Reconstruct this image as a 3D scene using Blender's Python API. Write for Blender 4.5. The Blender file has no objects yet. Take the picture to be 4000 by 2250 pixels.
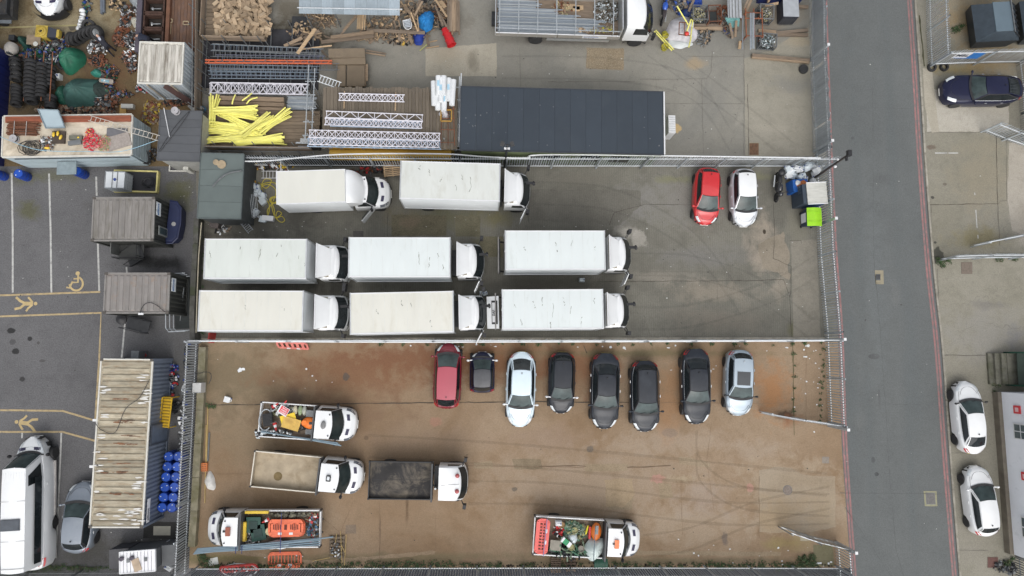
import bpy,math,random
from mathutils import Vector,Matrix,Euler
random.seed(7)
R=math.radians
scn=bpy.context.scene
COL=scn.collection
# ---------------------------------------------------------------- camera (drone, 43.5 m up, almost straight down)
H=43.5
cam_d=bpy.data.cameras.new('camera');cam=bpy.data.objects.new('camera',cam_d);COL.objects.link(cam)
cam_d.lens=24.0;cam_d.sensor_width=36.0;cam_d.clip_end=3000
cam.location=(0,0,H);cam.rotation_euler=(R(5.35),R(-2.57),0)
scn.camera=cam
# ---------------------------------------------------------------- overcast sky and soft sun
SUN_EL,SUN_ROT=R(52),R(172)
w=bpy.data.worlds.new('World');scn.world=w;w.use_nodes=True
nt=w.node_tree;nt.nodes.clear()
sky=nt.nodes.new('ShaderNodeTexSky');sky.sky_type='NISHITA';sky.sun_disc=False
sky.sun_elevation=SUN_EL;sky.sun_rotation=SUN_ROT;sky.air_density=1.0;sky.dust_density=4.0;sky.ozone_density=1.0
hs=nt.nodes.new('ShaderNodeHueSaturation');hs.inputs['Saturation'].default_value=0.30
bg=nt.nodes.new('ShaderNodeBackground');bg.inputs['Strength'].default_value=0.15
ow=nt.nodes.new('ShaderNodeOutputWorld')
nt.links.new(sky.outputs[0],hs.inputs['Color']);nt.links.new(hs.outputs[0],bg.inputs[0]);nt.links.new(bg.outputs[0],ow.inputs[0])
sd=bpy.data.lights.new('sun','SUN');sd.energy=1.15;sd.angle=R(100);sd.color=(1.0,0.975,0.94)
so=bpy.data.objects.new('sun',sd);COL.objects.link(so)

so.rotation_euler=Vector((math.sin(SUN_ROT)*math.cos(SUN_EL),math.cos(SUN_ROT)*math.cos(SUN_EL),math.sin(SUN_EL))).to_track_quat('Z','Y').to_euler()
scn.view_settings.view_transform='Standard';scn.view_settings.look='None'
scn.view_settings.gamma=1;scn.view_settings.exposure=0.22;scn.view_settings.use_curve_mapping=False

# ---------------------------------------------------------------- helpers
_rot=Euler((R(5.35),R(-2.57),0)).to_matrix()
FPX=2666.67
def P(px,py,z=0.0):
 """the point at height z that was surveyed at pixel (px, py) of the 4000 x 2250 aerial photograph"""
 d=_rot@Vector(((px-2000)/FPX,(1125-py)/FPX,-1.0))
 t=(z-H)/d.z
 return Vector((d.x*t,d.y*t,z))
def tag(o,label=None,cat=None,group=None,kind=None):
 if label:o['label']=label
 if cat:o['category']=cat
 if group:o['group']=group
 if kind:o['kind']=kind
 return o
def thing(name,label,cat,loc=(0,0,0),rz=0.0,group=None,rx=0.0,ry=0.0):
 o=bpy.data.objects.new(name,None);COL.objects.link(o)
 o.location=loc;o.rotation_euler=(rx,ry,rz);o.empty_display_size=0.2
 return tag(o,label,cat,group)
def link(name,me,parent=None,loc=(0,0,0),rot=(0,0,0),scale=None):
 o=bpy.data.objects.new(name,me);COL.objects.link(o)
 o.location=loc;o.rotation_euler=rot
 if scale:o.scale=scale
 if parent is not None:o.parent=parent
 return o
def copy_tree(o,parent=None):
 c=o.copy();COL.objects.link(c)
 if parent is not None:c.parent=parent
 for ch in list(o.children):copy_tree(ch,c)
 return c
class MB:
 def __init__(s):s.v=[];s.f=[];s.m=[];s.M=None
 def pt(s,p):
  p=Vector(p);s.v.append(s.M@p if s.M is not None else p);return len(s.v)-1
 def face(s,idx,mi=0):s.f.append(tuple(idx));s.m.append(mi)
 def poly(s,pts,mi=0):s.face([s.pt(p) for p in pts],mi)
 def hexa(s,b,t,mi=0,mtop=None):
  i=[s.pt(p) for p in b]+[s.pt(p) for p in t];n=len(b)
  s.face(i[:n][::-1],mi);s.face(i[n:],mi if mtop is None else mtop)
  for k in range(n):s.face((i[k],i[(k+1)%n],i[n+(k+1)%n],i[n+k]),mi)
  return s
 def box(s,c,d,rz=0.0,mi=0,mtop=None):
  x,y,z=c;a,b,h=d[0]/2,d[1]/2,d[2]/2;cs,sn=math.cos(rz),math.sin(rz)
  q=[(x+u*cs-v*sn,y+u*sn+v*cs) for u,v in((-a,-b),(a,-b),(a,b),(-a,b))]
  return s.hexa([(u,v,z-h) for u,v in q],[(u,v,z+h) for u,v in q],mi,mtop)
 def prism(s,poly,z0,z1,mi=0,mtop=None):
  A=sum(poly[i][0]*poly[(i+1)%len(poly)][1]-poly[(i+1)%len(poly)][0]*poly[i][1] for i in range(len(poly)))
  if A<0:poly=poly[::-1]
  return s.hexa([(p[0],p[1],z0) for p in poly],[(p[0],p[1],z1) for p in poly],mi,mtop)
 def beam(s,a,b,wd,h,mi=0,up=(0,0,1)):
  a,b=Vector(a),Vector(b);d=(b-a)
  if d.length<1e-6:return s
  d.normalize();u=Vector(up)
  if abs(d.dot(u))>.98:u=Vector((1,0,0))
  sd_=d.cross(u).normalized();u2=sd_.cross(d)
  q=[sd_*(i*wd/2)+u2*(j*h/2) for i,j in((-1,-1),(1,-1),(1,1),(-1,1))]
  return s.hexa([a+k for k in q],[b+k for k in q],mi)
 def ring(s,c,d,r,n,ref=None):
  d=Vector(d).normalized();u=Vector((0,0,1)) if abs(d.z)<.9 else Vector((1,0,0))
  if ref is not None:u=ref
  a=d.cross(u).normalized();b=d.cross(a)
  return[s.pt(Vector(c)+a*math.cos(2*math.pi*k/n)*r+b*math.sin(2*math.pi*k/n)*r) for k in range(n)]
 def tube(s,pts,r,n=6,mi=0,cap=True):
  pts=[Vector(p) for p in pts];rr=r if isinstance(r,(list,tuple)) else[r]*len(pts);prev=None
  for i,p in enumerate(pts):
   d=(pts[min(i+1,len(pts)-1)]-pts[max(i-1,0)])
   rg=s.ring(p,d,rr[i],n)
   if prev:
    for k in range(n):s.face((prev[k],prev[(k+1)%n],rg[(k+1)%n],rg[k]),mi)
   elif cap:s.face(rg[::-1],mi)
   prev=rg
  if cap:s.face(prev,mi)
  return s
 def lathe(s,prof,n=16,c=(0,0,0),ax='z',mi=0,cap=True):
  prev=None;c=Vector(c);first=None
  for r,h in prof:
   rg=[]
   for k in range(n):
    a=2*math.pi*k/n;u,v=r*math.cos(a),r*math.sin(a)
    rg.append(s.pt(c+(Vector((u,v,h)) if ax=='z' else Vector((u,h,v)) if ax=='y' else Vector((h,u,v)))))
   if prev:
    for k in range(n):s.face((prev[k],prev[(k+1)%n],rg[(k+1)%n],rg[k]),mi)
   else:first=rg
   prev=rg
  if cap:s.face(first[::-1],mi);s.face(prev,mi)
  return s
 def grid(s,fn,nu,nv,mi=0):
  ix=[[s.pt(fn(i/nu,j/nv)) for j in range(nv+1)] for i in range(nu+1)]
  for i in range(nu):
   for j in range(nv):s.face((ix[i][j],ix[i+1][j],ix[i+1][j+1],ix[i][j+1]),mi)
  return ix
 def blob(s,c,r,seed=0,n=10,m=6,amp=.25,mi=0,flat=0.0):
  rnd=random.Random(seed);c=Vector(c);ph=[rnd.uniform(0,6.3) for _ in range(6)]
  rx,ry,rz=r if isinstance(r,(tuple,list)) else(r,r,r);rows=[]
  for j in range(m+1):
   th=math.pi*j/m;row=[]
   for i in range(n):
    a=2*math.pi*i/n
    k=1+amp*(.5*math.sin(2*a+ph[0]+th*2)+.3*math.sin(3*a+ph[1]-th)+.3*math.sin(5*a+ph[2])+rnd.uniform(-.35,.35))*math.sin(th)
    z=math.cos(th)*rz
    if z<0:z*=(1-flat)
    row.append(s.pt(c+Vector((rx*math.sin(th)*math.cos(a)*k,ry*math.sin(th)*math.sin(a)*k,z*(1+rnd.uniform(-.1,.1)*amp)))))
   rows.append(row)
  for j in range(m):
   for i in range(n):s.face((rows[j][i],rows[j+1][i],rows[j+1][(i+1)%n],rows[j][(i+1)%n]),mi)
  return s
 def mesh(s,name,mats,smooth=None):
  me=bpy.data.meshes.new(name);me.from_pydata(s.v,[],s.f)
  for m in(mats if isinstance(mats,(list,tuple)) else[mats]):me.materials.append(m)
  if any(s.m):me.polygons.foreach_set('material_index',s.m)
  if smooth is not None:
   me.polygons.foreach_set('use_smooth',[True]*len(s.f))
   me.set_sharp_from_angle(angle=R(smooth))
  me.update();return me
 def build(s,name,mats,parent=None,smooth=None,loc=(0,0,0),rot=(0,0,0)):
  return link(name,s.mesh(name,mats,smooth),parent,loc,rot)
# ---------------------------------------------------------------- materials
_mats={}
def srgb(r,g,b):
 f=lambda c:(c/255/12.92) if c/255<=.04045 else((c/255+.055)/1.055)**2.4
 return(f(r),f(g),f(b))
def N(nt,t,**kw):
 n=nt.nodes.new(t)
 for k,v in kw.items():setattr(n,k,v)
 return n
def mix(nt,fac,a,b,mode='MIX'):
 n=nt.nodes.new('ShaderNodeMix');n.data_type='RGBA';n.blend_type=mode
 for sock,val in((n.inputs[0],fac),(n.inputs[6],a),(n.inputs[7],b)):
  if hasattr(val,'links') or hasattr(val,'is_linked'):nt.links.new(val,sock)
  elif isinstance(val,(tuple,list)):sock.default_value=(*val[:3],1)
  else:sock.default_value=val
 return n.outputs[2]
def mrange(nt,v,a,b,c=0.0,d=1.0):
 n=nt.nodes.new('ShaderNodeMapRange');nt.links.new(v,n.inputs[0])
 n.inputs[1].default_value=a;n.inputs[2].default_value=b;n.inputs[3].default_value=c;n.inputs[4].default_value=d
 return n.outputs[0]
def noise(nt,vec,sc,det=4,rough=.55,dist=0.0):
 n=nt.nodes.new('ShaderNodeTexNoise');n.inputs['Scale'].default_value=sc;n.inputs['Detail'].default_value=det
 n.inputs['Roughness'].default_value=rough;n.inputs['Distortion'].default_value=dist
 nt.links.new(vec,n.inputs['Vector']);return n.outputs[0]
def mat(name,col,rough=.6,metal=0.0,var=.18,scale=3.0,rnd=0.0,dirt=None,damt=.5,dscale=1.2,coat=0.0,bump=0.0,stretch=None,spec=.5,alpha=1.0):
 """plain painted / weathered surface: noise variation, per-object random value, optional dirt colour in patches"""
 if name in _mats:return _mats[name]
 m=bpy.data.materials.new(name);m.use_nodes=True;nt=m.node_tree;b=nt.nodes['Principled BSDF']
 tc=N(nt,'ShaderNodeTexCoord');oi=N(nt,'ShaderNodeObjectInfo')
 ma=N(nt,'ShaderNodeVectorMath',operation='MULTIPLY');ma.inputs[1].default_value=stretch or(1,1,1)
 nt.links.new(tc.outputs['Object'],ma.inputs[0])
 ad=N(nt,'ShaderNodeVectorMath',operation='ADD');cb=N(nt,'ShaderNodeCombineXYZ')
 mu=N(nt,'ShaderNodeMath',operation='MULTIPLY');mu.inputs[1].default_value=37.0
 nt.links.new(oi.outputs['Random'],mu.inputs[0]);nt.links.new(mu.outputs[0],cb.inputs[0]);nt.links.new(mu.outputs[0],cb.inputs[2])
 nt.links.new(ma.outputs[0],ad.inputs[0]);nt.links.new(cb.outputs[0],ad.inputs[1]);vec=ad.outputs[0]
 nz=noise(nt,vec,scale,5,.6)
 lo=tuple(c*(1-var) for c in col);hi=tuple(min(1,c*(1+var)) for c in col)
 c=mix(nt,mrange(nt,nz,.3,.7),lo,hi)
 if rnd:
  rv=mrange(nt,oi.outputs['Random'],0,1,1-rnd,1+rnd)
  cc=N(nt,'ShaderNodeCombineColor');nt.links.new(rv,cc.inputs[0]);nt.links.new(rv,cc.inputs[1]);nt.links.new(rv,cc.inputs[2])
  c=mix(nt,1.0,c,cc.outputs[0],'MULTIPLY')
 if dirt:
  dz=noise(nt,vec,dscale,7,.7,.4)
  c=mix(nt,mrange(nt,dz,.62-damt*.3,.8-damt*.25,0,min(1,.35+damt)),c,dirt)
 nt.links.new(c,b.inputs['Base Color'])
 b.inputs['Roughness'].default_value=rough;b.inputs['Metallic'].default_value=metal
 b.inputs['Specular IOR Level'].default_value=spec;b.inputs['Alpha'].default_value=alpha
 if coat:b.inputs['Coat Weight'].default_value=coat;b.inputs['Coat Roughness'].default_value=.08
 if bump:
  bp=N(nt,'ShaderNodeBump');bp.inputs['Strength'].default_value=bump;bp.inputs['Distance'].default_value=.02
  nt.links.new(noise(nt,vec,scale*6,4),bp.inputs['Height']);nt.links.new(bp.outputs[0],b.inputs['Normal'])
 m.diffuse_color=(*col,1);_mats[name]=m;return m
def ground_mat(name,col,col2,blobs=(),grain=.12,gk=1.5,crack=.0,rough=.85,blotch=1.0,broom=0.0,fine=1.0,damp=None):
 """paved ground: large and small blotches, aggregate grain, hairline cracks, and stains (world x, y, rx, ry, colour, strength)"""
 m=bpy.data.materials.new(name);m.use_nodes=True;nt=m.node_tree;b=nt.nodes['Principled BSDF']
 tc=N(nt,'ShaderNodeTexCoord');vec=tc.outputs['Object']
 big=noise(nt,vec,.16,6,.62,.6);mid=noise(nt,vec,.9,8,.68,.3);fn=noise(nt,vec,14,3,.6);vf=noise(nt,vec,60,2,.5)
 c=mix(nt,mrange(nt,big,.36,.64),col,col2)
 dk=tuple(x*.68 for x in col);lt=tuple(min(1,x*1.22) for x in col)
 c=mix(nt,mrange(nt,mid,.5,.72,0,.6*blotch),c,dk)
 c=mix(nt,mrange(nt,mid,.48,.3,0,.5*blotch),c,lt)
 m3=noise(nt,vec,3.4,7,.7,.2)
 c=mix(nt,mrange(nt,m3,.52,.74,0,.55*blotch+.1),c,tuple(x*.74 for x in col));c=mix(nt,mrange(nt,m3,.46,.28,0,.4*blotch+.08),c,lt)
 if broom:
  wv=N(nt,'ShaderNodeTexWave',wave_type='BANDS',bands_direction='X');wv.inputs['Scale'].default_value=2.2
  wv.inputs['Distortion'].default_value=3.0;wv.inputs['Detail'].default_value=3;nt.links.new(vec,wv.inputs['Vector'])
  c=mix(nt,mrange(nt,wv.outputs[1],.2,.9,0,broom),c,dk)
 for(x,y,rx,ry,bc,st) in blobs:
  sb=N(nt,'ShaderNodeVectorMath',operation='SUBTRACT');sb.inputs[1].default_value=(x,y,0);nt.links.new(vec,sb.inputs[0])
  ml=N(nt,'ShaderNodeVectorMath',operation='MULTIPLY');ml.inputs[1].default_value=(1/rx,1/ry,0);nt.links.new(sb.outputs[0],ml.inputs[0])
  ln=N(nt,'ShaderNodeVectorMath',operation='LENGTH');nt.links.new(ml.outputs[0],ln.inputs[0])
  q=N(nt,'ShaderNodeMath',operation='MULTIPLY_ADD');q.inputs[1].default_value=2.6;nt.links.new(mid,q.inputs[0]);nt.links.new(ln.outputs['Value'],q.inputs[2])
  edge=.25 if max(rx,ry)<.7 else.75
  c=mix(nt,mrange(nt,q.outputs[0],2.3,2.3-edge,0,st),c,bc)
 g=mix(nt,mrange(nt,fn,.3,.7),(1-grain*gk,)*3,(1+grain*.8*gk,)*3);c=mix(nt,1.0,c,g,'MULTIPLY')
 g2=mix(nt,mrange(nt,vf,.3,.7),(1-grain*fine,)*3,(1+grain*fine,)*3);c=mix(nt,1.0,c,g2,'MULTIPLY')
 if crack:
  wn=N(nt,'ShaderNodeTexNoise');wn.inputs['Scale'].default_value=.8;nt.links.new(vec,wn.inputs['Vector'])
  wm=N(nt,'ShaderNodeVectorMath',operation='MULTIPLY_ADD');wm.inputs[1].default_value=(1.6,)*3
  nt.links.new(wn.outputs[1],wm.inputs[0]);nt.links.new(vec,wm.inputs[2])
  vo=N(nt,'ShaderNodeTexVoronoi',feature='DISTANCE_TO_EDGE');vo.inputs['Scale'].default_value=.22;nt.links.new(wm.outputs[0],vo.inputs['Vector'])
  mk=N(nt,'ShaderNodeMath',operation='MULTIPLY');nt.links.new(mrange(nt,vo.outputs[0],.004,.001,0,crack*.45),mk.inputs[0]);nt.links.new(mrange(nt,big,.50,.62),mk.inputs[1])
  c=mix(nt,mk.outputs[0],c,tuple(x*.3 for x in col))
 nt.links.new(c,b.inputs['Base Color'])
 nt.links.new(mrange(nt,mid,.35,.65,rough-.12,min(1,rough+.08)),b.inputs['Roughness'])
 b.inputs['Specular IOR Level'].default_value=.3
 bp=N(nt,'ShaderNodeBump');bp.inputs['Strength'].default_value=.35;bp.inputs['Distance'].default_value=.015
 nt.links.new(fn,bp.inputs['Height']);nt.links.new(bp.outputs[0],b.inputs['Normal'])
 _mats[name]=m;return m
galv=mat('galvanised',(.43,.465,.49),.45,.35,.2,5,rnd=.12)
galv_lt=mat('galvanised_bright',(.62,.65,.67),.4,.2,.1,4,rnd=.08)
galv_dk=mat('galvanised_dull',(.17,.18,.185),.5,.3,.2,4,rnd=.15)
steel_dk=mat('dark_steel',(.035,.037,.04),.5,.3,.25,4)
blackp=mat('black_plastic',(.018,.018,.02),.5,0,.2,5)
rubber=mat('tyre_rubber',(.026,.026,.027),.8,0,.25,6,rnd=.2)
rust=mat('rust',(.16,.065,.035),.85,.1,.35,5,rnd=.25)
rustor=mat('rusty_orange_steel',(.22,.08,.04),.8,.1,.3,3,rnd=.2)
white=mat('white_paint',(.74,.75,.745),.35,0,.03,1.2,coat=.5)
whitem=mat('white_metal',(.68,.69,.70),.4,.1,.05,2)
glass=mat('dark_glass',(.014,.018,.02),.10,0,.3,1.5,spec=.5)
glass_g=mat('green_glass',(.045,.064,.064),.12,0,.45,1.3,spec=.35)
alu=mat('aluminium',(.55,.57,.58),.35,.6,.1,5,rnd=.1)
wood=mat('weathered_timber',(.215,.165,.12),.85,0,.28,3,rnd=.28,stretch=(.6,6,6),dirt=(.09,.075,.06),damt=.35)
woodl=mat('fresh_timber',(.46,.33,.20),.8,0,.2,3,rnd=.25,stretch=(.6,6,6),dirt=(.2,.14,.09),damt=.25)
woodg=mat('grey_timber',(.165,.14,.11),.88,0,.25,3,rnd=.22,stretch=(6,.5,6),dirt=(.08,.07,.055),damt=.4)
plastw=mat('white_plastic',(.66,.68,.69),.4,0,.08,3,rnd=.06)
plastt=mat('translucent_white_plastic',(.56,.62,.65),.3,0,.12,3,rnd=.08)
plastb=mat('blue_plastic',(.02,.05,.23),.4,0,.15,3,rnd=.1)
orangep=mat('orange_plastic',(.72,.15,.065),.5,0,.14,3,rnd=.08,dirt=(.3,.1,.06),damt=.3)
redp=mat('red_plastic',(.48,.03,.03),.5,0,.12,2,rnd=.1)
yellowp=mat('yellow_plastic',(.70,.48,.04),.5,0,.1,3,rnd=.08,dirt=(.4,.28,.07),damt=.4)
tape=mat('yellow_sleeve',(.80,.76,.20),.55,0,.12,2,rnd=.16,dirt=(.55,.50,.16),damt=.25)
# ================================================================ SETTING
def sheet(name,px,z,m,parent=None,label=None,world=False):
 b=MB();pts=[(Vector((*p,z)) if world else P(p[0],p[1],0)) for p in px]
 pts=[Vector((p.x,p.y,z)) for p in pts]
 A=sum(pts[i].x*pts[(i+1)%len(pts)].y-pts[(i+1)%len(pts)].x*pts[i].y for i in range(len(pts)))
 if A<0:pts=pts[::-1]
 b.poly(pts);o=b.build(name,m,parent)
 if parent is None:tag(o,kind='structure')
 return o
def bl(px,py,rx,ry,col,st):
 p=P(px,py);return(p.x,p.y,rx,ry,col,st)
dark=(.055,.052,.047);damp_=(.075,.07,.058);rusty=(.27,.125,.055);moss=(.10,.10,.045);pale=(.40,.37,.31);olive=(.15,.135,.075)
M_base=ground_mat('far_ground',(.16,.15,.13),(.20,.19,.165))
M_scrap=ground_mat('oily_earth',(.13,.09,.045),(.19,.145,.08),[
 bl(250,90,5,2.0,(.30,.26,.17),.8),bl(150,250,3,1.5,dark,.8),bl(330,200,3.5,1.6,(.05,.04,.03),.8),bl(420,290,1.8,2.8,(.12,.07,.035),.85),
 bl(240,400,5,2,(.04,.035,.028),.85),bl(600,440,2.5,1.2,(.19,.11,.04),.7),bl(470,400,1.2,2,(.13,.07,.035),.7),bl(560,100,1.6,2.6,(.13,.085,.05),.8),
 bl(270,135,.25,.2,dark,.8),bl(283,107,.25,.2,dark,.7)],grain=.18,blotch=1.3,fine=1.3)
M_asph=ground_mat('car_park_asphalt',(.112,.111,.114),(.136,.135,.138),[
 bl(42,1292,.30,.20,(.02,.02,.02),.9),bl(117,1323,.17,.16,(.022,.022,.022),.9),bl(60,1373,.22,.19,(.02,.02,.02),.9),bl(88,1481,.19,.17,(.025,.025,.025),.8),
 bl(50,1335,.18,.16,(.05,.05,.05),.6),bl(110,820,1.0,.9,(.085,.085,.035),.7),bl(90,700,1.5,.5,moss,.5),bl(210,690,2.2,.5,moss,.5),bl(700,760,1.4,1.2,moss,.8),bl(640,1030,1.8,.55,(.03,.03,.03),.9),
 bl(560,1020,1.0,.4,(.035,.035,.035),.8),bl(330,2150,3.0,1.3,(.06,.058,.05),.8),bl(600,2150,2.5,1.2,(.055,.053,.045),.8),bl(100,2230,4,.5,(.04,.045,.03),.8),
 bl(420,800,1.6,.6,(.07,.066,.06),.6),bl(150,1340,.1,.1,dark,.7),bl(167,1410,.18,.08,dark,.6),bl(690,1500,1.1,4,(.07,.068,.062),.6)],grain=.16,blotch=.55,fine=1.2)
M_top=ground_mat('scaffold_yard_concrete',(.205,.20,.178),(.26,.248,.212),[
 bl(1120,130,3.0,1.7,(.055,.048,.035),.95),bl(1260,160,1.6,1.0,(.07,.06,.042),.9),bl(1400,300,.9,2.2,(.09,.082,.066),.9),bl(1700,60,2.4,1.2,(.12,.105,.08),.8),bl(1150,30,2,1.2,(.1,.085,.06),.7),
 bl(2640,120,2.6,1.3,(.14,.125,.1),.7),bl(2950,60,4,1.2,(.2,.165,.12),.8),bl(3080,190,1.8,.35,pale,.8),bl(2720,250,.9,.5,(.35,.26,.15),.6),bl(3065,88,.55,.25,(.08,.08,.075),.8),bl(3050,275,1.4,.6,(.21,.205,.19),.6),
 bl(3000,480,2.2,.6,(.36,.34,.29),.6),bl(2640,500,.45,.4,(.5,.36,.17),.8),bl(1300,420,3.5,1.6,(.17,.155,.125),.8),bl(2300,250,2.2,.7,(.30,.285,.245),.5),bl(2220,165,5.2,.35,(.13,.12,.105),.8),bl(3150,640,1.2,.3,moss,.6)],
 grain=.07,crack=.8,blotch=.45)
M_mid=ground_mat('lorry_yard_concrete',(.140,.134,.112),(.205,.198,.166),[
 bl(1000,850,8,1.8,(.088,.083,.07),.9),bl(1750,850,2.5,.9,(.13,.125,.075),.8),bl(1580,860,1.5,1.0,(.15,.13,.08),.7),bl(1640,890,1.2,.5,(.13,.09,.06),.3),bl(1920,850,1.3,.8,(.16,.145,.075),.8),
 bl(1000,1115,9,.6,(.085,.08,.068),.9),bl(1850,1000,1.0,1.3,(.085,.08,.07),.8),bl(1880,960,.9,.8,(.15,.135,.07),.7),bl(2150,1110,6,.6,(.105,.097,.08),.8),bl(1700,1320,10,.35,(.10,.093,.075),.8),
 bl(1697,862,.42,.32,(.055,.055,.055),.9),bl(2450,800,2.6,1.6,(.19,.185,.175),.7),bl(2700,780,4.5,2.2,(.205,.198,.18),.7),bl(2450,905,1.1,.4,(.36,.34,.30),.7),bl(2500,930,.5,.6,(.36,.34,.3),.6),
 bl(2750,1000,4,.9,(.17,.165,.155),.6),bl(2780,1140,3.5,.9,(.27,.235,.185),.6),bl(2980,960,1.2,2.6,(.31,.265,.21),.75),bl(3050,1130,.7,1.2,(.28,.245,.195),.6),bl(3120,880,1.1,1.5,(.19,.18,.14),.7),bl(3110,1290,.8,.7,(.13,.125,.07),.8),
 bl(2985,905,.12,.16,(.04,.03,.02),.95),bl(2640,700,1.6,.35,(.19,.19,.10),.7),bl(2960,690,1.2,.35,(.19,.19,.10),.5),bl(2600,1080,2.6,.5,(.26,.235,.195),.5),bl(2270,700,3,.7,(.155,.145,.12),.7),bl(3110,760,1.4,1.0,(.13,.12,.10),.6),
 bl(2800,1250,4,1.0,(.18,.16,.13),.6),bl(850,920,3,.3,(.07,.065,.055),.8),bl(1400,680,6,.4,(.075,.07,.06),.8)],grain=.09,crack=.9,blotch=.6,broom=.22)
M_low=ground_mat('rust_stained_concrete',(.226,.152,.090),(.298,.222,.150),[
 bl(900,1480,5.5,3.5,(.165,.13,.08),.85),bl(950,1700,4,2.5,(.19,.145,.09),.6),bl(2150,1720,3,1.2,(.26,.19,.14),.5),bl(2650,1720,5,1.0,(.33,.265,.20),.6),bl(2950,1760,2.5,.8,(.33,.265,.20),.6),bl(1400,1450,7,2.2,(.185,.095,.05),.85),bl(1600,1400,4.5,1.4,(.17,.08,.042),.8),bl(1300,1620,6,2.0,(.18,.115,.07),.7),bl(1950,1410,5,1.6,(.19,.085,.04),.8),
 bl(2270,1430,3.5,2.2,(.195,.09,.045),.75),bl(2560,1380,6,.6,(.16,.12,.07),.7),bl(2620,1560,1.6,3,(.28,.15,.07),.6),bl(3020,1530,1.6,2.2,(.33,.155,.06),.75),bl(2850,1480,3.0,2.0,(.28,.16,.085),.5),bl(3060,1620,.9,.45,(.06,.04,.03),.85),bl(3090,1640,.8,.5,(.22,.10,.05),.7),
 bl(1500,1900,6,2.4,(.245,.165,.10),.55),bl(2300,1900,9,2.8,(.305,.24,.175),.65),bl(1700,1720,7,.9,(.265,.19,.13),.5),bl(3100,1950,3.6,2.8,(.335,.275,.20),.85),bl(3060,1830,2.8,.9,(.33,.255,.175),.6),bl(2700,2050,6,1.6,(.32,.255,.185),.6),bl(2750,1950,2.4,1.4,(.31,.25,.20),.6),
 bl(3070,2120,1.8,.6,(.25,.20,.08),.7),bl(2830,2105,.30,.5,(.15,.12,.1),.85),bl(1590,1990,.12,1.1,(.13,.085,.05),.9),bl(1485,2075,.05,1.3,(.13,.09,.06),.8),bl(2010,1910,.17,.13,(.12,.1,.08),.8),bl(2305,1757,.24,.24,(.13,.11,.09),.8),
 bl(1352,1472,.22,.24,(.10,.08,.065),.9),bl(1430,1710,.18,.16,(.13,.09,.06),.7),bl(1160,1550,1.0,.5,(.13,.10,.08),.6),bl(830,2140,2.4,1.2,(.21,.16,.09),.6),bl(900,2180,3.5,.3,(.19,.17,.06),.7),bl(2060,1500,.35,.45,(.09,.07,.06),.85),bl(2660,1870,1.0,.3,(.36,.3,.2),.5),bl(2480,1380,12,.25,(.15,.13,.07),.6),
 bl(1400,2180,16,.35,(.17,.14,.08),.75),bl(2400,2195,14,.3,(.16,.135,.08),.75),bl(2570,1870,.5,.3,(.42,.2,.17),.5),bl(2930,1905,.3,.3,(.42,.2,.17),.5),bl(1700,1650,.45,.35,(.37,.17,.13),.4),bl(2620,1690,.5,.3,(.2,.16,.13),.5),bl(1640,2060,2,1,(.23,.16,.10),.4)],grain=.08,crack=.35,blotch=.5)
M_road=ground_mat('road_tarmac',(.116,.124,.123),(.131,.139,.137),[
 bl(3412,1393,.45,.18,(.07,.07,.07),.8),bl(3434,1550,.12,.9,(.09,.09,.09),.6),bl(3424,1852,.13,.12,(.04,.04,.04),.9),bl(3410,1795,.12,.2,(.05,.05,.05),.8),bl(3330,540,.12,.1,(.07,.07,.07),.8),
 bl(3480,500,.5,12,(.105,.117,.118),.5),bl(3350,800,.5,12,(.108,.12,.121),.5),bl(3560,1900,.4,9,(.108,.12,.121),.5),bl(3400,1750,.5,8,(.11,.121,.122),.5),bl(3300,250,.4,3,(.11,.12,.122),.5),bl(3520,1190,.08,.07,dark,.7),bl(3380,1250,.07,.09,dark,.6),bl(3440,700,.9,.5,(.10,.105,.105),.6),bl(3350,1650,.7,1.1,(.15,.155,.15),.5),bl(3500,1150,.5,.9,(.15,.155,.15),.5),bl(3420,1100,1.0,9,(.140,.152,.152),.5),bl(3320,1500,.8,7,(.108,.12,.122),.5),bl(3560,1400,.7,8,(.11,.122,.124),.5)],grain=.10,blotch=.18,fine=1.3,rough=.9)
M_right=ground_mat('forecourt_concrete',(.215,.202,.158),(.265,.250,.205),[
 bl(3850,700,3.0,3.4,(.245,.215,.155),.6),bl(3820,930,2.3,.9,(.22,.19,.10),.75),bl(3780,470,2.4,1.0,(.42,.385,.33),.85),bl(3980,800,.9,3,(.36,.33,.29),.7),bl(3850,1300,3.2,2.4,(.25,.24,.215),.7),bl(3860,1190,1.6,.35,(.17,.16,.145),.6),
 bl(3970,1330,.8,1.2,(.2,.195,.19),.8),bl(3660,1000,.5,.55,(.05,.05,.04),.9),bl(3730,270,2.5,.5,(.22,.18,.085),.7),bl(3870,240,4,1.5,(.23,.165,.08),.75),bl(3800,70,3,2.2,(.25,.175,.085),.7),bl(3780,1600,2.2,3.5,(.215,.20,.165),.7),bl(3800,2100,2,2.5,(.23,.215,.18),.6),
 bl(3640,575,.4,.2,(.15,.12,.095),.9),bl(3690,720,.18,.12,(.13,.11,.09),.8),bl(3643,772,.12,.1,dark,.9),bl(3652,947,.1,.08,dark,.9),bl(3900,1480,1.5,1,(.2,.2,.14),.5)],grain=.10,crack=.9,blotch=.6)
ground=MB();ground.poly([(-400,-400,-.02),(400,-400,-.02),(400,400,-.02),(-400,400,-.02)]);g0=ground.build('ground',M_base);tag(g0,kind='structure')
scrap_y=sheet('scrap_yard_floor',[(-900,-900),(795,-900),(795,655),(-900,655)],.0,M_scrap)
asph=sheet('car_park',[(-900,650),(770,650),(790,1340),(745,2240),(740,2900),(-900,2900)],.004,M_asph)
top_y=sheet('scaffold_yard_floor',[(790,-900),(3240,-900),(3218,0),(3232,655),(790,655)],.004,M_top)
mid_y=sheet('lorry_yard_floor',[(765,640),(3236,640),(3256,1000),(3276,1332),(780,1335)],.008,M_mid)
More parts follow.
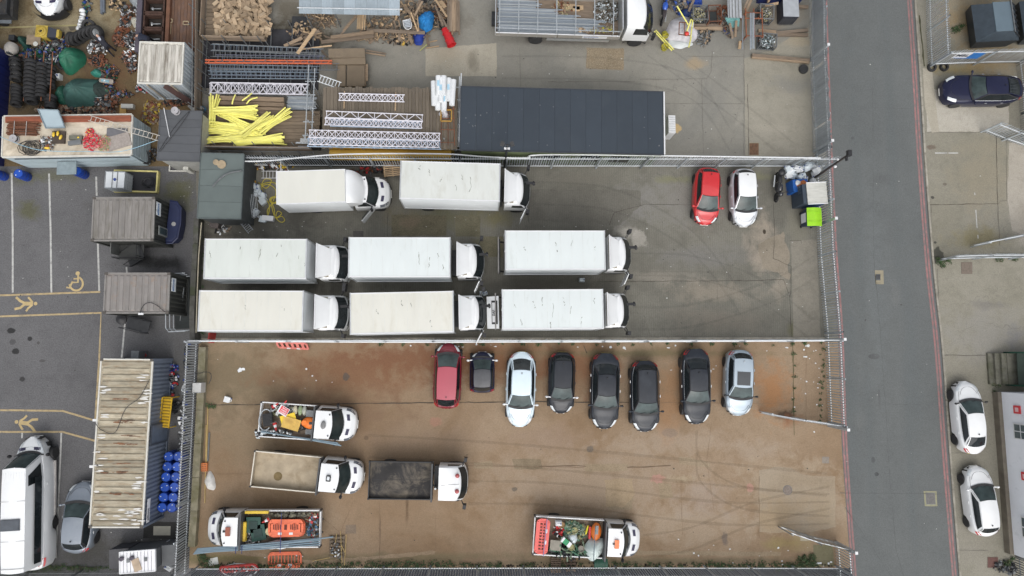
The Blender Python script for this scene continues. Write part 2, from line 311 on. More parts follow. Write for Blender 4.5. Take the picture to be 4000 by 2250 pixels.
low_y=sheet('parking_yard_floor',[(776,1330),(3276,1330),(3296,1750),(3324,2219),(738,2219)],.012,M_low)
far_y=sheet('far_yard_floor',[(735,2217),(3330,2217),(3345,2900),(700,2900)],.002,ground_mat('dark_far_yard',(.022,.024,.032),(.035,.037,.045)))
road=sheet('road',[(3190,-900),(3205,0),(3222,450),(3230,640),(3250,1000),(3272,1300),(3288,1750),(3324,2250),(3370,2900),(3800,2900),(3745,2250),(3676,1350),(3643,1050),(3608,640),(3594,340),(3570,0),(3520,-900)],.016,M_road)
rgt=sheet('forecourt',[(3519,-900),(3569,0),(3593,340),(3607,640),(3642,1050),(3675,1350),(3744,2250),(3799,2900),(4900,2900),(4900,-900)],.012,M_right)

far_m=mat('far_roof',(.3,.3,.3),.8,0,.2,.3)
def catmull(pts,n=8):
 out=[]
 for i in range(len(pts)-1):
  p0,p1,p2,p3=pts[max(i-1,0)],pts[i],pts[i+1],pts[min(i+2,len(pts)-1)]
  for k in range(n):
   t=k/n;out.append(0.5*((2*p1)+(-p0+p2)*t+(2*p0-5*p1+4*p2-p3)*t*t+(-p0+3*p1-3*p2+p3)*t**3))
 out.append(pts[-1]);return out
def ribbon(name,px,wd,z,m,parent,jit=0.0,smooth=False,seed=0,wjit=0.0):
 rnd=random.Random(seed);pts=[P(a,b_) for a,b_ in px]
 if smooth:pts=catmull(pts,8)
 elif jit:
  q=[]
  for a,c in zip(pts,pts[1:]):
   n=max(1,int((c-a).length/.35));q+=[a.lerp(c,k/n)+Vector((rnd.uniform(-jit,jit),rnd.uniform(-jit,jit),0))*(k>0) for k in range(n)]
  pts=q+[pts[-1]]
 b=MB();L=[];
 for i,p in enumerate(pts):
  d=pts[min(i+1,len(pts)-1)]-pts[max(i-1,0)];nrm=Vector((-d.y,d.x,0)).normalized()*wd/2*(1+rnd.uniform(-wjit,wjit))
  L.append((b.pt((p.x+nrm.x,p.y+nrm.y,z)),b.pt((p.x-nrm.x,p.y-nrm.y,z))))
 for(a,c),(d,e) in zip(L,L[1:]):b.face((a,c,e,d))
 return b.build(name,m,parent)
def patch(name,px,m,parent,z,jit=.04,seed=1):
 rnd=random.Random(seed);pts=[P(a,c) for a,c in px];q=[]
 for a,c in zip(pts,pts[1:]+pts[:1]):
  n=max(1,int((c-a).length/.3))
  q+=[a.lerp(c,k/n)+Vector((rnd.uniform(-jit,jit),rnd.uniform(-jit,jit),0)) for k in range(n)]
 b=MB();b.poly([(p.x,p.y,z) for p in q]);return b.build(name,m,parent)
# --- red lines, road details
redline=mat('worn_red_paint',(.29,.145,.14),.8,0,.2,2,dirt=(.16,.14,.135),damt=.6,dscale=3)
yelline=mat('worn_yellow_paint',(.40,.31,.17),.8,0,.15,3,dirt=(.13,.12,.11),damt=.42,dscale=5)
whiline=mat('worn_white_paint',(.45,.45,.43),.8,0,.12,3,dirt=(.15,.145,.14),damt=.42,dscale=5)
Lf=[(3214,-300),(3221,0),(3237,450),(3244,640),(3262,1000),(3284,1300),(3301,1750),(3336,2250),(3360,2600)]
Rf=[(3530,-300),(3551,0),(3574,340),(3592,640),(3624,1050),(3657,1350),(3690,1800),(3727,2250),(3760,2600)]
for base in(Lf,Rf):
 for off in(-5,6):ribbon('red_line',[(x+off,y) for x,y in base],.125,.020,redline,road,smooth=True)
tar=mat('tar_joint',(.04,.04,.04),.8,0,.2,4);tarb=mat('road_joint',(.095,.1,.1),.9,0,.2,4)
kerbm=mat('kerb_concrete',(.30,.28,.235),.85,0,.2,2,rnd=.1,dirt=(.12,.11,.08),damt=.4)
ribbon('road_joint',[(3408,340),(3412,1000),(3440,1330),(3462,1640),(3478,1900),(3500,2150),(3530,2250)],.028,.020,tarb,road,jit=.03,wjit=.6)
ribbon('road_joint',[(3466,1578),(3600,1582)],.03,.020,tarb,road,jit=.02);ribbon('road_joint',[(3410,420),(3560,425)],.03,.020,tarb,road,jit=.02)
ribbon('road_joint',[(3280,1925),(3700,1930)],.03,.020,tarb,road,jit=.02)
ribbon('road_joint',[(3300,1980),(3380,2100),(3480,2250)],.025,.020,tarb,road,jit=.04)
b=MB();
for base,off in((Rf,22),):
 pts=catmull([P(x+off,y) for x,y in base],8)
acc=0
for a,c in zip(pts,pts[1:]):
 kb=MB();n=max(1,round((c-a).length/.9))
 for k in range(n):
  p,q=a.lerp(c,k/n),a.lerp(c,(k+1)/n);g=(q-p).normalized()*.008
  MB().beam(p+g+Vector((0,0,.03)),q-g+Vector((0,0,.03)),.13,.10).build('kerb_stone',kerbm,rgt)
def frame_rect(px):return[P(*p) for p in px]

def cover(name,label,cat,px,z0,m_frame,m_in,slots=0,lip=.08):
 q=[P(*p) for p in px];c=sum(q,Vector())/4;t=thing(name,label,cat,(c.x,c.y,0))
 q=[p-c for p in q];b=MB();b.prism([(p.x,p.y) for p in q],z0-.03,z0+.012);b.build('frame',m_frame,t)
 s_=1-lip;b=MB();b.prism([(p.x*s_,p.y*s_) for p in q],z0-.02,z0+.018);b.build('lid',m_in,t)
 for k in range(slots):
  f=(k+.5)/slots;a=q[0].lerp(q[3],f)*.78;d=q[1].lerp(q[2],f)*.78
  bb=MB();bb.beam((a.x,a.y,z0+.024),(d.x,d.y,z0+.024),.035,.012);bb.build('slot',blackp,t)
 return t
gully=cover('drain_grate','square slotted drain grate in the middle of the road set in a beige patch','drain grate',[(3420,1071),(3438,1071),(3438,1095),(3420,1095)],.024,steel_dk,galv_dk,5)
patch('concrete_patch',[(3417,1056),(3450,1056),(3452,1110),(3419,1110)],mat('beige_mortar',(.27,.24,.17),.9),road,.020,.01)
patch('patch_frame',[(3607,1918),(3658,1918),(3661,1977),(3612,1977)],mat('faded_yellow_paint',(.27,.26,.17),.9),road,.020,.01)
cover('manhole_cover','rectangular iron manhole cover in the road inside a faded yellow outline','manhole cover',[(3614,1924),(3650,1924),(3654,1970),(3618,1970)],.016,galv_dk,mat('iron_cover',(.15,.145,.14),.7,.3,.2,8),0)
t=thing('manhole_cover','round iron manhole cover in pale concrete near the open lower gate','manhole cover',P(3076,1914));MB().lathe([(.3,.0),(.3,.025)],24).build('frame',galv_dk,t);MB().lathe([(.27,.0),(.27,.032)],24).build('lid',mat('iron_cover2',(.2,.165,.14),.75,.2,.3,8),t)
cover('manhole_cover','brown rounded access cover in the forecourt below the grey palisade gate','manhole cover',[(3754,1024),(3797,1024),(3797,1070),(3755,1070)],.012,mat('brown_cover',(.15,.12,.10),.85),mat('brown_cover2',(.16,.13,.105),.85,0,.2,9))
cover('manhole_cover','brown rusty steel plate cover let into the concrete just behind the long top fence','manhole cover',[(2925,557),(2965,557),(2965,608),(2925,608)],.004,mat('beige_mortar2',(.3,.27,.2),.9),mat('rusty_plate',(.15,.085,.05),.8,.1,.3,6),lip=.1)
cover('inspection_cover','pale concrete inspection cover with a slot beside the long cream container end','inspection cover',[(600,2055),(667,2055),(666,2091),(599,2091)],.004,mat('cream_slab',(.42,.40,.33),.8),mat('cream_slab2',(.44,.42,.345),.8,0,.1,4),lip=.05)
cover('manhole_cover','dark reddish square cover near the plants at the bottom right corner','manhole cover',[(3856,2175),(3898,2175),(3898,2218),(3856,2218)],.012,mat('brown_cover',(.1,.08,.07),.85),mat('red_cover',(.12,.06,.05),.85,0,.2,9))

pm1=ground_mat('pale_patch',(.33,.305,.245),(.38,.35,.285),[bl(1850,240,.5,.8,(.2,.18,.14),.8),bl(1740,215,1.4,.8,(.33,.29,.22),.7)],grain=.08,blotch=.6)
pm2=ground_mat('brown_patch',(.25,.19,.12),(.28,.23,.16),grain=.2,blotch=1.0);pm3=ground_mat('grey_patch',(.222,.212,.185),(.25,.24,.208),grain=.06,blotch=.4)
pm4=ground_mat('dark_patch',(.075,.07,.065),(.09,.085,.075),grain=.1);pm5=ground_mat('tan_patch',(.42,.35,.26),(.46,.40,.31),grain=.08,blotch=.5)
patch('concrete_patch',[(1662,190),(1940,168),(1940,298),(1662,298)],pm1,top_y,.008,.02)
patch('concrete_patch',[(2292,186),(2438,190),(2436,274),(2288,268)],pm2,top_y,.008,.02)
patch('concrete_patch',[(2310+82+80*math.cos(a/12*math.pi),355-80*math.sin(a/12*math.pi)) for a in range(13)],pm3,top_y,.008,.01)
patch('concrete_patch',[(2905,230),(2910,400),(2912,610),(3172,610),(3163,100),(3000,200)],ground_mat('worn_slab',(.25,.235,.19),(.305,.285,.235),[bl(3100,330,2.2,.7,(.2,.195,.175),.7),bl(3000,500,2.4,.4,(.33,.305,.25),.7),bl(3120,160,1.5,.5,(.33,.28,.2),.7)],grain=.07,blotch=.7,crack=.5),top_y,.008,.03)
patch('concrete_patch',[(1380,902),(1420,902),(1420,930),(1380,930)],pm4,mid_y,.012,.01)
patch('concrete_patch',[(2960,960),(3060,900),(3080,980),(3085,1100),(2985,1040)],ground_mat('sandy_wear',(.225,.195,.15),(.265,.23,.18),grain=.09,blotch=.8),mid_y,.012,.12,5)
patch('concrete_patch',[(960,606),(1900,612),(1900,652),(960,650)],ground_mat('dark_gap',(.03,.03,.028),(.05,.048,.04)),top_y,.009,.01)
pmm=ground_mat('dark_slab',(.135,.128,.108),(.165,.158,.135),grain=.1,blotch=.7,broom=.2)
patch('concrete_patch',[(2060,740),(2500,742),(2505,800),(2420,880),(2060,860)],pmm,mid_y,.010,.05,6)
patch('concrete_patch',[(3090,940),(3190,935),(3205,1325),(3100,1325)],ground_mat('light_strip',(.20,.19,.16),(.235,.215,.175),grain=.09),mid_y,.010,.02,8)
patch('concrete_patch',[(2965,1838),(3040,1822),(3090,1828),(3135,1855),(3262,1862),(3262,2060),(3150,2080),(2965,2080)],ground_mat('pale_slab',(.292,.232,.162),(.34,.283,.212),[bl(3020,2020,2.4,1.4,(.30,.225,.14),.8),bl(3210,2000,1.2,1.6,(.32,.25,.165),.7)],grain=.08,blotch=.5),low_y,.016,.03,3)
patch('concrete_patch',[(2362,1872),(2470,1868),(2478,1930),(2440,1980),(2365,1975)],ground_mat('sand_patch',(.295,.22,.135),(.325,.25,.165),grain=.08),low_y,.016,.06,4)
patch('concrete_patch',[(3211,1784),(3238,1784),(3238,1810),(3211,1810)],ground_mat('grey_square',(.23,.2,.17),(.25,.22,.18)),low_y,.016,.01)
patch('concrete_patch',[(3176,2128),(3252,2128),(3258,2212),(3180,2212)],ground_mat('mossy_slab',(.17,.155,.09),(.19,.175,.11),grain=.1),low_y,.020,.01)
patch('concrete_patch',[(1352,2052),(1390,2048),(1392,2084),(1350,2084)],ground_mat('lifted_slab',(.19,.145,.105),(.22,.17,.125)),low_y,.016,.02)
patch('concrete_patch',[(3125,2093),(3162,2093),(3163,2112),(3126,2112)],ground_mat('pale_slip',(.33,.3,.22),(.37,.34,.26)),low_y,.016,.01)
patch('concrete_patch',[(560,2038),(745,2038),(740,2108),(560,2102)],ground_mat('dark_tarmac',(.045,.044,.042),(.055,.053,.05)),asph,.008,.02)
patch('concrete_patch',[(3620,340),(3810,395),(3940,395),(3940,515),(3620,515)],ground_mat('white_slab',(.37,.345,.29),(.43,.405,.35),grain=.08,blotch=.7),rgt,.016,.03,9)
patch('concrete_patch',[(3940,560),(4060,540),(4100,960),(3952,900),(3935,780)],ground_mat('light_slab',(.32,.29,.24),(.37,.34,.29),grain=.08,blotch=.7),rgt,.016,.04,9)
patch('concrete_patch',[(3604,268),(3640,268),(3668,515),(3640,520),(3612,420)],pm1,rgt,.017,.01)
spm=ground_mat('sandy_repair',(.26,.20,.128),(.29,.228,.155),grain=.1,blotch=.9)
for pq,m_,jt in[([(2284,1813),(2452,1811),(2452,1840),(2284,1842)],spm,.02),([(2572,1886),(2622,1888),(2630,1944),(2580,1950)],spm,.03),([(2652,1784),(2700,1790),(2775,1806),(2772,1826),(2655,1812)],spm,.03),([(1850,1808),(1920,1800),(1925,1828),(1850,1830)],spm,.03),([(2000,1795),(2110,1792),(2118,1832),(2010,1835)],ground_mat('umber_repair',(.20,.155,.10),(.23,.18,.12),grain=.12,blotch=1),.04),([(2430,1940),(2476,1925),(2470,1990),(2380,1990),(2375,1975)],ground_mat('umber_repair2',(.26,.2,.13),(.29,.23,.155),grain=.1),.05),([(2460,2150),(3050,2156),(3050,2172),(2460,2166)],spm,.02),([(900,2145),(1250,2190),(1700,2150),(1700,2165),(1250,2205),(900,2160)],ground_mat('faint_band',(.27,.20,.13),(.30,.23,.155)),.05)]:patch('concrete_patch',pq,m_,low_y,.015,jt,int(pq[0][0]))
for pq,m_ in[([(1530,838),(1745,842),(1745,922),(1530,922)],ground_mat('mossy_bay',(.125,.112,.075),(.165,.145,.095),[bl(1600,870,.8,.5,(.17,.13,.09),.7)],grain=.16,blotch=1.3)),([(1778,840),(1876,846),(1876,925),(1778,925)],ground_mat('mossy_bay2',(.14,.13,.085),(.165,.15,.10),grain=.16,blotch=1.1)),([(1880,925),(1965,925),(1965,1005),(1880,1000)],ground_mat('mossy_bay2',(.14,.13,.085),(.165,.15,.10),grain=.16,blotch=1.1))]:patch('concrete_patch',pq,m_,mid_y,.013,.03,int(pq[0][0]))

jm=mat('slab_joint',(.06,.05,.04),.95,0,.3,6);jm2=mat('faint_joint',(.14,.13,.11),.95,0,.3,6);jm3=mat('faint_brown_joint',(.20,.135,.085),.95,0,.3,6)
for px,wd,mm,par in[
 ([(776,1582),(1040,1580),(1650,1573),(2140,1569),(2470,1572)],.045,jm,low_y),([(2470,1572),(3100,1575)],.022,jm3,low_y),([(3097,1340),(3100,1640),(3102,1700)],.05,mat('mossy_joint',(.09,.085,.04),.95),low_y),
 ([(1207,1345),(1207,1580)],.03,jm3,low_y),([(2062,1340),(2062,1500),(2066,1570)],.03,jm3,low_y),([(2122,1460),(2122,1570)],.02,jm3,low_y),([(2280,1350),(2292,1380)],.04,jm,low_y),([(1482,1960),(1482,2200)],.03,jm3,low_y),([(2965,1860),(2965,2100)],.03,jm3,low_y),
 ([(776,1850),(1000,1852)],.025,jm3,low_y),([(1700,2000),(1702,2150)],.02,jm3,low_y),([(3148,1350),(3148,1640)],.02,jm3,low_y),([(1210,1980),(1330,2080),(1380,1960)],.02,jm3,low_y),([(1826,1820),(2060,1822),(2280,1826)],.02,jm3,low_y),([(2105,1822),(2180,1820),(2250,1818),(2290,1822)],.05,mat('crumbled_joint',(.15,.105,.07),.95),low_y),([(2450,1826),(2560,1822),(2620,1818)],.05,mat('crumbled_joint',(.15,.105,.07)),low_y),([(2660,1850),(2662,1960),(2665,2090)],.015,jm3,low_y),([(2780,1650),(2760,1800),(2790,2000)],.012,jm3,low_y),
 ([(2906,60),(2906,610)],.03,jm2,top_y),([(2500,310),(2760,308),(2778,280),(2782,200)],.025,jm2,top_y),([(2140,320),(2480,318)],.025,jm2,top_y),([(2030,190),(2034,340)],.018,jm2,top_y),([(2920,330),(2924,610)],.03,jm,top_y),([(2680,220),(2905,222)],.018,jm2,top_y),([(2560,300),(2566,350)],.015,jm2,top_y),([(2740,310),(2748,600)],.02,jm2,top_y),([(2600,405),(2905,405)],.02,jm2,top_y),
 ([(2068,810),(2062,840),(2066,870)],.02,jm,mid_y),([(1516,830),(1514,925)],.025,jm,mid_y),([(1776,850),(1778,925)],.02,jm2,mid_y),([(2240,740),(2240,895),(2440,1060),(3060,1066)],.022,jm2,mid_y),([(2330,1100),(2950,1096),(3060,1092),(3085,1160),(3092,1330)],.025,jm,mid_y),([(2380,880),(2400,830),(2520,798),(2700,800)],.022,jm,mid_y),([(2800,740),(2870,745),(3030,745),(3190,748)],.02,jm2,mid_y),
 ([(3086,940),(3130,940),(3130,952)],.03,jm,mid_y),([(3020,795),(3025,900),(3020,1010),(3090,1040),(3086,1160)],.025,jm,mid_y),([(2800,1070),(2806,1330)],.02,jm2,mid_y),([(2330,1318),(3200,1318)],.03,jm,mid_y),([(790,1318),(2330,1319)],.02,jm,mid_y),
 ([(3632,800),(3900,796),(3905,786),(3932,784)],.025,jm,rgt),([(3890,520),(3896,790),(3904,960)],.025,jm,rgt),([(3612,518),(3890,518)],.02,jm2,rgt),([(3930,520),(3932,780)],.018,jm2,rgt),([(3676,1388),(3850,1388)],.025,jm,rgt),([(3636,800),(3640,1000)],.03,jm2,rgt),([(3700,1768),(3830,1770)],.02,jm2,rgt),([(3740,2148),(3860,2150)],.02,jm2,rgt),([(3590,60),(3600,160),(3610,260)],.10,mat('verge_moss',(.06,.06,.03),.95),rgt),
 ([(3660,1050),(3668,1200)],.03,jm2,rgt)]:
 ribbon('crack' if mm is jm else 'slab_joint',px,wd,.026 if par in(low_y,rgt) else.018,mm,par,jit=.025 if wd>.02 else.012,seed=len(px)+int(px[0][0]),wjit=.5)
tyrem=mat('tyre_mark',(.20,.15,.10),.9,0,.2,5,alpha=.13);tyreg=mat('tyre_mark_grey',(.10,.098,.09),.9,0,.2,5,alpha=.09)
for k,(q_,m_,par) in enumerate([([(1440,1700),(1800,1720),(2300,1760),(3230,1850)],tyrem,low_y),([(2720,1680),(2740,1800),(2900,1900),(3240,1930)],tyrem,low_y),([(1830,1880),(2200,1890),(2800,1960),(3240,1960)],tyrem,low_y),([(2510,2090),(2700,2060),(2950,1960),(3240,1900)],tyrem,low_y),([(2470,990),(2700,1000),(2950,1080),(3180,1250)],tyreg,mid_y),([(2470,1200),(2700,1190),(3000,1100),(3180,1000)],tyreg,mid_y),([(2080,710),(2400,740),(2700,900),(2900,1150)],tyreg,mid_y),([(2530,130),(2700,250),(2900,400),(3100,560)],tyreg,top_y),([(1960,220),(2400,230),(2700,300),(2850,500)],tyreg,top_y)]):
 for o_ in(0,24):ribbon('tyre_mark',[(x,y+o_*3.6) for x,y in q_],.14,.0285 if par is low_y else.021,m_,par,smooth=True,seed=k,wjit=.4)

for px in[[(46,676),(50,900),(50,1143)],[(192,678),(198,900),(201,1143)],[(376,690),(378,765)],[(382,930),(388,1140)]]:ribbon('bay_line',px,.11,.010,whiline,asph)
ribbon('bay_line',[(488,1265),(482,1330),(475,1400)],.10,.010,whiline,asph);ribbon('bay_line',[(494,1043),(496,1066)],.10,.010,whiline,asph)
ribbon('bay_line',[(240,1690),(232,1880),(218,2180)],.10,.010,whiline,asph);ribbon('bay_line',[(87,1690),(86,1712)],.09,.010,whiline,asph)
for px in[[(-200,1160),(0,1154),(392,1140)],[(-200,1240),(0,1236),(395,1222),(388,1400),(372,1640)],[(-200,1602),(0,1602),(245,1605),(372,1643)],[(-200,1687),(245,1687),(372,1722)]]:ribbon('walkway_line',px,.115,.012,yelline,asph)
yel2=mat('worn_orange_yellow_paint',(.47,.36,.18),.8,0,.15,3,dirt=(.14,.13,.12),damt=.3,dscale=6)

ws=thing('wheelchair_symbol','faded yellow wheelchair symbol painted on the car park asphalt','road marking',P(300,1105))
def strip(par,name,px,wd,m,z=.012,closed=False,ref=None):
 o=ribbon(name,px,wd,z,m,None);o.data.transform(Matrix.Translation(-par.location));o.parent=par;return o
cw=[(298+26*math.cos(a),1108+27*math.sin(a)) for a in[math.radians(k) for k in range(-65,190,15)]]
strip(ws,'wheel_ring',cw,.12,yel2,.014)
strip(ws,'seat_stroke',[(306,1068),(305,1103),(283,1103)],.11,yel2,.016);strip(ws,'arm_stroke',[(306,1089),(288,1089)],.09,yel2,.015)
strip(ws,'leg_stroke',[(284,1100),(272,1125),(260,1122)],.11,yel2,.018)
b=MB();c0=P(304,1068)-ws.location;b.lathe([(.13,0.010),(.13,.0145)],14,(c0.x,c0.y,0));b.build('head_dot',yel2,ws)
def walker(px,py,ang,label):
 t=thing('pedestrian_symbol',label,'road marking',P(px,py),ang,'walking figures painted on the walkway')
 s=.95
 for nm,pts,wd in[('body_stroke',[(-.28,0),(.28,0)],.24),('leg_stroke',[(-.25,.03),(-.55,.18),(-.82,.42)],.15),('leg_stroke',[(-.25,-.05),(-.5,-.28),(-.86,-.36)],.15),('arm_stroke',[(.25,.08),(.05,.32),(-.05,.42)],.12),('arm_stroke',[(.25,-.08),(.0,-.30),(-.12,-.50)],.12)]:
  b=MB();q=[Vector((x*s,y*s,0)) for x,y in pts];L=[]
  for i,p in enumerate(q):
   d=q[min(i+1,len(q)-1)]-q[max(i-1,0)];n=Vector((-d.y,d.x,0)).normalized()*wd/2;L.append((b.pt(p+n),b.pt(p-n)))
  for(a,c),(d,e) in zip(L,L[1:]):b.face((a,c,e,d))
  b.build(nm,yel2,t,loc=(0,0,.012+.0015*len(t.children)))
 MB().lathe([(.11,0),(.11,.003)],12,(.42,0,.010)).build('head_dot',yel2,t)
walker(112,1186,0,'upper faded yellow walking figure painted between the walkway lines')
walker(92,1652,math.pi*1.0-.15,'lower faded yellow walking figure painted on the walkway above the minibus')
b=MB();ribbon('worn_line',[(3652,598),(3700,598)],.08,.018,whiline,rgt);ribbon('worn_line',[(3704,598),(3742,598)],.07,.018,whiline,rgt)
ribbon('worn_line',[(3811,820),(3816,890)],.07,.018,whiline,rgt);ribbon('worn_line',[(3819,918),(3820,932)],.07,.018,whiline,rgt);ribbon('worn_line',[(3806,752),(3808,762)],.06,.018,whiline,rgt)
ribbon('worn_line',[(0,108),(330,98)],.10,.006,mat('scrap_line',(.33,.29,.15),.9),scrap_y)
# ---------------------------------------------------------------- palisade fences
def pale_mesh(hh,wdt=.068,m=galv):
 b=MB();a=wdt/2;d=.016
 for s_ in(-1,1):
  b.hexa([(0,d-.003,0),(s_*a,-.002,0),(s_*a,.002,0),(0,d+.003,0)],[(0,d-.003,hh-.12),(s_*a,-.002,hh-.12),(s_*a,.002,hh-.12),(0,d+.003,hh-.12)])
  b.hexa([(0,d-.003,hh-.12),(s_*a,-.002,hh-.12),(s_*a,.002,hh-.12),(0,d+.003,hh-.12)],[(s_*.012,d-.003,hh),(s_*(a-.008),.004,hh),(s_*(a-.008),.007,hh),(s_*.012,d+.003,hh)])
 return b.mesh('pale',m)
def pfence(label,pxs,hh=2.3,sp=.155,m=galv,mrail=None,post=2.7,group='grey palisade fences',name='palisade_fence',side=1,lean=0.0,rails=(.35,None),wd=.068,wave=0.0):
 pts=[P(*p) for p in pxs] if not isinstance(pxs[0],Vector) else pxs
 c=pts[0];t=thing(name,label,'gate' if 'gate' in name else 'fence',(c.x,c.y,0),0,group)
 pm=pale_mesh(hh,wd,m);mrail=mrail or galv_lt;rnd=random.Random(int(abs(c.x*100)))
 k=0;rest=0.0;tot=0
 for a,e in zip(pts,pts[1:]):
  a=a-c;e=e-c;L=(e-a).length;d=(e-a)/L;rz=math.atan2(d.y,d.x);nrm=Vector((-d.y,d.x,0))
  for zr in(rails[0],rails[1] or hh-.35):
   off=nrm*(-.035*side)+nrm*math.tan(lean)*zr
   b=MB();b.beam(a+off+Vector((0,0,zr)),e+off+Vector((0,0,zr)),.05,.05);b.build('rail',mrail,t)
  s_=sp/2
  while s_<L:
   o=link('pale',pm,t,a+d*s_+nrm*(.01*side+rnd.uniform(-.006,.006)),(-lean*side+rnd.uniform(-.012,.012),rnd.uniform(-.01,.01),rz+(math.pi if side<0 else 0)))
   s_+=sp
  n=max(1,round(L/post))
  for i in range(n+1):
   p=a.lerp(e,i/n);b=MB();q=p-nrm*.10*side
   b.beam((q.x,q.y,0),(q.x+nrm.x*math.tan(lean)*hh*.96,q.y+nrm.y*math.tan(lean)*hh*.96,hh*.96),.055,.1,up=(d.x,d.y,0));b.build('post',m,t)
 return t
road_f=pfence('grey palisade fence along the road, partly sheeted over, ending at the open gate',[(3163,-60),(3164,230),(3180,612),(3196,1000),(3222,1300),(3236,1655)],2.2,.16,side=-1)
top_f=pfence('long grey palisade fence between the scaffold yard and the parked white lorries',[(3218,652),(2500,652),(1800,652),(955,648)],2.3,.155,side=-1)
mid_f=pfence('grey palisade fence seen edge-on between the lorries and the row of parked cars',[(785,1332),(1700,1330),(2500,1331),(3222,1329)],2.3,.155)
left_f=pfence('grey palisade fence beside the long cream container and the blue drums',[(778,1336),(760,1700),(747,1950),(733,2232)],2.0,.15,side=1)
bot_f=pfence('long grey palisade fence along the bottom edge of the parking yard',[(775,2218),(1500,2216),(2400,2214),(3262,2216)],2.3,.155,m=mat('palisade_dull',(.36,.39,.41),.5,.3,.2,5,rnd=.15),side=-1)
end_f=pfence('short grey palisade fence beside the road below the lower gate',[(3262,2120),(3276,2330)],2.0,.16,side=-1)
bl_f=pfence('dark palisade fence behind the white minibus at the bottom left corner',[(-60,2236),(700,2232)],2.2,.15,m=galv_dk,mrail=galv_dk,side=-1)
comp_f=pfence('grey palisade fence round the skip compound beside the road',[(3616,-60),(3620,120),(3626,258)],2.3,.15,side=-1)
comp_g=pfence('grey palisade fence carrying the blue and white sign above the navy car',[(3632,256),(3800,250),(3985,246)],2.3,.15,side=1)
rt_f=pfence('dark palisade fence at the tail of the navy car',[(3968,246),(3978,330),(3990,560)],2.3,.15,m=galv_dk,side=-1)
rg_f=pfence('grey palisade fence along the bottom of the upper forecourt',[(3668,1012),(3800,1008),(4080,1006)],1.9,.15,side=1)
pfence('grey palisade gate leaf swung open towards the navy car',[(3832,512),(3915,545),(4050,590)],1.9,.15,name='palisade_gate',group='grey palisade gates')
pfence('grey palisade gate leaf folded back above the forecourt fence',[(3790,960),(4060,905)],1.9,.15,name='palisade_gate',group='grey palisade gates')
pfence('grey palisade gate leaf standing open into the yard by the silver blue car',[(3234,1655),(3090,1634),(2966,1612)],2.1,.15,name='palisade_gate',group='grey palisade gates')
pfence('grey palisade gate leaf standing open near the bottom right corner of the yard',[(3262,2114),(3150,2088),(3043,2052)],2.1,.15,name='palisade_gate',group='grey palisade gates',m=mat('palisade_flat',(.30,.315,.32),.5,.3,.1,4),side=-1)
pfence('short dark palisade fence behind the weeds at the bottom right corner',[(3962,2172),(3975,2330)],2.0,.15,m=galv_dk,mrail=galv_dk,side=-1)

shm=mat('grey_debris_sheet',(.44,.47,.485),.6,0,.06,1.5,dirt=(.30,.32,.33),damt=.4,dscale=.8,stretch=(.3,3,1))
for(a,b_) in[((3163,-60),(3166,270)),((3167,285),(3176,500)),((3177,512),(3181,610))]:
 A,B=P(*a),P(*b_);off=Vector((.05,0,0));mb=MB();d=B-A
 mb.grid(lambda u,v:A+d*u+off+Vector((.03*math.sin(u*31+v*4)+.05*math.sin(v*3.1),0,.12+v*2.0+(.05*math.sin(u*40) if v>.9 else 0))),40,6)
 o=mb.build('fence_sheet',shm,road_f,60);o.data.transform(Matrix.Translation(-road_f.location))

for px,py,lab in[(3236,1663,'square white capped gate post where the upper gate leaf is hinged'),(3264,2117,'square white capped gate post where the lower gate leaf is hinged'),(3224,1328,'square white capped post at the road end of the lorry yard fence'),(3193,880,'square white capped post on the road fence beside the green bin'),(3180,592,'square white capped post at the lower end of the sheeted fence'),(3166,236,'square white capped post half way along the sheeted fence')]:
 q=P(px,py);t=thing('gate_post',lab,'post',(q.x,q.y,0),0,'capped steel fence posts')
 MB().box((0,0,1.2),(.14,.14,2.4)).build('post_tube',galv,t);MB().box((0,0,2.42),(.17,.17,.04)).build('cap',whitem,t)

for px,z,lab in[([(955,630),(1060,627),(1330,603),(1720,601),(1890,612),(2060,617),(2180,604),(3205,617)],2.35,'long white cable duct draped along the top of the scaffold yard fence'),([(785,1332),(1500,1336),(2200,1335),(3220,1331)],1.2,'long white pipe clipped along the fence between lorries and parked cars')]:
 q=[P(a,b_,z) for a,b_ in px];c=q[0];b=MB();b.tube([p-c for p in catmull(q,6)],.045,6);o=b.build('cable_duct',plastw,loc=c);tag(o,lab,'pipe')

lw=thing('low_wall','low mossy concrete wall running beside the left palisade fence','wall',P(795,1640))
wm=mat('mossy_concrete',(.22,.20,.14),.9,0,.25,2,dirt=(.13,.12,.06),damt=.6)
seg=[(800,1355),(795,1480),(790,1600),(782,1730),(775,1860),(768,1990),(758,2130)]
for a,c in zip(seg,seg[1:]):
 A,B=P(*a)-lw.location,P(*c)-lw.location;g=(B-A).normalized()*.01
 MB().beam(A+g+Vector((0,0,.2)),B-g+Vector((0,0,.2)),.42,.4).build('wall_block',wm,lw)
lw2=thing('low_wall','dark brick and concrete wall between the shed and the rear ends of the lorries','wall',P(780,1100))
seg=[(789,862),(786,960),(780,1060),(775,1160),(772,1250),(775,1330)]
for a,c in zip(seg,seg[1:]):
 A,B=P(*a)-lw2.location,P(*c)-lw2.location;g=(B-A).normalized()*.01
 MB().beam(A+g+Vector((0,0,.45)),B-g+Vector((0,0,.45)),.3,.9).build('wall_block',mat('dark_wall',(.085,.083,.075),.9,0,.3,3,dirt=(.05,.06,.03),damt=.5),lw2)
q=[P(a,b_,1.0) for a,b_ in[(787,870),(776,1000),(770,1150),(766,1300)]];c=q[0];b=MB();b.tube([p-c for p in q],.035);tag(b.build('conduit_pipe',mat('cream_plastic',(.42,.38,.28),.6),loc=c),'thin cream pipe running along the wall behind the lorries','pipe')

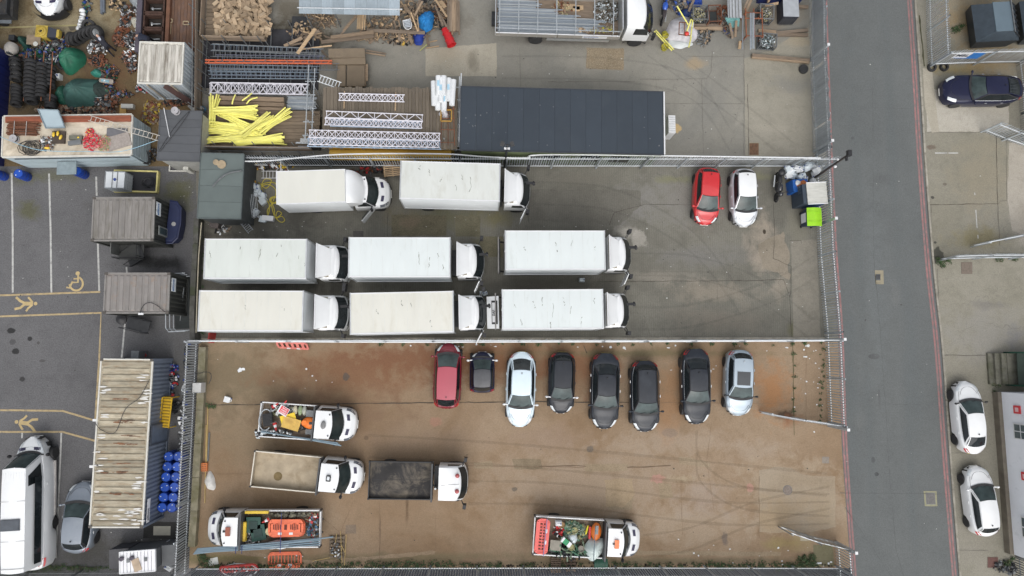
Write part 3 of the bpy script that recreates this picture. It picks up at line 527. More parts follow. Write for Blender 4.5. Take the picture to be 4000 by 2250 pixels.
ribbon('kerb_strip',[(785,1326),(3222,1324)],.22,.028,kerbm,mid_y)
# ================================================================ VEHICLES
def lerp(a,b,t):return a+(b-a)*t
def pw(pts,x):
 if x<=pts[0][0]:return pts[0][1]
 for(a,u),(b,v) in zip(pts,pts[1:]):
  if x<=b:
   t=(x-a)/(b-a) if b>a else 1;t=t*t*(3-2*t)*.5+t*.5;return lerp(u,v,t)
 return pts[-1][1]
_wheel={}
def wheel_meshes(r,wd,rim):
 k=(r,wd,rim.name)
 if k in _wheel:return _wheel[k]
 b=MB();b.lathe([(r*.62,-wd/2),(r*.93,-wd/2),(r,-wd*.35),(r,wd*.35),(r*.93,wd/2),(r*.62,wd/2)],20,ax='y');ty=b.mesh('tyre',rubber,40)
 b=MB();b.lathe([(r*.61,wd*.1),(r*.64,wd*.44),(r*.58,wd*.46),(r*.54,wd*.3)],20,ax='y',cap=False)
 b.lathe([(.02,wd*.42),(r*.16,wd*.42),(r*.18,wd*.2)],12,ax='y')
 for i in range(5):
  a=i*2*math.pi/5;q=Vector((math.cos(a),0,math.sin(a)))
  b.beam(q*r*.12+Vector((0,wd*.38,0)),q*r*.60+Vector((0,wd*.38,0)),r*.17,.03,up=(0,1,0))
 b.lathe([(r*.60,-wd*.3),(r*.60,-wd*.28)],16,ax='y')
 _wheel[k]=(ty,b.mesh('rim',rim,30));return _wheel[k]
def wheel(t,x,y,r=.32,wd=.21,rim=None):
 ty,rm=wheel_meshes(r,wd,rim or alu);s=1 if y>0 else-1
 o=link('wheel',ty,t,(x,y-s*wd/2,r),(0,0,0 if s>0 else math.pi));link('rim',rm,o)
amber=mat('amber_lens',(.75,.16,.02),.25,0,.1,4,coat=1);redl=mat('red_lens',(.45,.012,.015),.2,0,.1,4,coat=1)
lens=mat('headlight_lens',(.62,.66,.68),.12,0,.25,6,coat=1);chrome=mat('chrome',(.7,.71,.72),.2,.9,.05,3)
platew=mat('white_plate',(.75,.75,.72),.4);platey=mat('yellow_plate',(.75,.55,.05),.4)
def paint(name,col,rough=.34,dirt=None,damt=.3,metal=.0):
 dk=max(col)<.07
 return mat('paint_'+name,col,rough,metal,.05,.8,coat=.25 if dk else.7,spec=.3 if dk else.5,dirt=dirt,damt=damt,dscale=1.5)
def car(name,label,cat,front,rear,W,Hh,paintm,zb=None,ws=(.27,.43),rs=(.80,.93),roof_w=.60,group=None,rim=None,wheels=(.19,.81),wr=.32,hood_z=(.62,.86,.98),tail_z=(.95,.80),sunroof=False,rails=None,ant=True,roofm=None,nose=3.6,tailr=4.2,mir=None,chrome_trim=False,no_rear_glass=False,roof_end=None,grille=True,vents=False,van=False,glassm=None,open_door=0,zpl=.8):
 """x runs from the front bumper (0) to the rear bumper (L); front / rear are surveyed pixels at height zpl"""
 A,B=P(*front,zpl),P(*rear,zpl);d=B-A;L=d.length;rz=math.atan2(d.y,d.x)
 c=(A+B)/2;t=thing(name,label,cat,(A.x,A.y,0),rz,group);gm=glassm or glass_g
 xs0,xs1,xr1,xr0=ws[0]*L,ws[1]*L,rs[0]*L,rs[1]*L;hw_=W/2
 zf,zm,zc=hood_z;zt0,zt1=tail_z
 def hw(x):
  u=(x-L/2)/(L/2);n=nose if u<0 else tailr;return hw_*max(.02,(1-abs(u)**n))**(1/(n*.62))
 def ztop(x):return pw([(0,zf),(.06*L,lerp(zf,zm,.75)),(.14*L,zm),(xs0,zc),(xr0,zt0),(L,zt1)],x)
 wx=[wheels[0]*L,wheels[1]*L]
 def zbot(x):
  z=.20 if.03*L<x<.97*L else.30
  for q in wx:
   if abs(x-q)<wr*1.22:z=max(z,math.sqrt(max(0,(wr*1.22)**2-(x-q)**2))+wr*.55)
  return z
 n=44;b=MB();rows=[]
 for i in range(n+1):
  u=i/n;x=L*(.5-.5*math.cos(math.pi*u)) if(u<.08 or u>.92) else L*lerp(.5-.5*math.cos(math.pi*.08),.5+.5*math.cos(math.pi*.08),(u-.08)/.84)
  h,zt,z0=hw(x),ztop(x),zbot(x);zw=min(max(z0+.03,.42),zt-.2);zsh=lerp(zw,zt,.72)
  prof=[(h*.97,z0),(h,zw),(h*1.0,lerp(zw,zsh,.6)),(h*.975,zsh),(h*.91,zt-.055),(h*.80,zt-.012),(h*.45,zt+.012),(0,zt+.022)]
  rows.append([b.pt((x,y,z)) for y,z in prof]+[b.pt((x,-y,z)) for y,z in prof[-2::-1]])
 for r0,r1 in zip(rows,rows[1:]):
  for k in range(len(r0)-1):b.face((r0[k],r0[k+1],r1[k+1],r1[k]))
 b.face(rows[0]);b.face(rows[-1][::-1]);body=b.build('body',paintm,t,42)
 b=MB();b.box((L/2,0,.42),(L*.9,W*.66,.40));b.build('underbody',blackp,t)

 wb=lambda x:hw(x)*.90;rw0,rw1=hw_*roof_w/.72*.80,hw_*roof_w/.72*.78
 def rw(x):return lerp(rw0,rw1,(x-xs1)/(xr1-xs1))*(1-.04*abs((x-xs1)/(xr1-xs1)*2-1)**2)
 def zroof(x):f=(x-xs1)/(xr1-xs1);return Hh-.045*(2*f-1)**2-(roof_end or 0)*f*f
 bow=.10*(W/1.8)
 def ws_pt(u,v):
  y0=wb(xs0+.1)*.97*u;y1=rw(xs1)*u
  xb=xs0+bow*1.5*u*u;xt=xs1+bow*u*u*.7
  return Vector((lerp(xb,xt,v),lerp(y0,y1,v),lerp(ztop(xs0)+.01,zroof(xs1)-.02*u*u,v)+.03*math.sin(math.pi*v)))
 def rs_pt(u,v):
  y0=wb(xr0-.1)*.88*u;y1=rw(xr1)*.98*u
  xb=xr0-bow*1.4*u*u;xt=xr1-bow*.5*u*u
  return Vector((lerp(xb,xt,v),lerp(y0,y1,v),lerp(ztop(xr0)+.01,zroof(xr1)-.02*u*u,v)+.03*math.sin(math.pi*v)))
 rm=roofm or paintm
 b=MB();b.grid(lambda p,q:(lambda u,v:Vector((lerp(ws_pt(u,1).x,rs_pt(u,1).x,v),0,0))+Vector((0,u*rw(lerp(xs1,xr1,v)),zroof(lerp(xs1,xr1,v))-.03*u*u)))(p*2-1,q),10,10)
 b.build('roof',rm,t,60)
 b=MB();b.grid(lambda p,q:ws_pt((p*2-1)*.94,.04+q*.92),8,4);b.build('windscreen',gm,t,60)
 if not no_rear_glass:
  b=MB();b.grid(lambda p,q:rs_pt((p*2-1)*.92,.06+q*.88),8,4);b.build('rear_window',glass,t,60)
 else:
  b=MB();b.grid(lambda p,q:rs_pt((p*2-1),q),6,3);b.build('rear_panel',paintm,t,60)

 b=MB()
 for s in(-1,1):
  b.grid(lambda p,q:ws_pt(s*lerp(.93,1.0,p),q),1,4)
  if not no_rear_glass:b.grid(lambda p,q:rs_pt(s*lerp(.91,1.0,p),q),1,4)
 b.build('pillars',paintm,t,60)
 for s in(-1,1):
  def side(p,q):
   B0,B1=ws_pt(s,0),rs_pt(s,0);T0,T1=ws_pt(s,1),rs_pt(s,1)
   xb=lerp(B0.x,B1.x,p);xt=lerp(T0.x,T1.x,p);x=lerp(xb,xt,q)
   yb=s*min(wb(xb)*(.97+.02*math.sin(math.pi*p)),hw(xb)*.93);yt=s*rw(min(max(xt,xs1),xr1))
   return Vector((x,lerp(yb,yt,q)+s*.018*math.sin(math.pi*q),lerp(ztop(xb)-.01,zroof(min(max(xt,xs1),xr1))-.03,q)))
  b=MB();b.grid(side,12,3);b.build('door_frame',paintm if not chrome_trim else blackp,t,60)
  lo,hi=(.05,.95) if not van else(.06,.22)
  b=MB();b.grid(lambda p,q:side(lerp(lo+.03*q,hi-.03*q,p),lerp(.10,.86,q))+Vector((0,s*.012,.008)),10,3);b.build('side_window',glass,t,60)
  if chrome_trim:
   b=MB();b.tube([side(p_/10,.04)+Vector((0,s*.02,.01)) for p_ in range(11)],.014,4);b.build('chrome_trim',chrome,t)

 b=MB();b.grid(lambda p,q:ws_pt((p*2-1)*.98,0)+Vector((-.15*(1-q)+.05,0,.045-.012*(1-q))),8,1);b.build('cowl',blackp,t)
 for k in(-1,1):
  b=MB();a0=ws_pt(.1+.38*k,.02)+Vector((0,0,.03));b.tube([a0,ws_pt(.1+.38*k-.42,.16)+Vector((0,0,.03))],.012,4);b.build('wiper',blackp,t)
 for s in(-1,1):
  b=MB();q0=.035*L;q1=.125*L
  def hl(p,q):
   x=lerp(q0,q1,p);y=lerp(.74+.06*p,1.0,q)*hw(x)
   zz=ztop(x);return Vector((x,s*y,lerp(zz+.028,zz-.06,q*q)))
  b.grid(hl,4,3);b.build('headlight',lens,t,60)
  b=MB()
  def tl(p,q):
   x=L-lerp(.02,.085,p)*L;y=lerp(.72+.1*p,1.0,q)*hw(x);zz=ztop(x);return Vector((x,s*(y+.012),lerp(zz+.01,zz-.16,q)))
  b.grid(tl,3,3);b.build('tail_light',redl,t,60)
  mx=xs0+.16*(xs1-xs0)+.05;ym=wb(mx)*.98
  mb=MB();mb.beam((mx,s*(ym-.02),ztop(mx)+.02),(mx+.02,s*(ym+.14),ztop(mx)+.06),.06,.05);mb.blob((mx+.02,s*(hw_+.09),ztop(mx)+.08),(.075 if not van else.11,.11,.075 if not van else.16),3,8,5,.05)
  mb.build('wing_mirror',mir or paintm,t,50)
  for fx in((.50,.70) if not van else(.36,)):
   if L>3.0:
    b=MB();hx=fx*L;b.beam((hx-.08,s*(hw(hx)+.012),ztop(hx)-.16),(hx+.08,s*(hw(hx)+.012),ztop(hx)-.16),.03,.035);b.build('door_handle',chrome if chrome_trim else paintm,t)
  for wxx in wx:wheel(t,wxx,s*(hw_-.015),wr,.21 if wr<.36 else.24,rim)
 b=MB();b.box((-.012+.03,0,.42),(.05,.5,.11));b.build('number_plate',platew,t);b=MB();b.box((L-.015,0,.60),(.05,.5,.11));b.build('number_plate',platey,t)
 if grille:
  b=MB();b.grid(lambda p,q:Vector((.012+.05*abs(p*2-1)**2+.10*q*(.3+.7*1),(p*2-1)*hw_*.52,lerp(.45,zf+.0,q))),6,2);b.build('grille',blackp if not van else blackp,t)
  b=MB();b.lathe([(.05,0),(.045,.012)],10,(.09,0,zf+.035));b.build('badge',chrome,t)
 b=MB();xm=.03*L;ys=[k/6 for k in range(-6,7)]
 b.tube([(lerp(.14*L,.05*L,1-(2*abs(k))**2*0 if abs(k)<.5 else 0) if False else.075*L+.10*L*abs(k)**3,k*hw(.14*L)*.74,ztop(.075*L+.10*L*abs(k)**3)+.016) for k in ys],.008,4)
 b.build('bonnet_seam',blackp,t)
 for s in(-1,1):
  b=MB();b.tube([(lerp(.13*L,xs0+.1,k/5),s*hw(lerp(.13*L,xs0,k/5))*(.79+.05*k/5),ztop(lerp(.13*L,xs0,k/5))+.004) for k in range(6)],.008,4);b.build('bonnet_seam',blackp,t)
 if ant and not van:MB().beam((xr1-.12*L*.3,0,Hh),(xr1-.05*L,0,Hh+.06),.04,.06).build('roof_aerial',blackp if not sunroof else alu,t)
 if sunroof:
  b=MB();b.grid(lambda p,q:Vector((lerp(xs1+.16,xs1+1.0,q),(p*2-1)*rw0*.68,zroof(lerp(xs1+.16,xs1+1.0,q))+.012)),4,4);b.build('sunroof',mat('sunroof_glass',(.03,.035,.04),.1,spec=.8),t,60)
 if rails:
  for s in(-1,1):b=MB();b.tube([(lerp(xs1+.1,xr1-.1,k/6),s*rw0*.93,zroof(lerp(xs1,xr1,k/6))+.03) for k in range(7)],.02,5);b.build('roof_rail',rails,t)
 if vents:
  for s in(-1,1):
   b=MB();xx=xs0-.30;b.grid(lambda p,q:Vector((xx+q*.17+.05*(p),s*lerp(.24,.62,p),ztop(xx+q*.17)+.03)),3,1);b.build('bonnet_vent',mat('vent_blue_black',(.025,.022,.06),.4),t)
 t['L']=L
 return t
def noprop(t):
 if 'L' in t:del t['L']
 return t
p_black=paint('black',(.014,.017,.024),.30,(.026,.03,.038),.4);p_black2=paint('black_dusty',(.018,.022,.030),.34,(.034,.04,.05),.45)
p_white=paint('white',(.74,.755,.76),.3);p_ice=paint('ice_blue',(.60,.71,.78),.28,None,.2,.1);p_silver=paint('silver',(.58,.60,.63),.3,None,.2,.3)
p_red=paint('red',(.52,.018,.022),.28,(.62,.05,.05),.3);p_burg=paint('burgundy',(.19,.012,.025),.26,(.25,.02,.035),.3,.1);p_navy=paint('navy',(.009,.011,.036),.28,(.015,.018,.045),.3)
p_sblue=paint('silver_blue',(.36,.43,.49),.3,None,.2,.3);p_grey=paint('mid_grey',(.20,.23,.27),.34,(.25,.28,.31),.4,.2);p_burgr=paint('burgundy_roof',(.38,.055,.085),.35)
wmir=mat('chrome_mirror',(.7,.7,.72),.25,.3)
G1='cars parked nose out in the rust stained yard'
for k in[
 dict(name='parked_car',label='burgundy people carrier parked nose in against the fence',front=(1753,1340),rear=(1743,1596),W=1.74,Hh=1.58,paintm=p_burg,ws=(.16,.36),rs=(.86,.97),roof_w=.62,hood_z=(.68,.92,1.04),tail_z=(1.02,.85),tailr=5.5,group='cars parked in a row below the lorry fence',roofm=p_burgr,wheels=(.17,.80)),
 dict(name='parked_car',label='tiny navy two seat city car with a dark roof',front=(1884,1374),rear=(1883,1534),W=1.56,Hh=1.54,paintm=p_navy,ws=(.14,.42),rs=(.86,.97),roof_w=.60,hood_z=(.70,.92,1.0),tail_z=(1.0,.85),tailr=7,group='cars parked in a row below the lorry fence',wheels=(.15,.85),wr=.29,roofm=mat('dark_roof',(.06,.062,.068),.4,coat=.4),mir=wmir,ant=False),
 dict(name='parked_car',label='pale ice blue saloon car with a white looking roof',front=(2030,1669),rear=(2039,1374),W=1.84,Hh=1.45,paintm=p_ice,ws=(.26,.42),rs=(.76,.92),roof_w=.58,tail_z=(.98,.85),group='cars parked in a row below the lorry fence',mir=p_white),
 dict(name='parked_car',label='small black hatchback with white mirrors between the pale blue and black saloons',front=(2191,1616),rear=(2198,1375),W=1.68,Hh=1.47,paintm=p_black,ws=(.22,.42),rs=(.86,.96),roof_w=.58,tail_z=(1.0,.85),tailr=5,group='cars parked in a row below the lorry fence',mir=wmir),
 dict(name='parked_car',label='black saloon car with water marks on its roof next to the small black hatchback',front=(2361,1677),rear=(2367,1379),W=1.84,Hh=1.44,paintm=p_black2,ws=(.27,.44),rs=(.72,.87),roof_w=.55,tail_z=(1.03,.92),group='cars parked in a row below the lorry fence',chrome_trim=True,tailr=5),
 dict(name='parked_car',label='black estate car with silver roof rails parked lowest in the row',front=(2522,1688),rear=(2518,1408),W=1.86,Hh=1.55,paintm=p_black2,ws=(.25,.41),rs=(.87,.95),roof_w=.58,tail_z=(1.05,.90),group='cars parked in a row below the lorry fence',chrome_trim=True,rails=blackp,wr=.35,tailr=5),
 dict(name='parked_car',label='long black saloon with bright alloy wheels beside the silver blue car',front=(2724,1658),rear=(2716,1361),W=1.85,Hh=1.45,paintm=p_black2,ws=(.27,.44),rs=(.73,.88),roof_w=.55,tail_z=(1.04,.92),group='cars parked in a row below the lorry fence',chrome_trim=True,wr=.34,rim=chrome,tailr=5),
 dict(name='parked_car',label='silver blue hatchback with a square glass sunroof nearest the open gate',front=(2887,1625),rear=(2892,1367),W=1.82,Hh=1.50,paintm=p_sblue,ws=(.26,.43),rs=(.87,.96),roof_w=.60,tail_z=(1.02,.88),group='cars parked in a row below the lorry fence',sunroof=True,mir=blackp,rim=steel_dk,tailr=5),
 dict(name='parked_car',label='bright red hatchback parked under the upper fence',front=(2757,876),rear=(2768,655),W=1.70,Hh=1.48,paintm=p_red,ws=(.23,.46),rs=(.88,.97),roof_w=.58,tail_z=(1.02,.85),tailr=5,group='small hatchbacks under the upper fence'),
 dict(name='parked_car',label='silver hatchback with a near white roof beside the motorcycle',front=(2912,883),rear=(2904,659),W=1.72,Hh=1.48,paintm=p_silver,ws=(.24,.47),rs=(.89,.97),roof_w=.60,tail_z=(1.02,.85),tailr=5,roofm=p_white,group='small hatchbacks under the upper fence'),
 dict(name='parked_car',label='white saloon car with silver alloy wheels, upper of the two beside the white building',front=(3774,1490),rear=(3804,1772),W=1.80,Hh=1.44,paintm=p_white,ws=(.25,.43),rs=(.76,.91),roof_w=.56,tail_z=(1.06,.92),group='white cars beside the white building',wr=.34,mir=blackp),
 dict(name='parked_car',label='white hatchback with black wheels, lower of the two beside the white building',front=(3817,1822),rear=(3853,2093),W=1.80,Hh=1.45,paintm=p_white,ws=(.26,.46),rs=(.86,.95),roof_w=.57,tail_z=(1.05,.90),group='white cars beside the white building',rim=blackp,tailr=5),
 dict(name='parked_car',label='dark navy coupe style car with chrome side steps on the right forecourt',front=(3683,352),rear=(3990,350),W=1.98,Hh=1.66,paintm=p_navy,ws=(.30,.44),rs=(.72,.94),roof_w=.56,hood_z=(.80,1.05,1.14),tail_z=(1.15,.98),chrome_trim=True,wr=.38,rim=steel_dk,nose=5),
 dict(name='parked_car',label='mid grey hatchback partly hidden by the end of the cream container',front=(324,1884),rear=(296,2160),W=1.86,Hh=1.48,paintm=p_grey,ws=(.27,.46),rs=(.84,.95),roof_w=.58,tail_z=(1.05,.88),chrome_trim=True,wr=.34,rim=steel_dk,tailr=5),
]:
 noprop(car(cat='car',**k))


mb_=noprop(car('minibus','long white minibus with dark side windows parked at the bottom left','minibus',(147,1702),(140,2212),2.02,2.62,p_white,ws=(.115,.205),rs=(.975,.985),roof_w=.60,hood_z=(1.0,1.22,1.32),tail_z=(1.34,1.30),no_rear_glass=True,nose=3.2,tailr=14,wheels=(.14,.68),wr=.36,van=True,vents=True,mir=blackp,group=None,zpl=.5))
L_=(P(147,1702,.5)-P(140,2212,.5)).length
for s in(-1,1):
 b=MB();b.grid(lambda p,q:Vector((lerp(.29,.93,p)*L_,s*lerp(.985,.90,q),lerp(1.62,2.12,q))),8,2);b.build('side_window',glass,mb_,60)
 b=MB();b.beam((.2*L_,s*.99,.42),(.62*L_,s*.99,.42),.14,.10);b.build('side_step',mat('pale_step',(.4,.38,.36),.6),mb_)
b=MB();b.box((.62*L_,-.1,2.64),(.64,1.05,.05));b.box((.62*L_,-.1,2.66),(.56,.97,.05));b.build('roof_hatch',mat('smoked_hatch',(.07,.08,.095),.3),mb_)
for k in range(9):MB().beam((.24*L_,(k-4)*.15,2.585-.005*abs(k-4)),(.97*L_,(k-4)*.15,2.575-.006*abs(k-4)),.02,.03).build('roof_rib',p_white,mb_)
for f in(.45,.74,.94):MB().box((f*L_,0,2.60),(.025,1.36,.02)).build('roof_seam',mat('seam_grey',(.4,.4,.4),.5),mb_)
v2=noprop(car('delivery_van','white van with black bumper facing down at the top left edge','van',(206,74),(198,-300),2.0,2.2,p_white,ws=(.15,.27),rs=(.97,.985),roof_w=.62,hood_z=(.95,1.20,1.32),tail_z=(1.35,1.3),no_rear_glass=True,nose=3.2,tailr=12,wheels=(.15,.75),wr=.36,van=True,vents=True,mir=blackp,zpl=.5))
b=MB();b.grid(lambda p,q:Vector((.0+.42*abs(p*2-1)**3-.06*math.sin(math.pi*q)-.015,(p*2-1)*.99,lerp(.28,.95,q))),12,3);b.build('bumper',blackp,v2,60)

# ---------------------------------------------------------------- transit style chassis cab (front at +x)
def cab(t,x0,W=1.98,Hh=2.05,beacon=None,Lc=2.05,glassm=None):
 """rounded light-truck cab; rear wall at x0, nose at x0+Lc, built into thing t (x forward)"""
 hw_=W/2
 def X(x):return x0+Lc-x
 def hw(x):return hw_*(max(.0,1-(max(0,1.05-x)/1.05)**3.6))**(1/2.5) if x<1.05 else hw_
 def ztop(x):return pw([(0,.80),(.08,.95),(.35,1.12),(.86,1.25),(1.1,1.28),(Lc,1.28)],x)
 def zbot(x):q=.74;return max(.28,math.sqrt(max(0,.45**2-(x-q)**2))+.2)
 b=MB();rows=[];n=26
 for i in range(n+1):
  u=i/n;x=.01+(Lc-.01)*(u**1.5);h,zt,z0=max(hw(x),.3),ztop(x),zbot(x);zw=min(z0+.05,zt-.3)
  pr=[(h*.97,z0),(h,zw),(h,lerp(zw,zt,.6)),(h*.95,zt-.08),(h*.80,zt),(h*.4,zt+.025),(0,zt+.03)]
  rows.append([b.pt((X(x),y,z)) for y,z in pr]+[b.pt((X(x),-y,z)) for y,z in pr[-2::-1]])
 for r0,r1 in zip(rows,rows[1:]):
  for k in range(len(r0)-1):b.face((r0[k],r0[k+1],r1[k+1],r1[k]))
 b.face(rows[0]);b.face(rows[-1][::-1])

 rf0,rf1=1.22,Lc
 def roof_y(x):return hw_*.80
 def ws_pt(u,v):return Vector((X(lerp(.66+.26*u*u,1.22+.14*u*u,v)),u*lerp(hw_*.93,hw_*.80,v),lerp(1.20,Hh-.02*u*u,v)+.03*math.sin(math.pi*v)))
 b.grid(lambda p,q:(lambda u:Vector((lerp(ws_pt(u,1).x,X(Lc),q),u*hw_*.80,Hh-.03*u*u-.02*(1-q))))(p*2-1),8,4)
 for s in(-1,1):
  b.grid(lambda p,q:Vector((lerp(lerp(ws_pt(s,0).x,ws_pt(s,1).x,q),X(Lc),p),s*lerp(hw_*.93,hw_*.80,q),lerp(1.22,Hh-.03,q))),5,2)
 b.poly([(X(Lc),-hw_*.93,1.2),(X(Lc),hw_*.93,1.2),(X(Lc),hw_*.8,Hh-.03),(X(Lc),-hw_*.8,Hh-.03)])
 b.build('cab_body',p_white,t,45)
 b=MB();b.box((X(Lc/2+.1),0,.5),(Lc*.7,W*.7,.5));b.build('cab_underside',blackp,t)
 b=MB();b.grid(lambda p,q:ws_pt((p*2-1)*.98,-.12+.14*q)+Vector((0,0,.035 if q>0 else.03)),10,1);b.grid(lambda p,q:ws_pt((p*2-1)*1.0,q)-Vector((.0,0,.006)),8,2);b.build('windscreen_surround',blackp,t,60)
 b=MB();b.grid(lambda p,q:ws_pt((p*2-1)*.93,.06+q*.88)+Vector((.008,0,.012)),8,4);b.build('windscreen',glassm or mat('van_glass',(.022,.03,.03),.1,0,.5,1.5,spec=.45),t,60)
 for s in(-1,1):
  b=MB();b.grid(lambda p,q:Vector((lerp(lerp(X(1.02),X(1.32),q),X(Lc-.15),p),s*(lerp(hw_*.93,hw_*.80,q)+.012),lerp(1.22,Hh-.03,q))) if 0 else Vector((lerp(lerp(X(1.05),X(1.36),q),X(Lc-.2),p),s*(lerp(hw_*.92,hw_*.815,q)+.012),lerp(1.30,Hh-.14,q))),4,2);b.build('side_window',glass,t,60)
  b=MB();b.blob((X(1.12),s*(hw_+.15),1.34),(.09,.14,.2),2,8,5,.05);b.beam((X(1.1),s*hw_*.9,1.32),(X(1.12),s*(hw_+.1),1.34),.07,.07);b.build('wing_mirror',blackp,t,50)
  b=MB();b.grid(lambda p,q:Vector((X(lerp(.12,.62,p)),s*hw(lerp(.12,.62,p))*lerp(.86,1.0,q),ztop(lerp(.12,.62,p))+lerp(.015,-.13,q))),4,2);b.build('headlight',mat('dull_lens',(.12,.13,.15),.15,coat=1),t,60)
  b=MB();b.grid(lambda p,q:Vector((X(.34+.17*q+.07*p),s*lerp(.25,.62,p),ztop(.4+.17*q)+.04)),3,1);b.build('bonnet_vent',mat('vent_blue_black',(.025,.022,.06),.4),t)
  wheel(t,X(.74),s*(hw_-.02),.34,.22)
  b=MB();b.lathe([(.05,0),(.03,.04)],8,(X(1.42),s*.62,Hh));b.build('roof_stud',steel_dk,t)
 b=MB();b.grid(lambda p,q:Vector((X(-.03+.38*abs(p*2-1)**3.2+.10*q),(p*2-1)*hw_*.9,lerp(.35,.86,q))),10,2);b.build('grille_bumper',blackp,t,60)
 b=MB();b.box((X(-.02),0,.48),(.03,.5,.11));b.build('number_plate',platew,t)
 if beacon:beacon(t,X(Lc-.52),Hh)
def beacon_bar(t,x,z):
 b=MB();b.box((x,-.05,z+.06),(.26,.5,.10));b.build('beacon_bar',amber,t);b=MB();b.box((x-.12,-.05,z+.03),(.22,.1,.05));b.build('beacon_mount',blackp,t)
def beacon_dull(t,x,z):
 b=MB();b.box((x,-.05,z+.06),(.26,.5,.10));b.build('beacon_bar',mat('dull_amber',(.28,.075,.04),.4),t);b=MB();b.box((x+.2,-.05,z+.03),(.2,.1,.05));b.build('beacon_mount',blackp,t)
def beacon_grey(t,x,z):
 b=MB();b.blob((x,0,z+.05),(.16,.26,.08),5,12,5,.04);b.build('beacon_bar',mat('grey_beacon',(.2,.2,.2),.4),t)
def beacon_frame(t,x,z):
 b=MB()
 for yy in(-.16,.16):b.beam((x-.1,yy,z+.06),(x+.12,yy,z+.06),.04,.08)
 for xx in(-.1,.12):b.beam((x+xx,-.16,z+.06),(x+xx,.16,z+.06),.04,.08)
 b.build('beacon_bar',blackp,t);MB().box((x,0,z+.05),(.14,.2,.06)).build('beacon_lens',lens,t)
def flatbed(label,rt,rb,ft,fb,zf=.95,zs=1.35,bedm=None,sidem=None,beacon=None,white_side=None,caboff=.12,cabz=2.05,Lc=2.05,group='small tipper trucks with white cabs'):
 """open bed from four surveyed board-top corners (rear-top, rear-bottom, front-top, front-bottom in the photo)"""
 a,b_,c,d=[P(*q,zs) for q in(rt,rb,ft,fb)];A=(a+b_)/2;F=(c+d)/2;L=(F-A).length;W=((a-b_).length+(c-d).length)/2;rz=math.atan2((F-A).y,(F-A).x)
 t=thing('tipper_truck',label,'truck',(A.x,A.y,0),rz,group)
 bedm=bedm or wood;sidem=sidem or whitem
 MB().box((L/2,0,zf-.04),(L,W,.08)).build('bed_floor',bedm,t)
 for s in(-1,1):
  MB().beam((.03,s*(W/2-.02),(zf+zs)/2),(L-.03,s*(W/2-.02),(zf+zs)/2),.035,zs-zf).build('side_board',sidem,t)
  MB().beam((0,s*(W/2-.02),zs+.015),(L,s*(W/2-.02),zs+.015),.06,.03).build('side_rail',white_side or whitem,t)
  MB().box((.02,s*(W/2-.02),(zf+zs)/2+.03),(.09,.09,zs-zf+.12)).build('corner_post',blackp,t)
 MB().beam((.02,-W/2+.05,(zf+zs)/2),(.02,W/2-.05,(zf+zs)/2),.035,zs-zf).build('tailboard',sidem,t)
 MB().beam((.02,-W/2+.05,zs+.015),(.02,W/2-.05,zs+.015),.055,.03).build('tailboard_rail',white_side or whitem,t)
 MB().beam((L,-W/2,(zf+2.0)/2),(L,W/2,(zf+2.0)/2),.09,2.0-zf).build('headboard',mat('headboard_grey',(.06,.062,.065),.5),t)
 b=MB();b.box((L/2+.3,.38,.62),(L+.6,.09,.22));b.box((L/2+.3,-.38,.62),(L+.6,.09,.22));b.build('chassis',steel_dk,t)
 for s in(-1,1):wheel(t,L*.30,s*(W/2-.04),.35,.3)
 if beacon!='none_cab':cab(t,L+caboff,beacon=beacon,Hh=cabz,Lc=Lc,W=min(W,2.02))
 return t,L,W
M_ebed=mat('sandy_bed',(.38,.315,.225),.9,0,.18,1.5,dirt=(.17,.12,.06),damt=.35,dscale=.9)
M_dbed=mat('scorched_bed',(.022,.020,.020),.7,0,.6,.8,dirt=(.19,.16,.12),damt=.5,dscale=.75)
greyboard=mat('grey_board',(.3,.3,.29),.6,0,.12,3)
TA,LA,WA=flatbed('white tipper truck loaded with cones, yellow boards and grey pipes',(1021,1569),(1005,1706),(1238,1585),(1226,1720),beacon=beacon_grey,Lc=2.25)
TB,LB,WB=flatbed('white tipper truck with an empty sandy coloured bed',(996,1761),(976,1901),(1262,1786),(1240,1926),bedm=M_ebed,sidem=mat('sandy_board',(.36,.31,.23),.8),beacon=beacon_frame,Lc=2.35,white_side=mat('dirty_white',(.62,.58,.5),.6))
TC,LC,WC=flatbed('white tipper truck facing left loaded with red barriers and grey pipes',(1250,2138),(1252,1993),(952,2140),(950,1994),beacon=beacon_dull,Lc=2.15)
TD,LD,WD=flatbed('white tipper truck loaded with orange mixer, white sack and greenish tools',(2087,2017),(2082,2165),(2357,2030),(2361,2184),beacon=beacon_bar,Lc=2.2)
for x_,y_,sx_,sy_,col_ in[(.75,.3,.4,.3,(.18,.13,.07)),]:
 b=MB();b.lathe([(.26,0),(.26,.004)],14,(LB*.36,-.38,.955));b.build('mud_stain',mat('mud',(.17,.125,.06),.95,0,.3,4),TB)

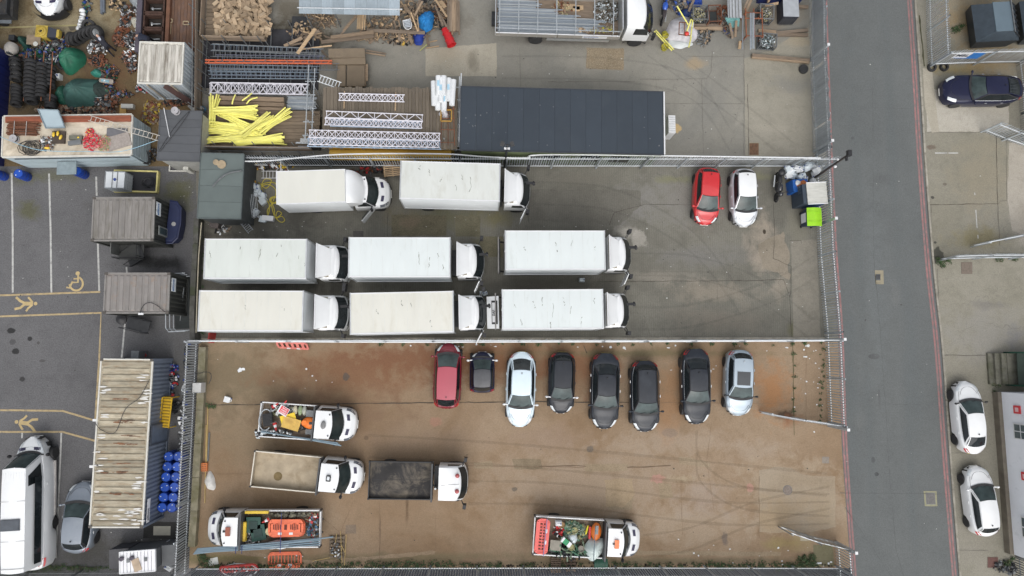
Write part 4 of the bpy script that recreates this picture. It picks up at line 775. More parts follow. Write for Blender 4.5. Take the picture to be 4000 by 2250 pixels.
TE,LE,WE=flatbed('flatbed lorry with a scorched dark bed and two red beacons on its white cab',(1444,1801),(1435,1951),(1690,1806),(1688,1952),zf=1.05,zs=1.30,bedm=M_dbed,sidem=steel_dk,white_side=steel_dk,beacon='none_cab')
def flatcab(t,x0,Lc,W,z0,zr,zfr=None,side_win=True,paintm=None,deflector=0,door=None,mirrors=True,beacons=False,visor=False,wheelr=.40,fl_wheel=None):
 """cab-over-engine lorry cab: rear wall at x0, windscreen at x0+Lc"""
 pm=paintm or p_white;h=W/2;xf=x0+Lc;b=MB()
 def fx(y,z):return xf-.30*(abs(y)/h)**3-.72*max(0,(z-(z0+.75))/1.0)
 ys=[-1,-.9,-.6,-.2,.2,.6,.9,1]
 zs=[z0,z0+.75,z0+.95,zr-.12,zr]
 rows=[]
 for z in zs:
  k=1 if z<zr-.13 else(.97 if z<zr else.90)
  rows.append([b.pt((x0,-h*k,z))]+[b.pt((fx(y*h,z)-(.06 if z==zr else 0),y*h*k,z)) for y in ys]+[b.pt((x0,h*k,z))])
 for r0,r1 in zip(rows,rows[1:]):
  for k in range(len(r0)):b.face((r0[k],r0[(k+1)%len(r0)],r1[(k+1)%len(r0)],r1[k]))
 b.face(rows[-1]);b.face(rows[0][::-1]);b.build('cab_body',pm,t,50)
 b=MB();b.grid(lambda p,q:(lambda y,z:Vector((fx(y,z)+.015,y,z)))((p*2-1)*h*.90,lerp(z0+.80,zr-.16,q)),10,3);b.build('windscreen',glass,t,60)
 b=MB();b.grid(lambda p,q:(lambda y,z:Vector((fx(y,z)+.022,y,z)))((p*2-1)*h*.72,lerp(z0+.22,z0+.56,q)),10,2);b.build('front_grille',blackp,t,60)
 b=MB();b.grid(lambda p,q:Vector((fx((p*2-1)*h,z0)+.05,(p*2-1)*h*.98,lerp(z0-.45,z0+.02,q))),10,2);b.build('front_bumper',p_white if deflector else blackp,t,60)
 for s in(-1,1):
  b=MB();b.poly([(x0+.28*Lc,s*(h+.008),z0+.85),(xf-.42,s*(h+.008),z0+.85),(xf-.55,s*(h*.985+.008),zr-.2),(x0+.3*Lc,s*(h*.985+.008),zr-.2)]);b.build('side_window',glass,t)
  b=MB();b.grid(lambda p,q:Vector((x0+.1+p*(Lc-.35),s*(h-.02+.04*q),.45+.35*math.sin(math.pi*p)**.5*(1-q)+q*.4)),8,1);b.build('wheel_arch',blackp,t,60)
  wheel(t,x0+Lc*.5,s*(h-.04),wheelr,.26)
  if visor:pass
  if mirrors:
   mx,my=xf-.18,s*(h+.34)
   b=MB();b.tube([(xf-.35,s*h*.96,zr-.35),(mx,my,zr-.15)],.025,5);b.tube([(xf-.40,s*h*.96,zr-.75),(mx,my,zr-.62)],.02,5);b.hexa([(mx-.1,my-.09,zr-.72),(mx+.08,my-.13,zr-.72),(mx+.13,my+.12,zr-.72),(mx-.06,my+.13,zr-.72)],[(mx-.1,my-.09,zr-.1),(mx+.08,my-.13,zr-.1),(mx+.13,my+.12,zr-.1),(mx-.06,my+.13,zr-.1)]);b.build('wing_mirror',blackp,t)
 if deflector:
  dh=deflector;d0,d1=x0-.02,xf-.92;w0,w1=h*.97,h*.72
  zt0,zt1=zr+dh,zr+.10;th=.035;b=MB()

  b.grid(lambda p,q:Vector((lerp(d0,d1,q),(p*2-1)*lerp(w0,w1,q),lerp(zt0,zt1,q**.8)-.05*(p*2-1)**4)),10,8)
  for s in(-1,1):
   b.grid(lambda p,q:Vector((lerp(d0,d1,q),s*(lerp(w0,w1,q)+.03*(1-p)*0),lerp(lerp(zt0,zt1,q**.8)-.05,zr-.02,p))),2,8)
  b.grid(lambda p,q:Vector((lerp(d1,xf-.76,q),(p*2-1)*lerp(w1,h*.84,q),lerp(zt1,zr+.03,q))),8,3)
  b.build('air_deflector',pm,t,50)
  b=MB();b.beam((d0,-w0,zt0+.01),(d0,w0,zt0+.01),.05,.03);b.build('deflector_rim',whitem,t)
  b=MB();b.box((d0+.32,0,zr+.012),(.52,w0*1.8,.02));b.build('deflector_floor',mat('beige_liner',(.27,.25,.2),.8,0,.3,3),t)
  b=MB()
  for k in(-.55,0,.55):b.beam((d0+.1,k,zr+.1),(d0+.14,k,zt0-.25),.05,.05)
  b.tube([(d0+.25,-w0*.8,zr+.12),(d0+.25,w0*.8,zr+.12)],.035,5);b.build('deflector_strut',mat('pale_strut',(.4,.39,.36),.6),t)
 if beacons:
  for yy in(-.42,.48):
   b=MB();b.lathe([(.13,0),(.12,.1),(.06,.16)],12,(xf-.62,yy,zr));b.build('beacon',mat('pinkish_beacon',(.42,.10,.10),.4),t,50)
  b=MB();b.tube([(x0+.15,-.1,zr+.01),(xf-.5,0,zr+.03)],.008,4);b.build('aerial',blackp,t)
flatcab(TE,LE+.42,1.72,2.06,.72,2.18,beacons=True)
b=MB();b.tube([(LE+.22,-.35,.9),(LE+.22,-.35,1.9)],.06,8);b.build('exhaust_stack',alu,TE);MB().box((LE+.25,.2,1.0),(.3,1.4,.5)).build('engine_cover',steel_dk,TE)
MB().box((LE*.5,0,1.055),(LE-.2,.02,.012)).build('bed_joint',blackp,TE)

# ---------------------------------------------------------------- box lorries
boxw={}
def boxroof(name,col,dirt,damt):return mat(name,col,.55,0,.035,.8,dirt=dirt,damt=damt,dscale=1.1,stretch=(1.6,.45,1))
scuff=mat('scuff_mark',(.22,.23,.20),.7,0,.3,6)
def box_lorry(label,rt,rb,ft,fb,front_x,roofm,zt=3.75,z0=1.02,lift=False,door=0,scuffs=(),seed=0,defl=.75,gap=.34,flap=False,group='white box lorries'):
 a,b_,c,d=[P(*q,zt) for q in(rt,rb,ft,fb)];A=(a+b_)/2;F=(c+d)/2;L=(F-A).length;W=((a-b_).length+(c-d).length)/2;rz=math.atan2((F-A).y,(F-A).x)
 t=thing('box_lorry',label,'lorry',(A.x,A.y,0),rz,group);rnd=random.Random(seed)
 cabend=(P(front_x,(ft[1]+fb[1])/2+12,1.9)-A).length;Lc=1.62;x0=max(L+gap,cabend-Lc)
 sidem=mat('box_side_white',(.74,.77,.78),.45,0,.04,.8,dirt=(.55,.57,.55),damt=.2)
 b=MB();b.hexa([(0.03,-W/2+.03,z0),(L-.03,-W/2+.03,z0),(L-.03,W/2-.03,z0),(.03,W/2-.03,z0)],[(.03,-W/2+.03,zt-.03),(L-.03,-W/2+.03,zt-.03),(L-.03,W/2-.03,zt-.03),(.03,W/2-.03,zt-.03)]);b.build('box_body',sidem,t)
 b=MB();b.grid(lambda p,q:Vector((.05+p*(L-.1),(q*2-1)*(W/2-.05),zt+.002+.02*(1-(q*2-1)**2)+rnd.uniform(-.003,.003))),16,6);b.build('box_roof',roofm,t,60)
 for s in(-1,1):
  MB().beam((0,s*(W/2-.03),zt-.02),(L,s*(W/2-.03),zt-.02),.07,.07).build('roof_edge_trim',whitem,t)
  MB().beam((0,s*(W/2-.02),z0+.02),(L,s*(W/2-.02),z0+.02),.05,.12).build('side_rail',alu,t)
  MB().beam((L*.28+.3,s*(W/2-.12),.62),(L*.95,s*(W/2-.12),.62),.03,.12).build('side_guard',alu,t)
 for xx in(.01,L-.01):MB().beam((xx,-W/2,zt-.015),(xx,W/2,zt-.015),.07,.075).build('roof_edge_trim',alu,t)
 for s in(-1,1):
  for xx in(.0,L):MB().box((xx,s*(W/2-.01),(z0+zt)/2),(.07,.07,zt-z0)).build('corner_post',alu,t)
 n=9
 for k in range(1,n):MB().box((L*k/n,0,zt+.018),(.012,W-.16,.008)).build('roof_seam',mat('seam_pale',(.58,.60,.58),.6),t)
 MB().box((-.02,0,zt-.4),(.05,.12,.1)).build('marker_lamp',plastw,t)
 for(sx,sy,ln) in scuffs:
  b=MB();p0=Vector((sx*L,sy*W,zt+.026));pts=[p0];
  for k in range(6):pts.append(pts[-1]+Vector((rnd.uniform(-.07,.07),-ln/6,0)))
  for p,q in zip(pts,pts[1:]):
   if rnd.random()<.7:b.beam(p,q,rnd.uniform(.012,.045),.003)
  if b.f:b.build('scuff_mark',scuff,t)
 b=MB();b.box(((x0+.8)/2,.42,.72),(x0+.8,.10,.26));b.box(((x0+.8)/2,-.42,.72),(x0+.8,.10,.26));b.box((x0-.25,0,.9),(.25,1.6,.6));b.build('chassis',steel_dk,t)
 for s in(-1,1):wheel(t,L*.24,s*(W/2-.07),.42,.45)
 if lift:
  MB().box((-.28,0,1.2),(.10,W*.92,.12)).build('tail_lift_frame',steel_dk,t);MB().box((-.36,0,1.45),(.07,W*.96,.9)).build('tail_lift_platform',mat('lift_plate',(.25,.24,.23),.6,.3),t)
  for s in(-1,1):MB().beam((-.02,s*W*.40,.8),(-.34,s*W*.40,1.1),.08,.12).build('tail_lift_arm',blackp,t)
 flatcab(t,x0,Lc,2.12,.85,2.42,deflector=defl)
 MB().beam((x0+Lc-.30,.35,2.44),(x0+Lc+.10,.38,2.34),.16,.05).build('mirror_arm',blackp,t);MB().blob((x0+Lc+.16,.38,2.28),(.10,.14,.12),1).build('kerb_mirror',blackp,t,40)
 if door:
  b=MB();hx=x0+Lc-.22;q=Vector((hx,-1.06,0));an=R(-90-door);dv=Vector((math.cos(an),math.sin(an),0))*.95
  b.hexa([(q+dv*0+Vector((0,0,z))) for z in(.85,)]+[q+dv+Vector((0,0,.85)),q+dv+Vector((.05,0,.85)),q+Vector((.05,0,.85))],[q+Vector((0,0,1.7)),q+dv+Vector((0,0,1.7)),q+dv+Vector((.05,0,1.7)),q+Vector((.05,0,1.7))]);o=b.build('open_door',p_white,t)
  b=MB();f1,f2=q+dv*.06,q+dv*.94
  for u,v in((f1+Vector((0,0,1.7)),f1+dv*.2+Vector((0,0,2.3))),(f2+Vector((0,0,1.7)),f2+Vector((0,0,2.3))),(f1+dv*.2+Vector((0,0,2.3)),f2+Vector((0,0,2.3)))):b.beam(u,v,.05,.05)
  b.build('door_window_frame',p_white,t);b=MB();b.hexa([f1+dv*.1+Vector((.02,0,1.7)),f2+Vector((.02,0,1.7)),f2+Vector((.03,0,1.7)),f1+dv*.1+Vector((.03,0,1.7))],[f1+dv*.25+Vector((.02,0,2.28)),f2+Vector((.02,0,2.28)),f2+Vector((.03,0,2.28)),f1+dv*.25+Vector((.03,0,2.28))]);b.build('door_glass',glass,t)
 if flap:
  xf=x0+Lc+.02;b=MB();b.hexa([(xf,-.98,1.62),(xf+.72,-1.0,1.86),(xf+.72,1.0,1.86),(xf,.98,1.62)],[(xf,-.98,1.67),(xf+.72,-1.0,1.91),(xf+.72,1.0,1.91),(xf,.98,1.67)]);b.build('raised_front_panel',p_white,t)
  b=MB();b.hexa([(xf+.28,-.72,1.77),(xf+.64,-.72,1.89),(xf+.64,.72,1.89),(xf+.28,.72,1.77)],[(xf+.28,-.72,1.775+.01),(xf+.64,-.72,1.90+.01),(xf+.64,.72,1.90+.01),(xf+.28,.72,1.785)]);b.build('panel_grille',blackp,t)
  b=MB();b.hexa([(xf+.32,-.60,1.79),(xf+.50,-.60,1.85),(xf+.50,.60,1.85),(xf+.32,.60,1.79)],[(xf+.32,-.60,1.81),(xf+.50,-.60,1.87),(xf+.50,.60,1.87),(xf+.32,.60,1.81)]);b.build('badge_plate',whitem,t)
  o=text('DAF',.20,blackp,t,(xf+.475,-.22,1.875),(R(0),R(-18),R(90)),bold=1.0);
 return t
def text(s,size,m,parent,loc,rot,bold=0.0,name='lettering',align='LEFT'):
 cu=bpy.data.curves.new(name,'FONT');cu.body=s;cu.size=size;cu.extrude=.002;cu.offset=.006*bold;cu.align_x=align
 tmp=bpy.data.objects.new('tmp',cu);me=bpy.data.meshes.new_from_object(tmp);bpy.data.objects.remove(tmp);bpy.data.curves.remove(cu)
 me.name=name;me.materials.clear();me.materials.append(m);return link(name,me,parent,loc,rot)
rW=boxroof('lorry_roof_white',(.62,.665,.66),(.45,.48,.45),.15);rG=boxroof('lorry_roof_greenish',(.575,.61,.575),(.46,.49,.44),.3);rC=boxroof('lorry_roof_cream',(.62,.615,.555),(.52,.50,.42),.3);rN=boxroof('lorry_roof_streaked',(.58,.60,.57),(.46,.46,.41),.35)
box_lorry('white box lorry parked under the upper fence beside the pallet, cab door open',(1565.7,627.7),(1561.5,776),(1954,639.4),(1950.5,786.5),2055,rN,scuffs=[(.70,.12,.9),(.42,.1,.3),(.62,.2,.35),(.28,.3,.5),(.55,-.1,.5),(.2,.38,.3)],seed=1,door=25)
box_lorry('white box lorry with faint green streaks, upper row, nearest the dark wall',(802,932.6),(796,1088.7),(1197,934),(1195.5,1088.7),1347,rG,scuffs=[(.35,.3,.9),(.55,.3,.8),(.75,.35,.7),(.98,-.1,.2),(.93,.1,.3),(.05,.2,.4)],seed=2)
box_lorry('clean white box lorry in the middle of the upper row, scratched near its front',(1362.3,927),(1362.3,1082.6),(1757,928),(1758,1081.7),1878,rW,scuffs=[(.7,.2,.9),(.8,.0,.6),(.88,.1,.3),(.92,-.15,.5)],seed=3,door=25)
box_lorry('white box lorry with a tail lift at the right end of the upper row',(1975,901),(1973.4,1053.4),(2361,901),(2364.6,1052.7),2455,rW,lift=True,scuffs=[(.68,.35,.7),(.2,.1,.3),(.5,.2,.7),(.9,.1,.3)],seed=4,door=25)
box_lorry('cream roofed box lorry at the left end of the lower row',(779.6,1134.3),(774,1293.6),(1184.8,1136.6),(1181.6,1293.6),1342,rC,scuffs=[(.45,.2,.4),(.8,.1,.2)],seed=5)
box_lorry('cream roofed box lorry with its white front grille panel raised',(1367,1146.9),(1369.3,1304.3),(1765.3,1135.2),(1775.5,1298.3),1879,rC,scuffs=[(.5,.3,.4),(.6,.25,.3),(.78,-.2,.4),(.25,.1,.3)],seed=6,flap=True,door=30)
box_lorry('scratched white box lorry with a tail lift at the right end of the lower row',(1961.6,1132.2),(1963.3,1285.4),(2353.8,1128.8),(2357.2,1284.3),2448,rW,lift=True,scuffs=[(.50,.15,1.0),(.69,.2,.9),(.79,-.2,.5),(.12,.3,.6),(.2,-.1,.7),(.3,.2,.4),(.6,.3,.5),(.92,.3,.4),(.48,-.3,.4),(.4,.3,.6)],seed=7)
# ---------------------------------------------------------------- luton van
a,b_,c,d=P(1080,669.3,3.05),P(1082,798.5,3.05),P(1350,661,3.05),P(1350,789,3.05);A=(a+b_)/2;F=(c+d)/2;L=(F-A).length;W=(a-b_).length+.02
lv=thing('luton_van','white luton van with a cream roof and its driver door open','van',(A.x,A.y,0),math.atan2((F-A).y,(F-A).x))
MB().box((L/2,0,1.78),(L-.04,W-.04,2.5)).build('box_body',mat('box_side_white',(.74,.77,.78)),lv)
MB().box((L/2,0,3.045),(L-.1,W-.1,.03)).build('box_roof',boxroof('luton_roof',(.61,.61,.555),(.6,.58,.48),.2),lv)
for s in(-1,1):MB().beam((0,s*(W/2-.03),3.035),(L,s*(W/2-.03),3.035),.06,.06).build('roof_edge_trim',whitem,lv)
MB().beam((0,-W/2,3.035),(0,W/2,3.035),.06,.062).build('roof_edge_trim',whitem,lv)
b=MB();nl=.98
def lut(p,q):
 u=p*2-1;x=lerp(0,nl,q);wv=W/2*(1-.12*q**2);cor=1-.10*q*u*u
 return Vector((L+x*(1-.22*q*u*u),u*wv,3.05-(1.05-.0)*q**1.9-.16*abs(u)**6*(1)))
b.grid(lut,12,10)
for s in(0,1):b.grid(lambda p,q:(lambda v:Vector((v.x,v.y,lerp(v.z,min(v.z,1.85),p))))(lut(s,q)),3,10)
b.grid(lambda p,q:(lambda v:Vector((v.x,v.y,lerp(v.z,1.80,q))))(lut(p,1)),12,2)
b.build('luton_nose',p_white,lv,50)
cab(lv,L+.22,W=2.0,Hh=2.0,Lc=2.15)
MB().box(((L+.3)/2,0,.62),(L+.6,.9,.2)).build('chassis',steel_dk,lv)
for s in(-1,1):wheel(lv,L*.42,s*(W/2-.05),.35,.25)
q=Vector((L+1.25,-1.0,0));an=R(-90-40);dv=Vector((math.cos(an),math.sin(an),0))*1.05
b=MB();b.hexa([q+Vector((0,0,.5)),q+dv+Vector((0,0,.5)),q+dv+Vector((.09,0,.5)),q+Vector((.09,0,.5))],[q+Vector((0,0,1.25)),q+dv+Vector((0,0,1.25)),q+dv+Vector((.09,0,1.25)),q+Vector((.09,0,1.25))]);b.build('open_door',p_white,lv)
b=MB();b.hexa([q+dv*.1+Vector((.02,0,1.25)),q+dv*.95+Vector((.02,0,1.25)),q+dv*.95+Vector((.05,0,1.25)),q+dv*.1+Vector((.05,0,1.25))],[q+dv*.4+Vector((.10,0,1.85)),q+dv*.95+Vector((.10,0,1.85)),q+dv*.95+Vector((.13,0,1.85)),q+dv*.4+Vector((.13,0,1.85))]);b.build('door_glass',glass,lv)
# ---------------------------------------------------------------- scaffold lorry at the top
A=P(1936,60,1.35);F=P(2418,74,1.35);ang=math.atan2((F-A).y,(F-A).x)-R(.2);L=(F-A).length;W=2.5
sl=thing('scaffold_lorry','big white scaffold lorry with an open bed full of steel poles','lorry',(A.x,A.y,0),ang)
MB().box((L/2,0,1.15),(L,W,.1)).build('bed_floor',wood,sl)
for s in(-1,1):
 for k in range(2):MB().beam((k*L/2+.02,s*(W/2),1.35),((k+1)*L/2-.02,s*(W/2),1.35),.05,.42).build('side_board',mat('board_grey',(.33,.31,.28),.6,.2,.1,2),sl);MB().beam((k*L/2+.02,s*W/2,1.575),((k+1)*L/2-.02,s*W/2,1.575),.07,.03).build('side_rail',whitem,sl)
MB().beam((0,-W/2,1.45),(0,W/2,1.45),.06,.6).build('tailboard',alu,sl);MB().beam((L,-W/2,1.9),(L,W/2,1.9),.08,1.5).build('headboard',alu,sl)
for k in range(7):
 x=L*(k+.2)/6.6
 b=MB();b.tube([(x,-W/2,1.15),(x,-W/2,2.0),(x,W/2,2.05),(x,W/2,1.15)],.035,6);b.build('rack_hoop',galv,sl)
b=MB();b.tube([(0,-W/2+.1,2.0),(L,-W/2+.1,2.0)],.03,6);b.build('rack_rail',galv,sl)
flatcab(sl,L+.25,1.9,2.46,.95,2.75,wheelr=.47)
for s in(-1,1):
 wheel(sl,L*.33,s*(W/2-.02),.46,.5);b=MB();b.beam((L*.42,s*(W/2-.05),.75),(L*.93,s*(W/2-.05),.75),.05,.25);b.build('side_guard',alu,sl)
MB().box((L*.5+.5,0,.85),(L+1.5,.9,.28)).build('chassis',steel_dk,sl)
b=MB();b.hexa([(L*.70,-W/2-.032,1.2),(L*.90,-W/2-.032,1.2),(L*.90,-W/2-.028,1.2),(L*.70,-W/2-.028,1.2)],[(L*.70,-W/2-.032,1.48),(L*.90,-W/2-.032,1.48),(L*.90,-W/2-.028,1.48),(L*.70,-W/2-.028,1.48)]);b.build('sign_plate',whitem,sl)
text('SCAFFOLDING',.14,mat('sign_blue',(.03,.10,.35),.5),sl,(L*.715,-W/2-.036,1.34),(R(90),0,0));text('0181 4317 000',.11,blackp,sl,(L*.715,-W/2-.036,1.22),(R(90),0,0))
galvp=[mat('scaffold_tube%d'%i,c,.5,.3,.15,1.5,rnd=.15,stretch=(.4,4,4)) for i,c in enumerate([(.34,.38,.42),(.27,.31,.35),(.44,.47,.48)])]
rnd=random.Random(5)
def tubes(name,label,cat,ax,n,L0,zrow,group,mats_,r=.03,wj=.2,rows=1,width=None):
 pass
pb=thing('scaffold_tube_stack','long grey steel scaffold tubes laid along the bed of the scaffold lorry','scaffold tubes',sl.matrix_world@Vector((0,0,0)),ang)
pb.location=sl.location;pb.location.z=1.2
cylm={}
def tube_mesh(Lt,r,m,n=6):
 k=(round(Lt,1),r,m.name)
 if k not in cylm:b=MB();b.tube([(0,0,0),(round(Lt,1),0,0)],r,n);cylm[k]=b.mesh('tube',m,50)
 return cylm[k]
y=-W/2+.12
while y<.55:
 Lt=L*(.70 if y<-.75 else.84 if y<-.05 else.62 if y<.2 else.5)+rnd.uniform(-.4,.3)
 for z in(.06,.14):
  link('tube',tube_mesh(Lt,.03,rnd.choice(galvp)),pb,(.08+rnd.uniform(0,.15),y+rnd.uniform(-.01,.01),z))
 y+=.072
while y<W/2-.1:link('tube',tube_mesh(L*.33+rnd.uniform(-.3,.3),.03,rnd.choice(galvp)),pb,(.1,y,.08));y+=.07

def motorbike(label,px,py,ang,col,seatm,group=None,top=False):
 q=P(px,py,.4);t=thing('motorcycle',label,'motorcycle',(q.x,q.y,0),ang,group)
 for x in(-.68,.68):
  b=MB();pts=[(x+.29*math.cos(a),0,.30+.29*math.sin(a)) for a in[k*math.pi/10 for k in range(20)]];b.tube(pts+[pts[0]],.055,6,cap=False);w_=b.build('wheel',rubber,t,40)
  b=MB();b.lathe([(.2,-.02),(.2,.02)],14,(x,0,.30),'y');b.build('rim',steel_dk,w_)
 MB().blob((.12,0,.78),(.36,.19,.18),4,12,6,.06).build('fuel_tank',col,t,60);MB().blob((-.38,0,.80),(.42,.15,.09),6,12,6,.05).build('seat',seatm,t,60)
 MB().blob((.05,0,.42),(.38,.17,.25),9,10,6,.2).build('engine',steel_dk,t,40);MB().blob((.62,0,.88),(.16,.17,.2),5,10,6,.08).build('front_fairing',col,t,60)
 MB().tube([(.42,-.38,1.0),(.52,-.12,1.02),(.52,.12,1.02),(.42,.38,1.0)],.02,6).build('handlebar',blackp,t)
 for s in(-1,1):MB().blob((.5,s*.33,1.16),(.03,.08,.05),1).build('mirror',blackp,t,40)
 MB().tube([(.64,.08,.3),(.5,.08,.95)],.03,6).build('fork',alu,t);MB().tube([(.0,-.2,.3),(-.75,-.2,.42)],.05,8).build('exhaust',alu,t)
 if top:MB().blob((-.82,0,1.02),(.24,.24,.16),2,12,6,.05).build('top_box',blackp,t,60)
 return t
motorbike('black scooter with a top box parked between the silver hatchback and the bins',3037,730,R(-94),mat('gloss_black',(.02,.02,.022),.25,coat=1),blackp,top=True)
motorbike('blue motorcycle with a yellow plate beside the heap of plastic sheeting',2592,42,R(82),mat('gloss_blue',(.01,.08,.42),.25,coat=1),mat('brown_black_seat',(.035,.028,.03),.6))
pl=thing('twin_axle_truck','dark grubby tipper body with twin wheels at the top left corner','truck',P(-40,40),0)
MB().box((0,0,1.0),(4.6,2.0,.5)).build('body',mat('grubby_black',(.03,.03,.03),.7,0,.4,3,dirt=(.12,.1,.08),damt=.4),pl);b=MB()
for s in(-1,1):b.box((0,s*.98,1.3),(4.4,.06,.5))
b.box((2.1,0,1.3),(.06,1.9,.5));b.build('side_board',steel_dk,pl)
MB().box((.3,-1.06,.72),(3.2,.28,.08)).build('mudguard',mat('grey_mudguard',(.16,.18,.2),.5),pl)
for x in(-.1,1.0):wheel(pl,x+.1,-1.08,.33,.25,steel_dk)
MB().blob((1.4,.2,1.35),(.35,.3,.25),8,amp=.4).build('load',mat('brown_load',(.22,.15,.11),.9),pl,30);MB().blob((-.6,.3,1.3),(.9,.5,.2),9,amp=.4).build('load',mat('grey_load',(.1,.095,.08),.9),pl,30)
# ================================================================ BUILDINGS, CONTAINERS, RACKS
def quad_thing(name,label,cat,tl,tr,br,bl_,zt,group=None,base=0.0):
 """four surveyed roof corners at height zt -> thing at the centre with x along the top edge; returns (thing, W along x, D along y)"""
 a,b_,c,d=[P(*q,zt) for q in(tl,tr,br,bl_)];ctr=(a+b_+c+d)/4
 ex=((b_-a)+(c-d))/2;ey=((a-d)+(b_-c))/2
 t=thing(name,label,cat,(ctr.x,ctr.y,base),math.atan2(ex.y,ex.x),group);return t,ex.length,ey.length
def corr_wall(t,name,x0,y0,x1,y1,z0,z1,m,pitch=.25,depth=.035,mi=0):
 a,e=Vector((x0,y0,0)),Vector((x1,y1,0));L=(e-a).length;d=(e-a)/L;n=Vector((-d.y,d.x,0));b=MB();k=max(1,round(L/pitch));pts=[]
 for i in range(k):
  for f,o in((0,0),(.15,depth),(.5,depth),(.65,0)):pts.append(a+d*(L*(i+f)/k)+n*o)
 pts.append(e);r=[(b.pt((p.x,p.y,z0)),b.pt((p.x,p.y,z1))) for p in pts]
 for(p,q),(u,v) in zip(r,r[1:]):b.face((p,u,v,q))
 return b.build(name,m,t)
def container(label,tl,tr,br,bl_,zt,roofm,wallm,ribs=10,along='x',group=None,postm=None,name='container',cat='container',trim=None,panel_gap=.3,base=0.0,rib_h=.045,cast=True):
 t,W,D=quad_thing(name,label,cat,tl,tr,br,bl_,zt,group);hw,hd=W/2,D/2;pm=postm or wallm
 for nm,x0,y0,x1,y1 in(('wall',-hw,-hd,hw,-hd),('wall',hw,-hd,hw,hd),('wall',hw,hd,-hw,hd),('wall',-hw,hd,-hw,-hd)):corr_wall(t,nm,x0*.985,y0*.985,x1*.985,y1*.985,base+.12,zt-.1,wallm)
 MB().box((0,0,zt-.075),(W-.06,D-.06,.05)).build('roof_deck',roofm,t)
 for k in range(ribs):
  f0,f1=(k+.5-(1-panel_gap)/2)/ribs,(k+.5+(1-panel_gap)/2)/ribs;b=MB();m_=.05
  if along=='x':lo,hi=lerp(-hw+.08,hw-.08,f0),lerp(-hw+.08,hw-.08,f1);q=[(lo,-hd+.14),(hi,-hd+.14),(hi,hd-.14),(lo,hd-.14)];q2=[(lo+.03,-hd+.20),(hi-.03,-hd+.20),(hi-.03,hd-.20),(lo+.03,hd-.20)]
  else:lo,hi=lerp(-hd+.08,hd-.08,f0),lerp(-hd+.08,hd-.08,f1);q=[(-hw+.14,lo),(hw-.14,lo),(hw-.14,hi),(-hw+.14,hi)];q2=[(-hw+.2,lo+.03),(hw-.2,lo+.03),(hw-.2,hi-.03),(-hw+.2,hi-.03)]
  b.hexa([(*p,zt-.05) for p in q],[(*p,zt-.05+rib_h) for p in q2]);b.build('roof_rib',roofm,t)
 tm=trim or pm
 for s in(-1,1):
  MB().beam((-hw,s*(hd-.02),zt-.05),(hw,s*(hd-.02),zt-.05),.08,.10).build('roof_edge',tm,t);MB().beam((s*(hw-.02),-hd,zt-.052),(s*(hw-.02),hd,zt-.052),.08,.10).build('roof_edge',tm,t)
  MB().beam((-hw,s*(hd-.02),base+.08),(hw,s*(hd-.02),base+.08),.08,.16).build('base_rail',pm,t);MB().beam((s*(hw-.02),-hd,base+.079),(s*(hw-.02),hd,base+.079),.08,.16).build('base_rail',pm,t)
  for s2 in(-1,1):
   MB().box((s*(hw-.03),s2*(hd-.03),base+zt/2-.03),(.14,.14,zt-base-.02)).build('corner_post',pm,t)
   if cast:MB().box((s*(hw-.06),s2*(hd-.05),zt+.006),(.18,.15,.04)).build('corner_casting',mat('casting',(.10,.09,.08),.7,.2,.3,6),t)
 return t,W,D
M_cream=mat('peeling_cream_roof',(.36,.32,.24),.8,0,.25,1.6,rnd=.28,dirt=(.24,.165,.095),damt=.42,dscale=1.3,stretch=(1,3,1));M_navyw=mat('slate_blue_wall',(.13,.155,.20),.6,0,.12,2,dirt=(.10,.12,.15),damt=.3)
M_grc=mat('weathered_taupe_roof',(.205,.193,.18),.8,0,.14,1.5,rnd=.12,dirt=(.115,.105,.08),damt=.42,dscale=.9,stretch=(3,.7,1));M_dkw=mat('charcoal_olive_wall',(.04,.042,.038),.6,0,.15,2)
M_grc2=mat('weathered_taupe_roof_stained',(.225,.21,.198),.8,0,.12,1.5,rnd=.08,dirt=(.27,.16,.08),damt=.26,dscale=1.0)
M_wht=mat('dirty_white_roof',(.52,.50,.45),.7,0,.14,1.3,rnd=.12,dirt=(.15,.13,.10),damt=.6,dscale=.5,stretch=(3,.6,1));M_whw=mat('pale_blue_white_wall',(.36,.40,.43),.6,0,.1,1,dirt=(.24,.27,.28),damt=.35)
whitecap=mat('grubby_white_trim',(.58,.57,.52),.6,0,.12,3)
ct,CW,CD=container('long cream container with a rust streaked ribbed roof and slate blue wall',(393.4,1402.7),(600,1402.7),(553,2063),(347.6,2060),2.6,M_cream,M_navyw,ribs=25,along='y',trim=whitecap,panel_gap=.34,rib_h=.06)
rust_st=mat('rust_streak',(.22,.10,.05),.9,0,.4,5,dirt=(.08,.05,.035),damt=.6)
peel=mat('peeled_white',(.62,.61,.58),.7,0,.1,4);rnd=random.Random(11)
for(fx,fy) in[(.0,.40),(.1,.405),(-.15,.28),(.05,.275),(.0,.225),(.12,.11),(-.05,.105),(.15,.06),(.02,-.03),(-.1,-.16),(.05,-.02)]:
 b=MB();
 for _ in range(7):x=fx*CW+rnd.uniform(-.5,.5);b.box((x,-(fy-.1)*CD+rnd.uniform(-.03,.03),2.615+rnd.uniform(0,.004)),(rnd.uniform(.1,.4),rnd.uniform(.02,.05),.004),rnd.uniform(-.1,.1))
 b.build('rust_streak',rust_st,ct)
